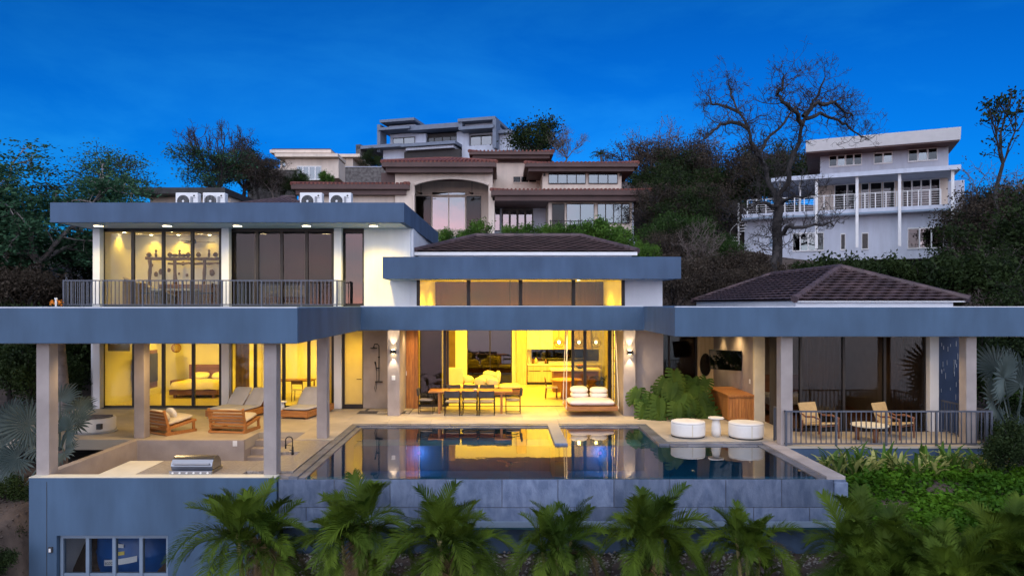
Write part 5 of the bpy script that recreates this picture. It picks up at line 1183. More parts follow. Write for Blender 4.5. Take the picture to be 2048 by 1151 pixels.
# ================================================================ HOUSES ON THE HILL
class Fac:
    """a facade plane through two photo columns at two distances; u runs along it, d comes out of it towards the viewer"""
    def __init__(s, pa, Ya, pb, Yb, root):
        s.A = Vector((X_(pa, Ya), Ya, 0)); B = Vector((X_(pb, Yb), Yb, 0)); s.U = (B - s.A).normalized(); s.N = Vector((s.U.y, -s.U.x, 0)); s.root = root
    def u(s, px, d=0.0):
        k = (px - CX) / F; O = s.A + s.N * d     # O + U*u, x = k*y
        return (k * O.y - O.x) / (s.U.x - k * s.U.y)
    def Yat(s, px, d=0.0): return (s.A + s.N * d + s.U * s.u(px, d)).y
    def z(s, py, px, d=0.0): return Z_(py, s.Yat(px, d))
    def P(s, u, d, z): p = s.A + s.U * u + s.N * d; return (p.x, p.y, z)
    def box(s, mb, u0, u1, d0, d1, z0, z1):
        return mb.add([s.P(u0, d1, z0), s.P(u1, d1, z0), s.P(u1, d0, z0), s.P(u0, d0, z0), s.P(u0, d1, z1), s.P(u1, d1, z1), s.P(u1, d0, z1), s.P(u0, d0, z1)],
                      [(0, 3, 2, 1), (4, 5, 6, 7), (0, 1, 5, 4), (1, 2, 6, 5), (2, 3, 7, 6), (3, 0, 4, 7)])
    def part(s, name, mat, u0, u1, d0, d1, z0, z1, parent=None, **k): return s.box(MB(), u0, u1, d0, d1, z0, z1).build(name, mat, parent or s.root, **k)
    def window(s, u0, u1, z0, z1, n, d=0.0, fm='bronze_frame', pane='pane_day', t=0.06, back='dark_room', cuts=None):
        mb = MB(); cuts = cuts or [u0 + (u1 - u0) * k / n for k in range(n + 1)]
        s.box(mb, u0, u1, d, d + 0.07, z1 - t, z1); s.box(mb, u0, u1, d, d + 0.07, z0, z0 + t)
        for c in cuts: s.box(mb, max(u0, c - t / 2), min(u1, c + t / 2), d + 0.001, d + 0.072, z0 + t, z1 - t)
        fr = mb.build('window', fm, s.root)
        for k in range(len(cuts) - 1):
            pm = pane if isinstance(pane, str) else pane[k]
            s.part('pane', pm, cuts[k] + t / 2, cuts[k + 1] - t / 2, d + 0.025, d + 0.035, z0 + t, z1 - t, fr)
        s.part('dark_backing', back, u0 + 0.02, u1 - 0.02, d + 0.002, d + 0.012, z0 + 0.02, z1 - 0.02, fr)  # dark sheet behind the panes, painted shade in place of an unlit room
        return fr
    def hip(s, u0, u1, d0, d1, z, rise, inset=None, name='tiled_roof', mat='red_tile', ribs=True, eave=0.0):
        w_ = u1 - u0; dep = d1 - d0; ins = min(w_, dep) / 2 if inset is None else inset; dm = (d0 + d1) / 2
        v = [s.P(u0, d1, z), s.P(u1, d1, z), s.P(u1, d0, z), s.P(u0, d0, z), s.P(u0 + ins, dm, z + rise), s.P(u1 - ins, dm, z + rise)]
        rf = MB().add(v, [(0, 1, 5, 4), (1, 2, 5), (2, 3, 4, 5), (3, 0, 4), (3, 2, 1, 0)]).build(name, mat, s.root)
        if ribs:
            mb = MB(); n = int(w_ / 0.28)
            for k in range(1, n):
                uu = u0 + w_ * k / n; t = min(1, (uu - u0) / ins, (u1 - uu) / ins)
                mb.tube([s.P(uu, d1 + 0.03, z + 0.05), s.P(uu, d1 + (dm - d1) * t, z + rise * t + 0.04)], 0.085, 5)
            mb.build('tile_rolls', mat, rf, kind='stuff')
            for a_, b_ in ((0, 4), (1, 5), (4, 5)): MB().tube([Vector(v[a_]) + Vector((0, 0, 0.05)), Vector(v[b_]) + Vector((0, 0, 0.05))], 0.13, 7).build('ridge_roll', mat, rf)
        return rf

# ---- the cream house with red tiles, straight behind the villa
H = thing('hillside_house', 'cream hillside house with red tiled hip roofs and an arched porch', 'house', (0, 50, 7.5), world=True)
f = Fac(600, 50, 1400, 50, H); y0 = 50.0
U = lambda px, d=0.0: f.u(px, d); Zf = lambda py, d=0.0: Z_(py, 50.0 - d)
def eaves(u0, u1, d1, ztop, zbot, depth=9.0):
    """stepped brown eaves: an upper gutter board and a deeper lower one"""
    zm = (ztop + zbot) / 2
    f.part('eave_board', 'eave_brown', u0, u1, d1 - depth, d1, zm, ztop); f.part('eave_board', 'eave_brown', u0 + 0.25, u1 - 0.25, d1 - depth + 0.2, d1 - 0.25, zbot, zm - 0.002)
# centre block with the arched porch
uL, uR = U(790), U(985); zt = Zf(342); zb = Zf(480)
ua, ub = U(829), U(977); zs = Zf(369); zc = Zf(356); N = 14
arch = [(ua + (ub - ua) * k / N, zs + (zc - zs) * math.sin(math.pi * k / N) ** 0.75) for k in range(N + 1)]
pts = [(uL, zb), (ua, zb)] + arch + [(ub, zb), (uR, zb), (uR, zt), (uL, zt)]
MB().prism([f.P(a_, 0, z) for a_, z in pts], tuple(f.N * -0.35)).build('porch_wall', 'stucco_cream', H)
MB().tube([f.P(a_, 0.05, z) for a_, z in arch], 0.10, 6).build('arch_trim', 'stucco_cream', H)
f.part('porch_back', 'stucco_cream', uL, uR, -3.2, -3.0, zb, zt); f.part('porch_side', 'stucco_cream', uL, uL + 0.2, -3.0, -0.35, zb, zt); f.part('porch_side', 'stucco_cream', uR - 0.2, uR, -3.0, -0.35, zb, zt)
f.part('porch_ceiling', 'stucco_cream', uL + 0.2, uR - 0.2, -3.0, -0.35, zt - 0.12, zt - 0.02)
Y3 = 53.0; uu = lambda px: f.u(px, -3.0)
f.window(uu(832), uu(862), Z_(462, Y3), Z_(392, Y3), 1, -3.0, pane='pane_dark'); f.window(uu(864), uu(931), Z_(462, Y3), Z_(392, Y3), 2, -3.0, 'stucco_cream', t=0.10)
f.window(uu(933), uu(962), Z_(462, Y3), Z_(392, Y3), 1, -3.0, pane='pane_dark'); f.window(uu(864), uu(931), Z_(391, Y3), Z_(383, Y3), 2, -3.0, 'stucco_cream', t=0.05)
for px, lab in ((842, 'ceiling fan at the left of the arched porch'), (944, 'ceiling fan at the right of the arched porch')):
    make_fan(lab, (X_(px, 51.6), 51.6, zt - 0.12), Zf(356) - Zf(388), 0.9, 'fans in the arched porch')
f.hip(U(763, .9), U(993, .9), -10, 0.9, Zf(324, 0.9), 1.3, 3.5); eaves(U(763, .9), U(993, .9), 0.9, Zf(324, .9) + 0.02, Zf(343, .9), 10.5)
f.part('wall', 'stucco_cream', uL + 0.02, uR - 0.02, -9.5, -3.2, zb - 1.5, zt)
# left wing
f.hip(U(582, .5), U(818, .5), -9, 0.5, Zf(368, 0.5), 0.75, 3.6); eaves(U(582, .5), U(818, .5), 0.5, Zf(368, .5) + 0.02, Zf(388, .5), 9)
f.part('wall', 'stucco_cream', U(595), U(788), -8.0, -0.3, Zf(480), Zf(387)); f.part('downpipe', 'stucco_cream', U(826), U(829), 0.002, 0.12, Zf(480), Zf(390))
f.part('side_panel', 'eave_brown', U(762), U(789), -0.29, -0.05, Zf(366), Zf(345))
# right wing, lower storey
zt = Zf(401)
f.part('wall', 'stucco_cream', U(1097), U(1265), -8, 0, Zf(492), zt); f.part('lintel', 'stucco_cream', U(986), U(1097), -0.3, 0, Zf(403), zt)
f.part('column', 'stucco_cream', U(981), U(989), -0.25, 0.05, Zf(492), zt); f.part('porch_back', 'stucco_white', U(984), U(1097), -3.2, -3.0, Zf(492), zt); f.part('porch_ceiling', 'eave_brown', U(986), U(1097), -3.0, -0.3, zt - 0.1, zt - 0.01)
f.window(uu(988), uu(1000), Z_(462, Y3), Z_(417, Y3), 1, -3.0); f.window(uu(1004), uu(1066), Z_(462, Y3), Z_(417, Y3), 4, -3.0, t=0.16)
f.window(U(1104), U(1129), Zf(468), Zf(407), 1, pane='pane_dark', t=0.09); f.window(U(1133), U(1188), Zf(468), Zf(407), 2); f.window(U(1195), U(1259), Zf(447), Zf(407), 4)
f.hip(U(982, 1.1), U(1302, 1.1), -9, 1.1, Zf(380, 1.1), 0.55, 3.0); eaves(U(982, 1.1), U(1302, 1.1), 1.1, Zf(380, 1.1) + 0.02, Zf(400, 1.1), 9.5)
f.part('downpipe', 'stucco_white', U(1264), U(1267), 0.003, 0.1, Zf(492), Zf(400))
# right wing, upper storey
f.part('wall', 'stucco_cream', U(1085, -1), U(1243, -1), -9, -1, Zf(378, -1), Zf(338, -1))
f.window(U(1097, -1), U(1171, -1), Zf(368, -1), Zf(345, -1), 4, -1); f.window(U(1177, -1), U(1235, -1), Zf(368, -1), Zf(345, -1), 3, -1)
f.hip(U(1050, 0), U(1277, 0), -10, 0, Zf(326), 0.8, 3.4); eaves(U(1050), U(1277), 0.0, Zf(326) + 0.02, Zf(341), 10)
for px in (1087, 1239): f.part('wall_lantern', 'black_metal', U(px, -1), U(px, -1) + 0.12, -0.999, -0.85, Zf(352, -1), Zf(346, -1))
# stair tower between
f.part('wall', 'stucco_cream', U(985, -4), U(1092, -4), -10, -4, Zf(400, -4), Zf(326, -4)); f.window(U(1026, -4), U(1073, -4), Zf(366, -4), Zf(352, -4), 3, -4, 'stucco_cream', 'pane_dark')
f.part('wall', 'stucco_white', U(985, -4.2), U(1060, -4.2), -9, -4.2, Zf(326, -4) + 0.002, Zf(314, -4)); f.window(U(990, -4.1), U(1060, -4.1), Zf(326, -4.1), Zf(314, -4.1), 4, -4.1, 'eave_brown', t=0.2)
f.hip(U(938, -3), U(1107, -3), -11, -3, Zf(303, -3), 0.5, 2.5); eaves(U(938, -3), U(1107, -3), -3, Zf(303, -3) + 0.02, Zf(315, -3), 7.5)
f.part('terrace_base', 'stucco_white', U(830), U(1262), 0.0, 2.0, Zf(498), Zf(478))
rl = MB(); f.box(rl, U(1095), U(1205), 1.9, 1.95, Zf(449), Zf(447.5)); f.box(rl, U(1095), U(1205), 1.9, 1.93, Zf(458), Zf(457))
rl = rl.build('terrace_rail', 'black_metal', H)
for px in (1096, 1116, 1134, 1150, 1168, 1186, 1204): f.part('rail_post', 'black_metal', U(px), U(px) + 0.07, 1.89, 1.96, Zf(480), Zf(446), rl)

# ---- the grey modern house on the crest
H = thing('crest_house', 'grey and white flat roofed modern house on top of the hill', 'house', (-3, 84, 17.5), world=True)
f = Fac(768, 86, 1000, 82, H); U = f.u; Zc = f.z
def slab(p0, p1, pyt, pyb, d0, d1, mat='modern_grey', name='flat_roof', ref=None):
    r_ = ref or p0; return f.part(name, mat, U(p0), U(p1), d0, d1, Zc(pyb, r_), Zc(pyt, r_))
slab(768, 836, 245, 250, -6, 1.2); slab(778, 830, 252, 260, -5, 0.0, 'stucco_white', 'wall'); slab(766, 828, 261, 266, -6, 1.4)
slab(776, 830, 267, 296, -5, -0.6, 'stucco_white', 'wall'); slab(763, 769, 254, 308, -0.6, 1.2, 'modern_grey', 'pier')
f.window(U(782), U(826), Zc(295, 800), Zc(273, 800), 2, -0.59, t=0.1)
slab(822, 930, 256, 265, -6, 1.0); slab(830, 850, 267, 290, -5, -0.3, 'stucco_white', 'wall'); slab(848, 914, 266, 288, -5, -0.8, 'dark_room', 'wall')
f.window(U(848), U(913), Zc(286, 880), Zc(270, 880), 4, -0.79, t=0.12, pane='pane_mirror')
slab(912, 936, 262, 292, -5, -0.3, 'stucco_white', 'wall', ref=920); slab(922, 996, 240, 246, -6, 1.2, ref=960); slab(930, 990, 247, 256, -5, 0.0, 'stucco_white', 'wall', ref=960); slab(925, 994, 257, 263, -6, 1.4, ref=960)
slab(934, 992, 264, 292, -5, -0.6, 'stucco_white', 'wall', ref=960); f.window(U(938), U(981), Zc(290, 960), Zc(268, 960), 2, -0.59, t=0.1); slab(991, 998, 243, 300, -0.6, 1.2, 'modern_grey', 'pier', ref=994)
slab(998, 1026, 262, 268, -14, 0.4, ref=1000); slab(998, 1022, 268, 300, -12, -0.3, 'stucco_white', 'wall', ref=1000)
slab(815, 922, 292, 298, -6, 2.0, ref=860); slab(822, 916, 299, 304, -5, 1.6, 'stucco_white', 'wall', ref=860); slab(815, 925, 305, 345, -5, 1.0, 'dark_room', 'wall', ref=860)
slab(770, 815, 299, 320, -5, 0.5, 'stucco_white', 'wall', ref=800); slab(727, 815, 297, 303, -4, 2.0, 'modern_grey', 'canopy', ref=760); slab(727, 736, 296, 345, -1, 2.0, 'stone_dark', 'pier', ref=730); slab(925, 998, 292, 345, -5, 0.2, 'stucco_white', 'wall', ref=950)

# ---- small cream house on the left crest
H = thing('cream_cottage', 'small cream house with stepped flat cornices on the left crest', 'house', (-18, 75, 15), world=True)
f = Fac(545, 75, 725, 75, H); U = f.u; Zq = lambda py, d=0: Z_(py, 75 - d)
f.part('wall', 'stucco_cream', U(560), U(672), -7, 0, Zq(345), Zq(310)); f.part('cornice', 'stucco_cream', U(545), U(666), -8, 0.9, Zq(309), Zq(303)); f.part('cornice', 'eave_brown', U(548), U(664), -8, 0.7, Zq(303) + 0.002, Zq(300))
f.part('wall', 'stucco_cream', U(672), U(702), -7, -1, Zq(345), Zq(313)); f.part('cornice', 'stucco_cream', U(668), U(718), -8, -0.4, Zq(312), Zq(306))
for p0, p1 in ((577, 612), (617, 653)): f.part('arch_recess', 'eave_brown', U(p0), U(p1), 0.002, 0.04, Zq(320), Zq(314))
f.part('wall', 'stucco_cream', U(588), U(690), 0, 3.0, Zq(366), Zq(329)); f.part('cornice', 'stucco_cream', U(572), U(692), 0, 3.8, Zq(328), Zq(322))
f.window(U(594, 3), U(643, 3), Z_(360, 72), Z_(332, 72), 4, 3.0, 'plastic_white', t=0.1); f.window(U(670), U(683), Zq(328), Zq(319), 1, 0.0)
f.window(U(565), U(572), Zq(334), Zq(322), 1, 0.0)
t = thing('retaining_wall', 'dark stone retaining wall left of the red roofed house', 'wall', (-15, 62, 14), world=True)
f = Fac(490, 62, 770, 62, t); f.part('stonework', 'stone_dark', f.u(690), f.u(800), -0.6, 0, Z_(400, 62), Z_(334, 62)); f.part('coping', 'stucco_white', f.u(690), f.u(800), -0.65, 0.05, Z_(334, 62), Z_(333, 62))
t = thing('stone_wall', 'dark stone wall with pale coping left of the small cream house', 'wall', (-18, 58, 11), world=True)
f = Fac(490, 58, 600, 58, t); f.part('plaster', 'stone_dark', f.u(495), f.u(590), -0.5, 0, Z_(410, 58), Z_(340, 58)); f.part('coping', 'stucco_cream', f.u(493), f.u(592), -0.55, 0.06, Z_(340, 58), Z_(337, 58))

# ---- white three storey house on the right
H = thing('white_villa', 'white three storey house with balconies on the right slope', 'house', (24, 49, 6), world=True)
f = Fac(1489, 53, 1905, 47.5, H); U = f.u; Zw = f.z
zf1, zf2, zf3 = f.z(519, 1500), f.z(424, 1633, 0.9), f.z(353, 1690, 1.4)     # floor levels read at one column
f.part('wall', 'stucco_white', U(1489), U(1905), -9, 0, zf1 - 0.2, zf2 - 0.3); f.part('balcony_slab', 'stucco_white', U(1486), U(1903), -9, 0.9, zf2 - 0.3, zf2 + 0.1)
f.part('balcony_edge', 'frame_blue', U(1486), U(1903), 0.9, 0.93, zf2 - 0.28, zf2 - 0.16)
f.part('wall', 'stucco_cream', U(1634), U(1905), -9, -2.0, zf2 + 0.1, zf3); f.part('canopy', 'stucco_white', U(1545), U(1915), -9, 1.4, zf3 - 0.02, zf3 + 0.28)
rf = MB().add([f.P(U(1560), 1.4, zf3 + 0.285), f.P(U(1915), 1.4, zf3 + 0.285), f.P(U(1915), -2.6, zf3 + 0.95), f.P(U(1600), -2.6, zf3 + 0.95), f.P(U(1560), 1.4, zf3 + 0.281), f.P(U(1915), 1.4, zf3 + 0.281), f.P(U(1915), -2.6, zf3 + 0.281), f.P(U(1600), -2.6, zf3 + 0.281)],
         [(0, 1, 2, 3), (1, 5, 6, 2), (0, 3, 7, 4), (2, 6, 7, 3)]).build('skirt_roof', 'red_tile', H)
zu = Zw(331, 1690); zr = f.z(301, 1640, 0.2)
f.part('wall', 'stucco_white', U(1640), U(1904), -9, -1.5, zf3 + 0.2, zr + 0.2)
rp_ = [f.P(U(1612), 0.2, zr - 0.02), f.P(U(1920), 0.2, zr - 0.02), f.P(U(1920), 0.5, zr + 0.75), f.P(U(1612), 0.5, zr + 0.75)]
MB().prism(rp_, tuple(f.N * -9.5)).build('roof', 'plastic_white', H); f.part('roof_trim', 'eave_brown', U(1612), U(1918), -9, 0.15, zr - 0.12, zr - 0.021)
for p0, p1, t0, t1, n in ((1658, 1724, 308, 333, 4), (1747, 1785, 304, 328, 2), (1816, 1875, 296, 323, 3)):
    pm = (p0 + p1) / 2; f.window(f.u(p0, -1.5), f.u(p1, -1.5), f.z(t1, pm, -1.5), f.z(t0, pm, -1.5), n, -1.5, 'plastic_white', ['pane_mirror', 'pane_day', 'pane_mirror', 'pane_mirror'][:n], t=0.1)
for p0, p1, n, pn in ((1669, 1694, 1, 'pane_dark'), (1695, 1714, 1, 'pane_mirror'), (1722, 1738, 1, 'pane_mirror'), (1740, 1764, 1, 'pane_dark'), (1766, 1790, 1, 'pane_mirror'), (1805, 1880, 4, ['pane_dark', 'pane_mirror', 'pane_mirror', 'pane_dark'])):
    f.window(f.u(p0, -2), f.u(p1, -2), zf2 + 0.12, zf2 + 2.3, n, -2.0, 'plastic_white', pn, t=0.09)
for p0, p1, n, a_, b_ in ((1585, 1648, 4, 0.5, 1.85), (1681, 1691, 1, 0.5, 1.7), (1723, 1737, 1, 0.5, 1.7), (1815, 1887, 3, 0.45, 1.9)):
    f.window(U(p0), U(p1), zf1 + a_, zf1 + b_, n, 0.0, 'plastic_white', (['pane_mirror', 'pane_day', 'pane_day', 'pane_mirror'])[:n] if n > 1 else 'pane_dark', t=0.08)
for px in (1534, 1559): f.part('wall_vent', 'frame_blue', U(px - 25 + 30) if px < 1550 else U(1535), U(1552), 0.002, 0.03, zf1 + 0.9, zf1 + 1.5) if px < 1550 else None
for px in (1633, 1714, 1799, 1905): f.part('column', 'plastic_white', f.u(px, 1.0) - 0.09, f.u(px, 1.0) + 0.09, 0.94, 1.12, zf1 - 0.8 if px == 1905 else zf1 + 0.6, zf3 - 0.02)
for px in (1560, 1600): f.part('column', 'plastic_white', f.u(px, 0.4) - 0.07, f.u(px, 0.4) + 0.07, 0.4, 0.54, zf2 + 0.1, zf3 - 0.02)
rl = MB()
for k in range(6): f.box(rl, U(1497), U(1878), 0.80, 0.82, zf2 + 0.25 + k * 0.16, zf2 + 0.265 + k * 0.16)
f.box(rl, U(1497), U(1878), 0.78, 0.84, zf2 + 1.12, zf2 + 1.16); rl = rl.build('balcony_rail', 'plastic_white', H)
for k in range(20): uu_ = U(1497) + (U(1878) - U(1497)) * k / 19; f.part('rail_post', 'plastic_white', uu_ - 0.03, uu_ + 0.03, 0.77, 0.85, zf2 + 0.1, zf2 + 1.12, rl)
f.part('stilt', 'plastic_white', U(1570), U(1575), -0.6, -0.3, zf1 - 2.2, zf1 - 0.2); f.part('stilt', 'plastic_white', U(1899), U(1903), -0.6, -0.3, zf1 - 2.0, zf1 - 0.2)
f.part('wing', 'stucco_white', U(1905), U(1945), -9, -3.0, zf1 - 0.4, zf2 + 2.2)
st = thing('spiral_stair', 'thin white spiral stair at the left corner of the white house', 'stair', (*f.P(U(1478), 0.3, zf1 - 0.2),))
MB().tube([(0, 0, -0.6), (0, 0, zf2 - zf1 + 1.2)], 0.07, 8).build('pole', 'plastic_white', st)
for k in range(14):
    a_ = k * 0.5; MB().rbox((0.3 * math.cos(a_), 0.3 * math.sin(a_), k * (zf2 - zf1) / 14), (0.62, 0.22, 0.05), rz=a_).build('tread', 'plastic_white', st)
MB().tube([(0.6 * math.cos(k * 0.25), 0.6 * math.sin(k * 0.25), 0.9 + k * (zf2 - zf1) / 28) for k in range(29)], 0.025, 5).build('handrail', 'plastic_white', st)

# ---- half hidden houses on the left
H = thing('balcony_house', 'half hidden white and grey house with balconies behind the left trees', 'house', (-28, 42, 2), world=True)
f = Fac(-60, 42, 190, 42, H); U = f.u; Zl = lambda py: Z_(py, 42)
f.part('wall', 'modern_grey', U(-60), U(192), -8, -1.5, Zl(640), Zl(470))
for a_, b_ in ((488, 497), (528, 536), (575, 582)): f.part('balcony_slab', 'stucco_white', U(-60), U(140), -1.5, 0.6, Zl(b_), Zl(a_))
for px in (5, 75, 138, 162): f.part('column', 'stucco_white', U(px), U(px + 6), 0.1, 0.4, Zl(640), Zl(488))
for p0, p1, a_, b_ in ((12, 40, 500, 526), (50, 72, 500, 526), (90, 130, 500, 526), (12, 70, 540, 572), (145, 178, 540, 590)): f.window(f.u(p0, -1.5), f.u(p1, -1.5), Zl(b_), Zl(a_), 2, -1.49, 'plastic_white', 'pane_mirror', t=0.12)
f.part('canopy', 'charcoal', U(120), U(195), -3, 0.8, Zl(535), Zl(528))
H = thing('black_roof_house', 'low house with black flat roof behind the left air conditioners', 'house', (-20, 44, 6), world=True)
f = Fac(270, 44, 470, 44, H); U = f.u; Zl = lambda py: Z_(py, 44)
f.part('flat_roof', 'charcoal', U(277), U(460), -7, 0.8, Zl(391), Zl(379)); f.part('wall', 'stucco_cream', U(292), U(455), -6, -0.5, Zl(440), Zl(391) - 0.002)
f.hip(U(455), U(620), -8, 0, Zl(412), 1.1, 3.0, mat='roof_tile'); f.part('wall', 'stucco_cream', U(462), U(612), -7.5, -0.4, Zl(470), Zl(412))

# ================================================================ PLANTS
def quads(centers, size, rg, aspect=0.45, droop=0.0, flat=0.0):
    """leaf-shaped quads with random attitude -> v, f"""
    n = len(centers); s_ = np.asarray(size) * rg.uniform(0.6, 1.3, n)
    a_ = rg.normal(size=(n, 3)); a_[:, 2] = a_[:, 2] * (1 - flat) - droop; a_ /= np.linalg.norm(a_, axis=1)[:, None] + 1e-9
    b_ = rg.normal(size=(n, 3)); b_[:, 2] *= (1 - flat); b_ -= a_ * (a_ * b_).sum(1)[:, None]; b_ /= np.linalg.norm(b_, axis=1)[:, None] + 1e-9
    c = np.asarray(centers); L_ = s_[:, None] * a_; W2 = s_[:, None] * aspect * b_
    v = np.stack([c - L_ * 0.5, c + W2 * 0.5, c + L_ * 0.5, c - W2 * 0.5], 1).reshape(-1, 3)
    return v, np.arange(4 * n).reshape(n, 4)
class Twigs:
    """tapered branches gathered into one mesh"""
    def __init__(s): s.v = []; s.f = []; s.n = 0
    def limb(s, pts, rad, k):
        pts = np.asarray(pts, float); m_ = len(pts); t = np.gradient(pts, axis=0); t /= np.linalg.norm(t, axis=1)[:, None] + 1e-9
        ref = np.array([0.31, 0.77, 0.56]); u = np.cross(t, ref); u /= np.linalg.norm(u, axis=1)[:, None] + 1e-9; w_ = np.cross(t, u)
        a_ = np.arange(k) * 2 * math.pi / k; r_ = np.asarray(rad)[:, None, None]
        ring = pts[:, None] + r_ * (u[:, None] * np.cos(a_)[None, :, None] + w_[:, None] * np.sin(a_)[None, :, None])
        s.v.append(ring.reshape(-1, 3)); i = np.arange(m_ - 1)[:, None] * k; j = np.arange(k)[None]; jn = (j + 1) % k
        s.f.append((s.n + np.stack([i + j, i + jn, i + k + jn, i + k + j], -1)).reshape(-1, 4)); s.n += m_ * k
    def mesh(s, name, mat, parent): return npmesh(name, np.concatenate(s.v), np.concatenate(s.f), mat, parent, smooth=True)
def grow(tw, p, d, L_, r_, depth, rg, tips, curl=0.25, up=0.08, split=(2, 3), spread=0.75, shrink=0.72, rmin=0.008, side=True):
    m_ = 4; pts = [p]; q = p.copy(); dd = d / np.linalg.norm(d)
    for k in range(m_):
        dd = dd + rg.normal(size=3) * curl * 0.5 + np.array([0, 0, up]); dd /= np.linalg.norm(dd); q = q + dd * L_ / m_; pts.append(q.copy())
    rad = np.linspace(r_, max(rmin, r_ * 0.68), m_ + 1); tw.limb(pts, rad, 7 if r_ > 0.12 else (5 if r_ > 0.04 else 3))
    if depth == 0: tips.append((q, dd)); return
    n = rg.integers(split[0], split[1] + 1)
    for k in range(n):
        nd = dd + rg.normal(size=3) * spread; nd[2] += up
        grow(tw, q, nd, L_ * shrink * rg.uniform(0.75, 1.15), max(rmin, r_ * 0.66), depth - 1, rg, tips, curl, up, split, spread, shrink, rmin, side)
    if side and depth >= 1:
        for k in range(2):
            i = rg.integers(1, m_); nd = dd * 0.5 + rg.normal(size=3) * spread
            grow(tw, pts[i], nd, L_ * 0.6 * rg.uniform(0.6, 1.1), max(rmin, r_ * 0.42), max(0, depth - 2), rg, tips, curl, up, split, spread, shrink, rmin, side)
def tips_arr(tips): return np.array([t[0] for t in tips])

def make_tree(name, label, group, seed, H_, spreadx, nleaf, leafsize, leafmat, barkmat, depth=4, trunk=0.35, clump=0.5, up=0.08, flat=0.0, bare=0.0, fork=0.35, rmin=0.012, shape=1.0, droop=0.15):
    """a prototype at the origin: trunk with limbs, crown of leaf faces round the twig ends"""
    rg = np.random.default_rng(seed); root = thing(name, label, 'tree', group=group); tw = Twigs(); tips = []
    h0 = H_ * fork; tw.limb([(0, 0, -1.0), (0.05, 0, 0), (rg.normal() * 0.15, rg.normal() * 0.15, h0 * 0.5), (rg.normal() * 0.25, rg.normal() * 0.25, h0)], [trunk * 1.3, trunk * 1.1, trunk * 0.9, trunk * 0.8], 8)
    top = tw.v[-1][-8:].mean(0); n = 5
    for k in range(n):
        a_ = 2 * math.pi * (k + rg.uniform(0, 0.6)) / n; d = np.array([math.cos(a_) * spreadx, math.sin(a_) * spreadx, rg.uniform(0.45, 1.0)])
        grow(tw, top, d, H_ * (1 - fork) * 0.42, trunk * 0.55, depth, rg, tips, up=up, rmin=rmin)
    tw.mesh('trunk', barkmat, root); tp = tips_arr(tips)
    if nleaf:
        if bare > 0: tp = tp[tp[:, 2] < np.quantile(tp[:, 2], 1 - bare)]
        c = tp[rg.integers(0, len(tp), nleaf)] + rg.normal(size=(nleaf, 3)) * clump * np.array([1, 1, 0.55 * shape])
        v, f_ = quads(c, leafsize, rg, 0.5, droop, flat); npmesh('crown', v, f_, leafmat, root)
    return root
def put(proto, px, Y, label, s=1.0, rz=0.0, z=None, first=False, group=None):
    x = X_(px, Y); loc = (x, Y, float(hgt(x, Y)) - 0.1 if z is None else z)
    if first:
        proto.location = loc; proto.rotation_euler = (0, 0, rz); proto.scale = (s, s, s); proto['label'] = label
        if group: proto['group'] = group
        return proto
    return dup(proto, loc, rz, label, s, group)

# ---- the big bare tree before the white house: limbs read from the photograph
YT = 38.0; rg = np.random.default_rng(11)
def pt3(px, py, dy=0.0): Y = YT + dy; return np.array([X_(px, Y), Y, Z_(py, Y)])
root = thing('bare_tree', 'tall leafless tree with two spreading limbs before the white house', 'tree', tuple(pt3(1557, 575)), world=False)
base = np.array(root.location); tw = Twigs(); tips = []
main = [([(1549, 600), (1551, 545), (1556, 480), (1557, 430), (1556, 395)], [0, 0, 0, 0, 0], 0.29, 0.22),
        ([(1556, 400), (1540, 362), (1528, 330), (1512, 295), (1497, 258), (1478, 222), (1462, 190), (1456, 165)], [0, .3, .5, .6, .9, 1.2, 1.3, 1.4], 0.14, 0.03),
        ([(1557, 400), (1572, 362), (1583, 322), (1598, 285), (1604, 248), (1622, 212), (1640, 180), (1650, 155)], [0, -.3, -.5, -.6, -.9, -1.2, -1.3, -1.4], 0.145, 0.032),
        ([(1604, 248), (1590, 222), (1566, 205), (1556, 190), (1566, 175), (1568, 152)], [-.9, -1.5, -2, -2, -2.2, -2.3], 0.12, 0.04),
        ([(1610, 236), (1640, 228), (1670, 236), (1692, 252), (1716, 268), (1738, 280)], [-.9, -.4, 0, .4, .8, 1.0], 0.10, 0.03),
        ([(1606, 228), (1635, 206), (1668, 205), (1690, 224), (1706, 232)], [-1, -.6, -.4, 0, .2], 0.12, 0.04),
        ([(1497, 258), (1470, 244), (1440, 250), (1420, 268), (1410, 278)], [.9, .4, 0, -.4, -.6], 0.12, 0.035),
        ([(1480, 226), (1450, 214), (1424, 208), (1414, 190)], [1.2, 1.6, 2, 2.2], 0.10, 0.035),
        ([(1528, 330), (1516, 310), (1503, 300), (1500, 285)], [.5, 0, -.3, -.5], 0.12, 0.05),
        ([(1520, 312), (1530, 280), (1556, 258), (1590, 215), (1610, 222)], [.5, 1.4, 2, 2.4, 2.6], 0.10, 0.035),
        ([(1557, 470), (1580, 452), (1604, 455), (1640, 446), (1668, 452)], [0, -.8, -1.2, -1.4, -1.6], 0.13, 0.04),
        ([(1553, 412), (1530, 405), (1508, 412), (1495, 418)], [0, -.6, -.8, -1], 0.11, 0.04),
        ([(1549, 575), (1546, 535), (1554, 500), (1556, 470)], [-.3, -.4, -.3, 0], 0.2, 0.16),
        ([(1560, 408), (1585, 392), (1606, 395), (1622, 385)], [0, -.6, -1, -1.4], 0.10, 0.03)]
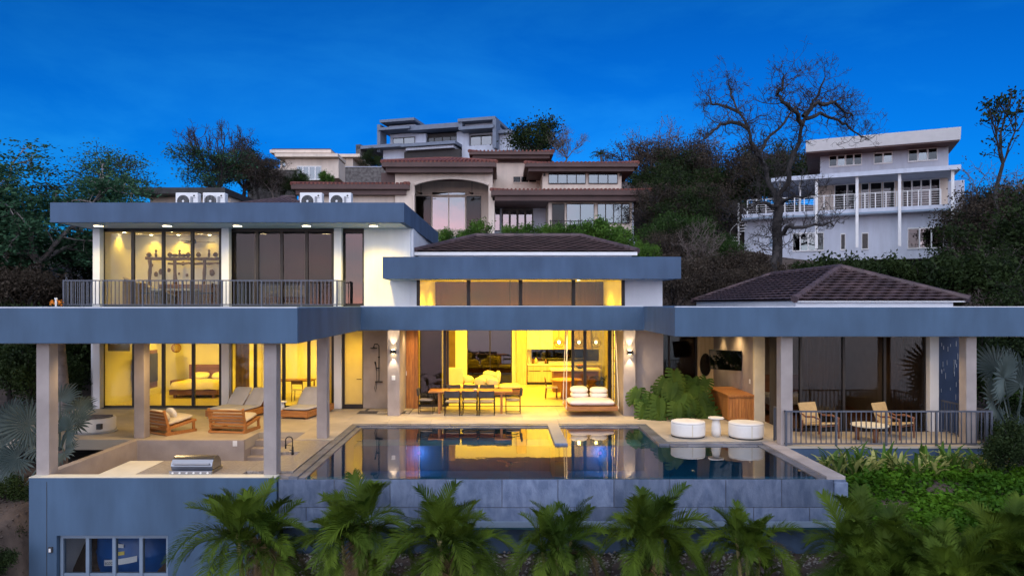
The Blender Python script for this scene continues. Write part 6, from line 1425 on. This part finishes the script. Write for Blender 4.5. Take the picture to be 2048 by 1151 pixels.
for pl, dys, ra, rb in main:
    P_ = [pt3(a_, b_, dd * 1.6) - base for (a_, b_), dd in zip(pl, dys)]
    Q_ = []
    for i in range(len(P_) - 1):
        for k in range(3): Q_.append(P_[i] + (P_[i + 1] - P_[i]) * k / 3 + rg.normal(size=3) * min(ra, 0.12) * 0.4)
    Q_.append(P_[-1]); n = len(Q_); rad = np.linspace(ra, rb, n); tw.limb(Q_, rad, 8)
    if ra < 0.4:
        for i in range(2, n):
            for k in range((1 + i % 2) if i < n - 1 else 4):
                if pl[0][1] > 440 and i < n // 2: continue
                d = (Q_[i] - Q_[i - 1]); d = d / np.linalg.norm(d) * 0.5 + rg.normal(size=3) * 0.75 + np.array([0, 0, 0.15])
                grow(tw, Q_[i], d, rg.uniform(0.4, 0.9), min(0.03, rad[i] * 0.4), 3 if i > 3 else 1, rg, tips, curl=0.55, up=0.08, spread=0.85, shrink=0.72, rmin=0.007, side=(k == 0))
tw.mesh('branches', 'bark_dark', root)

# ---- tree prototypes
pA = make_tree('dry_tree', 'x', 'trees of the dark wooded slope', 21, 8.5, 0.7, 9000, 0.20, 'leaf_dry', 'bark_dark', 4, 0.22, 0.42, 0.06)
pB = make_tree('leafy_tree', 'x', 'trees of the dark wooded slope', 22, 8.0, 0.75, 16000, 0.25, 'leaf_dark', 'bark_dark', 4, 0.25, 0.45, 0.05)
pC = make_tree('green_tree', 'x', 'trees of the dark wooded slope', 23, 7.0, 0.8, 12000, 0.24, 'leaf_mid', 'bark_grey', 3, 0.22, 0.6, 0.03)
pG = make_tree('twiggy_tree', 'x', 'trees of the dark wooded slope', 27, 8.0, 0.7, 1800, 0.16, 'leaf_dry', 'bark_grey', 5, 0.20, 0.4, 0.08, rmin=0.010)
FOREST = 'tree in the dark wood between the red roofed house and the white house'
KIND = {id(pA): 'brown leaved', id(pB): 'dark leafy', id(pC): 'mid green', id(pG): 'bare twiggy'}
first = {id(pA): True, id(pB): True, id(pC): True, id(pG): True}
def forest(items, label, group, fs=1.0):
    for i, (p, px, Y, s_) in enumerate(items):
        fl_ = first.get(id(p), False); first[id(p)] = False
        put(p, px, Y, KIND[id(p)] + ' ' + label, s_ * fs, i * 1.37, first=fl_, group=group)
forest([(pA, 1300, 60, 1.05), (pG, 1320, 60, 1.15), (pB, 1312, 56, 0.95), (pA, 1362, 58, 1.1), (pB, 1390, 55, 1.0), (pG, 1420, 60, 1.1), (pA, 1440, 56, 1.1), (pB, 1478, 57, 1.05), (pA, 1512, 60, 1.05),
        (pB, 1340, 51, 0.85), (pA, 1420, 50, 0.8), (pB, 1545, 62, 1.05), (pA, 1590, 64, 1.05), (pC, 1365, 46, 0.72), (pC, 1328, 47, 0.6), (pC, 1420, 44, 0.6), (pG, 1385, 41, 0.7), (pA, 1330, 43, 0.55), (pB, 1370, 49, 0.9), (pA, 1325, 49, 0.8), (pB, 1335, 45, 0.55)], FOREST, 'trees of the dark wooded slope', 0.74)
forest([(pA, 1990, 44, 0.8), (pB, 1985, 47, 0.85), (pG, 2030, 40, 0.9), (pA, 2040, 44, 0.95), (pG, 1975, 38, 0.7), (pB, 2010, 36, 0.72), (pA, 1985, 34, 0.6), (pG, 2035, 32, 0.62), (pB, 1900, 54, 0.7), (pG, 1990, 32, 0.55), (pB, 2050, 38, 1.05), (pB, 2075, 32, 0.95), (pA, 2000, 42, 1.05), (pA, 2045, 41, 1.1), (pB, 1990, 43, 0.9), (pG, 2015, 44, 1.15)],
       'tangled tree in the thicket at the right edge beside the white house', 'trees of the right thicket', 0.8)
# tree with dense leaf tufts above the right thicket
T = make_tree('tufted_tree', 'slender tree with dark leaf tufts above the right thicket', None, 31, 7.4, 0.5, 620, 0.24, 'leaf_dark', 'bark_dark', 2, 0.11, 0.22, 0.22, fork=0.42)
put(T, 1993, 40, 'slender tree with dark leaf tufts above the right thicket', 1.0, 0.4, z=Z_(440, 40), first=True)
# crest trees
T = make_tree('crest_tree', 'round leafy tree beside the grey modern house on the crest', None, 33, 5.0, 0.8, 5000, 0.26, 'leaf_dark', 'bark_dark', 3, 0.2, 0.5, 0.02)
put(T, 1072, 74, 'round leafy tree beside the grey modern house on the crest', 1.15, 0, z=Z_(345, 74), first=True)
put(pG, 1130, 72, 'bare twiggy tree between the round crest tree and the small palm', 0.5, 1.0, z=Z_(345, 72), group='trees on the crest')
put(pB, 745, 66, 'dark leafy tree beside the stone pier of the crest house', 0.28, 1.0, z=Z_(352, 66), group='trees on the crest')
t = thing('crest_palm', 'small palm on the skyline right of the red roofed house', 'palm', (X_(1202, 74), 74, Z_(350, 74)))
MB().tube([(0, 0, -0.5), (0.1, 0, 1.0), (0, 0, 1.9)], [0.16, 0.13, 0.11], 7).build('trunk', 'bark_grey', t)
for px, py, Y, s_, p, lab in ((492, 420, 55, 0.62, pB, 'dark leafy tree hiding the left end of the dark stone wall'), (548, 415, 54, 0.40, pG, 'bare twiggy tree in front of the middle of the dark stone wall'), (520, 418, 54, 0.48, pA, 'brown leaved tree in front of the left half of the dark stone wall'), (590, 410, 55, 0.30, pB, 'low dark tree between the stone wall and the left red roof')):
    put(p, px, Y, lab, s_, px * 0.1, z=Z_(py, Y), group='trees hiding the dark stone wall')
# left trees
T = make_tree('umbrella_tree', 'wide layered green tree with pale trunk at the left edge', None, 41, 7.9, 1.25, 42000, 0.20, 'leaf_teal', 'bark_pale', 4, 0.22, 0.5, 0.0, flat=0.75, fork=0.30, shape=0.35, droop=0.0)
put(T, 78, 33, 'wide layered green tree with pale trunk at the left edge', 1.0, 0.9, z=Z_(625, 33), first=True)
T = make_tree('umbrella_tree', 'dark layered tree behind the pale trunked tree at the left edge', None, 46, 8.3, 1.15, 34000, 0.20, 'leaf_dark', 'bark_dark', 4, 0.2, 0.55, 0.0, flat=0.7, fork=0.34, shape=0.4, droop=0.0)
put(T, 20, 36, 'dark layered tree behind the pale trunked tree at the left edge', 1.0, 0.3, z=Z_(640, 36), first=True)
T = make_tree('feathery_tree', 'small feathery tree left of the black flat roof', None, 43, 4.9, 0.9, 5200, 0.16, 'leaf_teal', 'bark_dark', 4, 0.13, 0.45, 0.03, flat=0.6, shape=0.5)
put(T, 238, 44, 'small feathery tree left of the black flat roof', 1.0, 0.2, z=Z_(455, 44), first=True)
T = make_tree('half_bare_tree', 'tree with bare top and green lower boughs behind the air conditioners', None, 45, 7.2, 0.42, 4600, 0.18, 'leaf_teal', 'bark_dark', 5, 0.18, 0.30, 0.14, bare=0.60, flat=0.7, rmin=0.010, shape=0.5)
put(T, 436, 47, 'tree with bare top and green lower boughs behind the air conditioners', 0.92, 0.5, z=Z_(452, 47), first=True)
forest([(pG, 35, 40, 0.55), (pA, 95, 39, 0.42), (pA, -15, 36, 0.55), (pG, 140, 44, 0.5), (pB, 10, 32, 0.45), (pB, 60, 30, 0.32), (pA, 120, 31, 0.36)], 'scrubby tree in front of the half hidden balcony house', 'scrub of the left slope')
forest([(pB, 130, 29, 0.42), (pB, 20, 27, 0.45), (pC, 150, 30.5, 0.40), (pB, 60, 31, 0.5), (pC, -30, 26, 0.45), (pB, 95, 33, 0.45)], 'tree seen under the lower roof at the left', 'trees below the left roof')
forest([(pG, 515, 52, 0.46), (pG, 560, 50, 0.40), (pA, 480, 52, 0.40), (pG, 540, 54, 0.50), (pB, 500, 53, 0.42), (pA, 575, 53, 0.38)], 'small tree before the dark stone wall', 'small trees by the dark stone wall')
forest([(pB, 2010, 24, 0.42), (pC, 2050, 22, 0.36), (pB, 2000, 28, 0.5), (pB, 2060, 27, 0.55), (pA, 2035, 30, 0.5)], 'tree behind the right silver fan palms under the roof edge', 'trees below the right roof')

# ---- shrubs
def make_shrub(name, seed, r_, h_, n, size, mat, flat=0.0):
    rg = np.random.default_rng(seed); root = thing(name, 'x', 'shrub'); tw = Twigs()
    for k in range(9):
        a_ = rg.uniform(0, 6.28); e = np.array([math.cos(a_) * r_ * 0.7, math.sin(a_) * r_ * 0.7, h_ * rg.uniform(0.6, 1.0)]); tw.limb([(0, 0, -0.2), e * 0.5 + rg.normal(size=3) * 0.06, e], [0.03, 0.02, 0.008], 4)
    tw.mesh('stems', 'bark_dark', root)
    cl = rg.normal(size=(16, 3)); cl /= np.linalg.norm(cl, axis=1)[:, None]; cl *= np.array([r_, r_, h_ * 0.5]) * rg.uniform(0.45, 0.95, 16)[:, None]; cl[:, 2] += h_ * 0.55
    c = cl[rg.integers(0, 16, n)] + rg.normal(size=(n, 3)) * np.array([r_, r_, h_]) * 0.17
    v, f_ = quads(c, size, rg, 0.5, 0.1, flat); npmesh('foliage', v, f_, mat, root); return root
sG = make_shrub('green_shrub', 51, 1.0, 1.2, 2600, 0.15, 'leaf_green'); sD = make_shrub('dark_shrub', 52, 1.1, 1.4, 3000, 0.16, 'leaf_dark'); sB = make_shrub('dry_brush', 53, 1.0, 1.1, 2600, 0.10, 'leaf_dry')
sf = {id(sG): True, id(sD): True, id(sB): True}
def shrubs(items, label, group):
    for i, (p, px, py, Y, s_) in enumerate(items):
        fl_ = sf[id(p)]; sf[id(p)] = False; put(p, px, Y, label, s_, i * 2.1, z=Z_(py, Y), first=fl_, group=group)
shrubs([(sG, 958, 482, 46, 0.95), (sG, 890, 492, 46, 0.8), (sG, 1020, 480, 46.5, 0.7), (sG, 1055, 482, 46, 0.8), (sG, 1090, 484, 46, 0.8), (sG, 1125, 486, 45.5, 0.9), (sG, 1165, 488, 45, 1.0), (sG, 1195, 490, 45, 1.2), (sG, 1222, 495, 44.5, 1.1), (sG, 1248, 505, 43, 1.0), (sG, 1275, 515, 42, 0.7), (sG, 1300, 522, 40, 0.7), (sG, 930, 490, 45.5, 0.7)],
       'green shrub of the hedge below the terrace of the red roofed house', 'hedge below the red roofed house')
shrubs([(sD, 1600, 562, 44, 0.72), (sD, 1650, 556, 44, 0.83), (sD, 1700, 560, 43, 0.79), (sD, 1745, 562, 43, 0.83), (sD, 1790, 560, 42, 0.72), (sD, 1835, 566, 42, 0.83), (sD, 1875, 566, 41, 0.76), (sD, 1910, 572, 40, 1.1), (sD, 1630, 590, 38, 1.3), (sD, 1720, 590, 37, 1.3), (sD, 1790, 592, 37, 1.3), (sD, 1860, 596, 36, 1.4), (sD, 1910, 600, 35, 1.4), (sD, 1960, 600, 34, 1.4)],
       'dark shrub on the bank below the white house', 'shrubs below the white house')
shrubs([(sB, 1345, 590, 36, 1.3), (sB, 1385, 585, 37, 1.4), (sB, 1425, 575, 39, 1.4), (sB, 1465, 570, 40, 1.4), (sB, 1505, 562, 42, 1.4), (sB, 1545, 585, 38, 1.3), (sB, 1410, 610, 34, 1.3), (sB, 1460, 605, 35, 1.3), (sB, 1350, 615, 33, 1.2), (sB, 1500, 590, 37, 1.3), (sB, 1335, 560, 40, 1.2)],
       'dry brown brush on the slope right of the clerestory roof', 'dry brush on the slope')
shrubs([(sB, 20, 620, 30, 1.4), (sB, 50, 622, 29, 1.3), (sB, 100, 622, 30, 1.1), (sB, -10, 622, 29, 1.3), (sB, 140, 625, 31, 1.0), (sB, 75, 615, 32, 1.4)], 'dry brown brush along the left roof edge', 'dry brush at the left')
shrubs([(sG, 648, 362, 70, 0.7), (sG, 604, 364, 70, 0.6), (sG, 660, 364, 69, 0.5)], 'green shrub before the window of the small cream house', 'shrubs of the cream cottage')
shrubs([(sD, 2010, 900, 18.6, 0.4), (sD, 2040, 910, 18.2, 0.5), (sD, 2025, 870, 21, 0.6), (sD, 2045, 920, 17.4, 0.6), (sD, 2000, 930, 17.2, 0.45), (sD, 1990, 885, 21.5, 0.5)], 'dark shrub right of the terrace railing', 'shrubs beside the right terrace')
shrubs([(sD, 12, 760, 24, 0.9), (sD, 60, 780, 23, 0.8), (sD, 130, 790, 26, 0.8), (sD, 25, 1080, 15.5, 0.28), (sD, 5, 1140, 14.6, 0.3), (sD, 50, 1010, 16.5, 0.3), (sD, 20, 1000, 16.5, 0.35), (sD, 140, 730, 28, 1.2), (sD, 40, 720, 27, 1.2)], 'dark shrub left of the villa below the roof', 'shrubs left of the villa')

# ---- areca palms in front of the pool wall
def frond_mesh(name, seed, L_=1.5, n=38, arch=1.0, leaf=0.42):
    rg = np.random.default_rng(seed); v = []; f_ = []
    t = np.linspace(0, 1, 14); px_ = L_ * (t * 0.55 + 0.35 * t ** 2 * arch); pz = L_ * (0.95 * t - 0.78 * arch * t ** 2.4)
    spine = np.stack([px_, np.zeros_like(t), pz], 1)
    def at_(u): return np.array([np.interp(u, t, spine[:, k]) for k in range(3)])
    for i in range(13):
        a_, b_ = spine[i], spine[i + 1]; w_ = 0.014 * (1 - t[i] * 0.8); o_ = len(v)
        v += [a_ + (0, -w_, 0), a_ + (0, w_, 0), b_ + (0, w_, 0), b_ + (0, -w_, 0), a_ + (0, 0, -w_ * 1.5), b_ + (0, 0, -w_ * 1.5)]; f_ += [(o_, o_ + 1, o_ + 2, o_ + 3), (o_, o_ + 3, o_ + 5, o_ + 4), (o_ + 1, o_ + 4, o_ + 5, o_ + 2)]
    for i in range(n):
        u = 0.22 + 0.77 * i / (n - 1); p = at_(u); d = at_(min(1, u + 0.03)) - at_(u - 0.03); d /= np.linalg.norm(d); up_ = np.cross(d, (0, 1, 0)); up_ = -up_ if up_[2] < 0 else up_
        l_ = leaf * (0.45 + 0.75 * math.sin(math.pi * min(1, 0.12 + u * 0.86))) * rg.uniform(0.85, 1.1)
        for sd in (-1, 1):
            dirv = d * rg.uniform(0.75, 0.95) + np.array([0, sd, 0]) * rg.uniform(0.55, 0.75) + up_ * rg.uniform(0.25, 0.55); dirv /= np.linalg.norm(dirv)
            wv = np.cross(dirv, up_); wv /= np.linalg.norm(wv); w_ = 0.0105
            q1 = p + dirv * l_ * 0.5; q2 = p + dirv * l_ + np.array([0, 0, -0.22 * l_]) ; o_ = len(v)
            v += [p - wv * w_ * 0.6, p + wv * w_ * 0.6, q1 + wv * w_, q1 - wv * w_, q2 + wv * w_ * 0.15, q2 - wv * w_ * 0.15]; f_ += [(o_, o_ + 1, o_ + 2, o_ + 3), (o_ + 3, o_ + 2, o_ + 4, o_ + 5)]
    me = bpy.data.meshes.new(name); me.from_pydata([tuple(map(float, q)) for q in v], [], f_); me.materials.append(MAT['leaf_areca']); me.update(); return me
FM = [frond_mesh('frond', 60 + k, 1.45 + 0.1 * (k % 3), 54, ar, 0.42) for k, ar in enumerate((0.75, 1.0, 1.25, 0.5))]
for j in range(14):
    o = link('frond', FM[j % 3], None, bpy.data.objects['crest_palm']); o.location = (0, 0, 1.85); o.rotation_euler = (0, R(38) - R(60 - 5 * j), j * 2.4); o.scale = (0.85, 0.85, 0.85)
FD = FM[2].copy(); FD.materials.clear(); FD.materials.append(MAT['frond_brown'])
def areca(label, px, Y, pyb, s_, seed, nst=5, group='areca palms before the pool wall'):
    rg = np.random.default_rng(seed); x = X_(px, Y); zc = Z_(pyb, Y); zg = float(hgt(x, Y))
    s_ *= rg.uniform(0.9, 1.15); root = thing('areca_palm', label, 'palm', (x, Y, zg), group=group)
    for k in range(nst):
        a_ = 2 * math.pi * k / nst + rg.uniform(0, 1); rr = 0.22 if nst > 1 else 0; bx_, by_ = math.cos(a_) * rr * 0.6, math.sin(a_) * rr * 0.6
        tx_, ty_ = math.cos(a_) * rr * 1.3, math.sin(a_) * rr * 1.3; ht = (zc - zg) + (rg.uniform(-0.2, 0.25) if k < 4 else -0.55 + rg.uniform(-0.1, 0.1))
        MB().tube([(bx_, by_, -0.15), ((bx_ + tx_) / 2, (by_ + ty_) / 2, ht * 0.5), (tx_, ty_, ht)], [0.05, 0.04, 0.03], 7).build('stem', 'palm_stem', root)
        nf = (13 if k else 15) if k < 4 else 9
        for j in range(nf):
            az = j * 2.399 + rg.uniform(-0.45, 0.45) + k; u = j / nf; el = R(68 - 82 * u + rg.uniform(-8, 8)); m_ = FM[3 if u < 0.25 else rg.integers(0, 3)]
            o = link('frond', FD if (u > 0.85 and rg.random() < 0.5) else m_, None, root); o.location = (tx_, ty_, ht - 0.05 - 0.12 * u); o.rotation_euler = (rg.uniform(-0.35, 0.35), R(38) - el, az); q = s_ * rg.uniform(0.52, 0.9); o.scale = (q, q, q)
    return root
for i, (px, py, Y, s_, lab) in enumerate(((505, 1095, 13.6, 0.95, 'areca palm at the left end of the pool wall, fronds crossing its corner'), (712, 1090, 13.6, 0.95, 'areca palm second from the left before the pool wall'), (905, 1110, 13.5, 0.86, 'areca palm third from the left before the pool wall'),
        (1112, 1105, 13.5, 0.82, 'areca palm below the terrace tongue, fourth from the left'), (1312, 1100, 13.5, 0.9, 'areca palm below the left ottoman, fifth from the left'), (1500, 1108, 13.5, 0.82, 'areca palm below the right ottoman, sixth from the left'),
        (1728, 1125, 13.2, 0.9, 'areca palm just right of the pool end pier'), (1850, 1150, 12.6, 0.95, 'areca palm below the middle of the ground cover bank'), (1985, 1165, 12.6, 0.95, 'areca palm at the bottom right corner'), (1925, 1180, 12.0, 0.95, 'areca palm low between the two palms of the right corner'), (2040, 1120, 12.8, 0.95, 'areca palm cut by the right edge below the dark shrubs'), (1780, 1195, 12.2, 0.9, 'areca palm low in front of the ground cover bank'))):
    areca(lab, px, Y, py - (18 if px < 1700 else 0), s_, 80 + i)

# ---- silver fan palms
def fan_mesh(name, seed, n=26, r_=0.85):
    rg = np.random.default_rng(seed); v = []; f_ = []
    for k in range(n):
        a_ = R(-140) + R(280) * k / (n - 1); l_ = r_ * rg.uniform(0.88, 1.06) * (1 - 0.12 * abs(a_) / 2.4); da = R(280) / n / 2; o_ = len(v)
        def pp_(rad, an, lift): return (rad * math.sin(an), rad * math.cos(an), lift)
        cup = 0.10 * l_
        v += [(0, 0, 0), pp_(l_ * 0.55, a_ - da, cup * 0.4), pp_(l_ * 0.55, a_, cup * 0.4 + 0.035), pp_(l_ * 0.55, a_ + da, cup * 0.4), pp_(l_, a_, cup - rg.uniform(0, 0.12)), pp_(l_ * 0.8, a_ - da * 0.55, cup * 0.7), pp_(l_ * 0.8, a_ + da * 0.55, cup * 0.7)]
        f_ += [(o_, o_ + 1, o_ + 2), (o_, o_ + 2, o_ + 3), (o_ + 1, o_ + 5, o_ + 2), (o_ + 2, o_ + 6, o_ + 3), (o_ + 5, o_ + 4, o_ + 2), (o_ + 2, o_ + 4, o_ + 6)]
    me = bpy.data.meshes.new(name); me.from_pydata(v, [], f_); me.materials.append(MAT['leaf_silver']); me.update(); return me
FN = [fan_mesh('fan_leaf', 91), fan_mesh('fan_leaf', 92, 24, 0.8)]
def fan_palm(label, px, py, Y, leaves, trunk_h, group=None):
    x = X_(px, Y); z = Z_(py, Y); zg = float(hgt(x, Y)); root = thing('silver_fan_palm', label, 'palm', (x, Y, min(zg, z)), group=group); b0 = root.location.copy()
    MB().tube([(0, 0, -0.2), (0.02, 0, (z - b0.z) * 0.5), (0, 0, z - b0.z)], [0.2, 0.17, 0.15], 9).build('trunk', 'bark_grey', root)
    cr = Vector((0, 0, z - b0.z))
    for i, (lx, ly, dY, s_) in enumerate(leaves):
        Yl = Y + dY; p = Vector((X_(lx, Yl), Yl, Z_(ly, Yl))) - b0; st = MB().tube([cr, (cr + p) / 2 + Vector((0, 0, 0.12)), p], [0.03, 0.02, 0.015], 6).build('leaf_stalk', 'leaf_silver', root)
        d = (p - cr).normalized(); o = link('fan_leaf', FN[i % 2], None, root); o.location = p
        yax = (d + Vector((0, 0, -0.25))).normalized(); zax = Vector((random.uniform(-0.25, 0.25), -0.85, 0.5)); zax = (zax - yax * zax.dot(yax)).normalized(); xax = yax.cross(zax)
        o.rotation_euler = Matrix((xax, yax, zax)).transposed().to_euler(); o.scale = (s_, s_, s_)
fan_palm('silver fan palm left of the villa behind the front left column', 120, 900, 17.2, [(58, 850, -0.4, 0.85), (128, 905, -0.3, 0.6), (35, 915, -0.2, 0.75), (150, 845, 0.3, 0.7), (20, 835, 0.5, 0.75), (120, 800, 0.8, 0.75), (135, 860, -0.2, 0.65), (45, 975, -0.4, 0.65), (8, 890, 0.2, 0.75), (155, 815, 0.9, 0.65), (85, 880, 0.1, 0.8), (20, 945, 0.2, 0.7)], 1.0, 'silver fan palms')
fan_palm('silver fan palm right of the terrace at the right edge', 2030, 900, 20.0, [(2008, 755, -0.8, 1.1), (1985, 800, -0.6, 0.95), (2035, 820, -1.0, 1.0), (1992, 735, 0.8, 1.0), (2045, 770, 0.2, 1.1), (2000, 850, -0.4, 0.8), (2055, 870, -0.8, 0.9)], 1.5, 'silver fan palms')
t = thing('palm_trunk', 'slanting old palm trunk behind the left front column', 'tree trunk', (X_(128, 21.5), 21.5, -0.4))
MB().tube([(0.1, 0, -0.3), (0.0, 0, 1.2), (-0.18, 0, 3.4)], [0.2, 0.17, 0.15], 10).build('trunk', 'bark_pale', t, smooth=True)

# ---- monstera bed
def monstera_mesh(name, seed, s_=0.42):
    """heart shaped blade: solid round the midrib, split into fingers towards the rim"""
    rg = np.random.default_rng(seed); v = []; f_ = []; n = 8
    for sd in (-1, 1):
        rows = []
        for k in range(n + 1):
            u = k / n; y = s_ * (-0.12 + 1.06 * u); an = R(-42 + 98 * u); l_ = s_ * 0.70 * (math.sin(math.pi * (0.20 + 0.70 * u)) ** 0.75); zz = -0.28 * s_ * u * u
            p = np.array([0.0, y, zz]); d = np.array([sd * math.cos(an), math.sin(an), 0.05]); rows.append((p, d, l_))
        for k in range(n):
            (p0, d0, l0), (p1, d1, l1) = rows[k], rows[k + 1]; o_ = len(v); m0, m1 = p0 + d0 * l0 * 0.46 + np.array([0, 0, 0.05 * s_]), p1 + d1 * l1 * 0.46 + np.array([0, 0, 0.05 * s_])
            g = 0.13 if 0 < k < n - 1 else 0.05
            e0 = p0 + d0 * l0 + np.array([0, 0, -0.13 * s_]); e1 = p1 + d1 * l1 + np.array([0, 0, -0.13 * s_]); a_, b_ = m0 + (m1 - m0) * g * 0.4, m1 + (m0 - m1) * g * 0.4; c_, d_ = e0 + (e1 - e0) * g * 1.6, e1 + (e0 - e1) * g * 1.6
            v += [p0, p1, m1, m0, a_, b_, d_, c_]; f_ += [(o_, o_ + 1, o_ + 2, o_ + 3), (o_ + 4, o_ + 5, o_ + 6, o_ + 7)]
    me = bpy.data.meshes.new(name); me.from_pydata([tuple(map(float, q)) for q in v], [], f_); me.materials.append(MAT['leaf_monstera']); me.update(); return me
MM = [monstera_mesh('leaf', 101 + k, 0.50 + 0.05 * k) for k in range(3)]
def monstera(label, px, Y, leaves, seed):
    rg = np.random.default_rng(seed); root = thing('monstera_plant', label, 'plant', (X_(px, Y), Y, 0.0), group='monstera plants by the pool'); b0 = root.location
    for i, (lx, ly, dY) in enumerate(leaves):
        Yl = Y + dY; p = Vector((X_(lx, Yl), Yl, Z_(ly, Yl))) - b0
        MB().tube([(p.x * 0.2, p.y * 0.2, 0.0), (p.x * 0.6, p.y * 0.5, p.z * 0.75), tuple(p)], [0.02, 0.015, 0.012], 6).build('leaf_stalk', 'leaf_monstera', root)
        o = link('leaf', MM[i % 3], None, root); o.location = p
        yax = Vector((rg.uniform(-0.7, 0.7), -0.45, -0.75)).normalized(); zax = Vector((rg.uniform(-0.4, 0.4), -0.75, 0.6)); zax = (zax - yax * zax.dot(yax)).normalized()
        o.rotation_euler = Matrix((yax.cross(zax), yax, zax)).transposed().to_euler(); q = rg.uniform(0.75, 1.05); o.scale = (q, q, q)
monstera('big monstera plant right beside the taupe pillar', 1300, 23.2, [(1303, 790, -0.2), (1285, 800, -0.1), (1320, 775, 0.1), (1330, 805, -0.3), (1290, 815, -0.3), (1310, 818, -0.5), (1275, 780, 0.2), (1338, 790, 0)], 1)
monstera('tall central monstera plant behind the left ottoman', 1345, 23.0, [(1347, 768, -0.2), (1365, 790, -0.3), (1330, 760, 0.1), (1380, 800, -0.2), (1355, 812, -0.5), (1350, 745, 0.2), (1372, 815, -0.4), (1320, 800, -0.3)], 2)
monstera('darker monstera plant next to the teak cabinet', 1395, 23.4, [(1392, 775, 0), (1405, 790, -0.2), (1400, 805, -0.3), (1412, 760, 0.2), (1385, 760, 0.3), (1410, 815, -0.4)], 3)
root = thing('slender_palm', 'slender palm with arching leaves behind the monstera plants', 'palm', (X_(1340, 24.4), 24.4, 0.0))
MB().tube([(0, 0, 0), (0, 0, 0.4)], 0.04, 7).build('stem', 'palm_stem', root)
for j in range(4):
    o = link('frond', FM[j % 3], None, root); o.location = (0, 0, 0.4); o.rotation_euler = (0.1 * j, R(38) - R(62 - 6 * j), j * 1.5 + 2.2); o.scale = (0.62, 0.62, 0.62)
tag(MB().box(4.55, 7.1, 23.25, 24.6, -0.02, 0.03).build('plant_bed', 'soil'), None, None, kind='structure')

# ---- strap leaved border below the right terrace
def strap_mesh(name, mat, seed, L_=0.55):
    rg = np.random.default_rng(seed); v = []; f_ = []
    for i in range(5):
        u = i / 4; w_ = 0.028 * math.sin(math.pi * (0.12 + 0.86 * u)); y = L_ * (u * 0.6); z = L_ * (u * 0.95 - 0.5 * u * u); v += [(-w_, y, z), (0, y, z - 0.012), (w_, y, z)]
    for i in range(4): o_ = i * 3; f_ += [(o_, o_ + 1, o_ + 4, o_ + 3), (o_ + 1, o_ + 2, o_ + 5, o_ + 4)]
    me = bpy.data.meshes.new(name); me.from_pydata(v, [], f_); me.materials.append(MAT[mat]); me.update(); return me
SM = [strap_mesh('leaf', 'leaf_strap', 1, 0.62), strap_mesh('leaf', 'leaf_variegated', 2, 0.55), strap_mesh('leaf', 'leaf_green', 3, 0.7)]
rg = np.random.default_rng(5)
for i in range(24):
    px = 1625 + i * 15.5 + rg.uniform(-6, 6); Y = 17.75 + rg.uniform(-0.35, 0.3); x = X_(px, Y); var = i % 4 in (0, 3)
    root = thing('strap_leaf_plant', 'yellow striped strap leaf plant in the border below the right terrace' if var else 'green strap leaf plant in the border below the right terrace', 'plant', (x, Y, float(hgt(x, Y)) - 0.02), group='yellow striped border plants' if var else 'green border plants')
    for k in range(17):
        o = link('leaf', SM[1] if (var and k % 3) else SM[rg.integers(0, 3) if not var else 0], None, root); q = rg.uniform(1.0, 1.75); o.scale = (q, q, q)
        o.location = (rg.normal() * 0.05, rg.normal() * 0.05, 0.0); o.rotation_euler = (R(rg.uniform(-5, 38)), 0, rg.uniform(0, 6.28))
# ---- ground cover bank and small gravel/litter
rg = np.random.default_rng(9); n = 60000
gxx = rg.uniform(7.3, 16, n); gyy = rg.uniform(11.5, 17.9, n); k_ = (gxx > 7.5); gxx, gyy = gxx[k_], gyy[k_]
gzz = hgt(gxx, gyy) + np.abs(rg.normal(size=len(gxx))) * (0.05 + 0.09 * (np.sin(gxx * 1.9 + 1.3 * np.sin(gyy * 1.7)) * np.sin(gyy * 2.3 + gxx) > -0.1)) + 0.08 * np.sin(gxx * 2.3) * np.sin(gyy * 3.1)
v, f_ = quads(np.stack([gxx, gyy, gzz], 1), 0.10, rg, 0.7, 0.0, 0.55)
tag(npmesh('ground_cover', v, f_, 'leaf_cover'), 'dense low green ground cover on the bank right of the pool', 'ground cover', kind='stuff')
n = 2600; gxx = rg.uniform(-4.6, 7.2, n); gyy = rg.uniform(13.0, 15.5, n); c = np.stack([gxx, gyy, hgt(gxx, gyy) + 0.015], 1)
mb_v = []; mb_f = []; s_ = rg.uniform(0.015, 0.05, n)
oct_ = np.array([(1, 0, 0), (0, 1, 0), (-1, 0, 0), (0, -1, 0), (0, 0, 0.7), (0, 0, -0.7)]); of = np.array([(0, 1, 4), (1, 2, 4), (2, 3, 4), (3, 0, 4), (1, 0, 5), (2, 1, 5), (3, 2, 5), (0, 3, 5)])
v = (c[:, None] + oct_[None] * s_[:, None, None]).reshape(-1, 3); f_ = (of[None] + (np.arange(n) * 6)[:, None, None]).reshape(-1, 3)
tag(npmesh('gravel', v, f_, 'gravel'), 'loose gravel and stones at the foot of the pool wall', 'gravel', kind='stuff')
n = 1500; gxx = rg.uniform(-13, -10.1, n); gyy = rg.uniform(12.5, 18, n); c = np.stack([gxx, gyy, hgt(gxx, gyy) + 0.01], 1); s_ = rg.uniform(0.01, 0.05, n)
v = (c[:, None] + oct_[None] * s_[:, None, None]).reshape(-1, 3); f_ = (of[None] + (np.arange(n) * 6)[:, None, None]).reshape(-1, 3)
tag(npmesh('rubble', v, f_, 'soil'), 'small stones on the bare soil left of the villa', 'stones', kind='stuff')
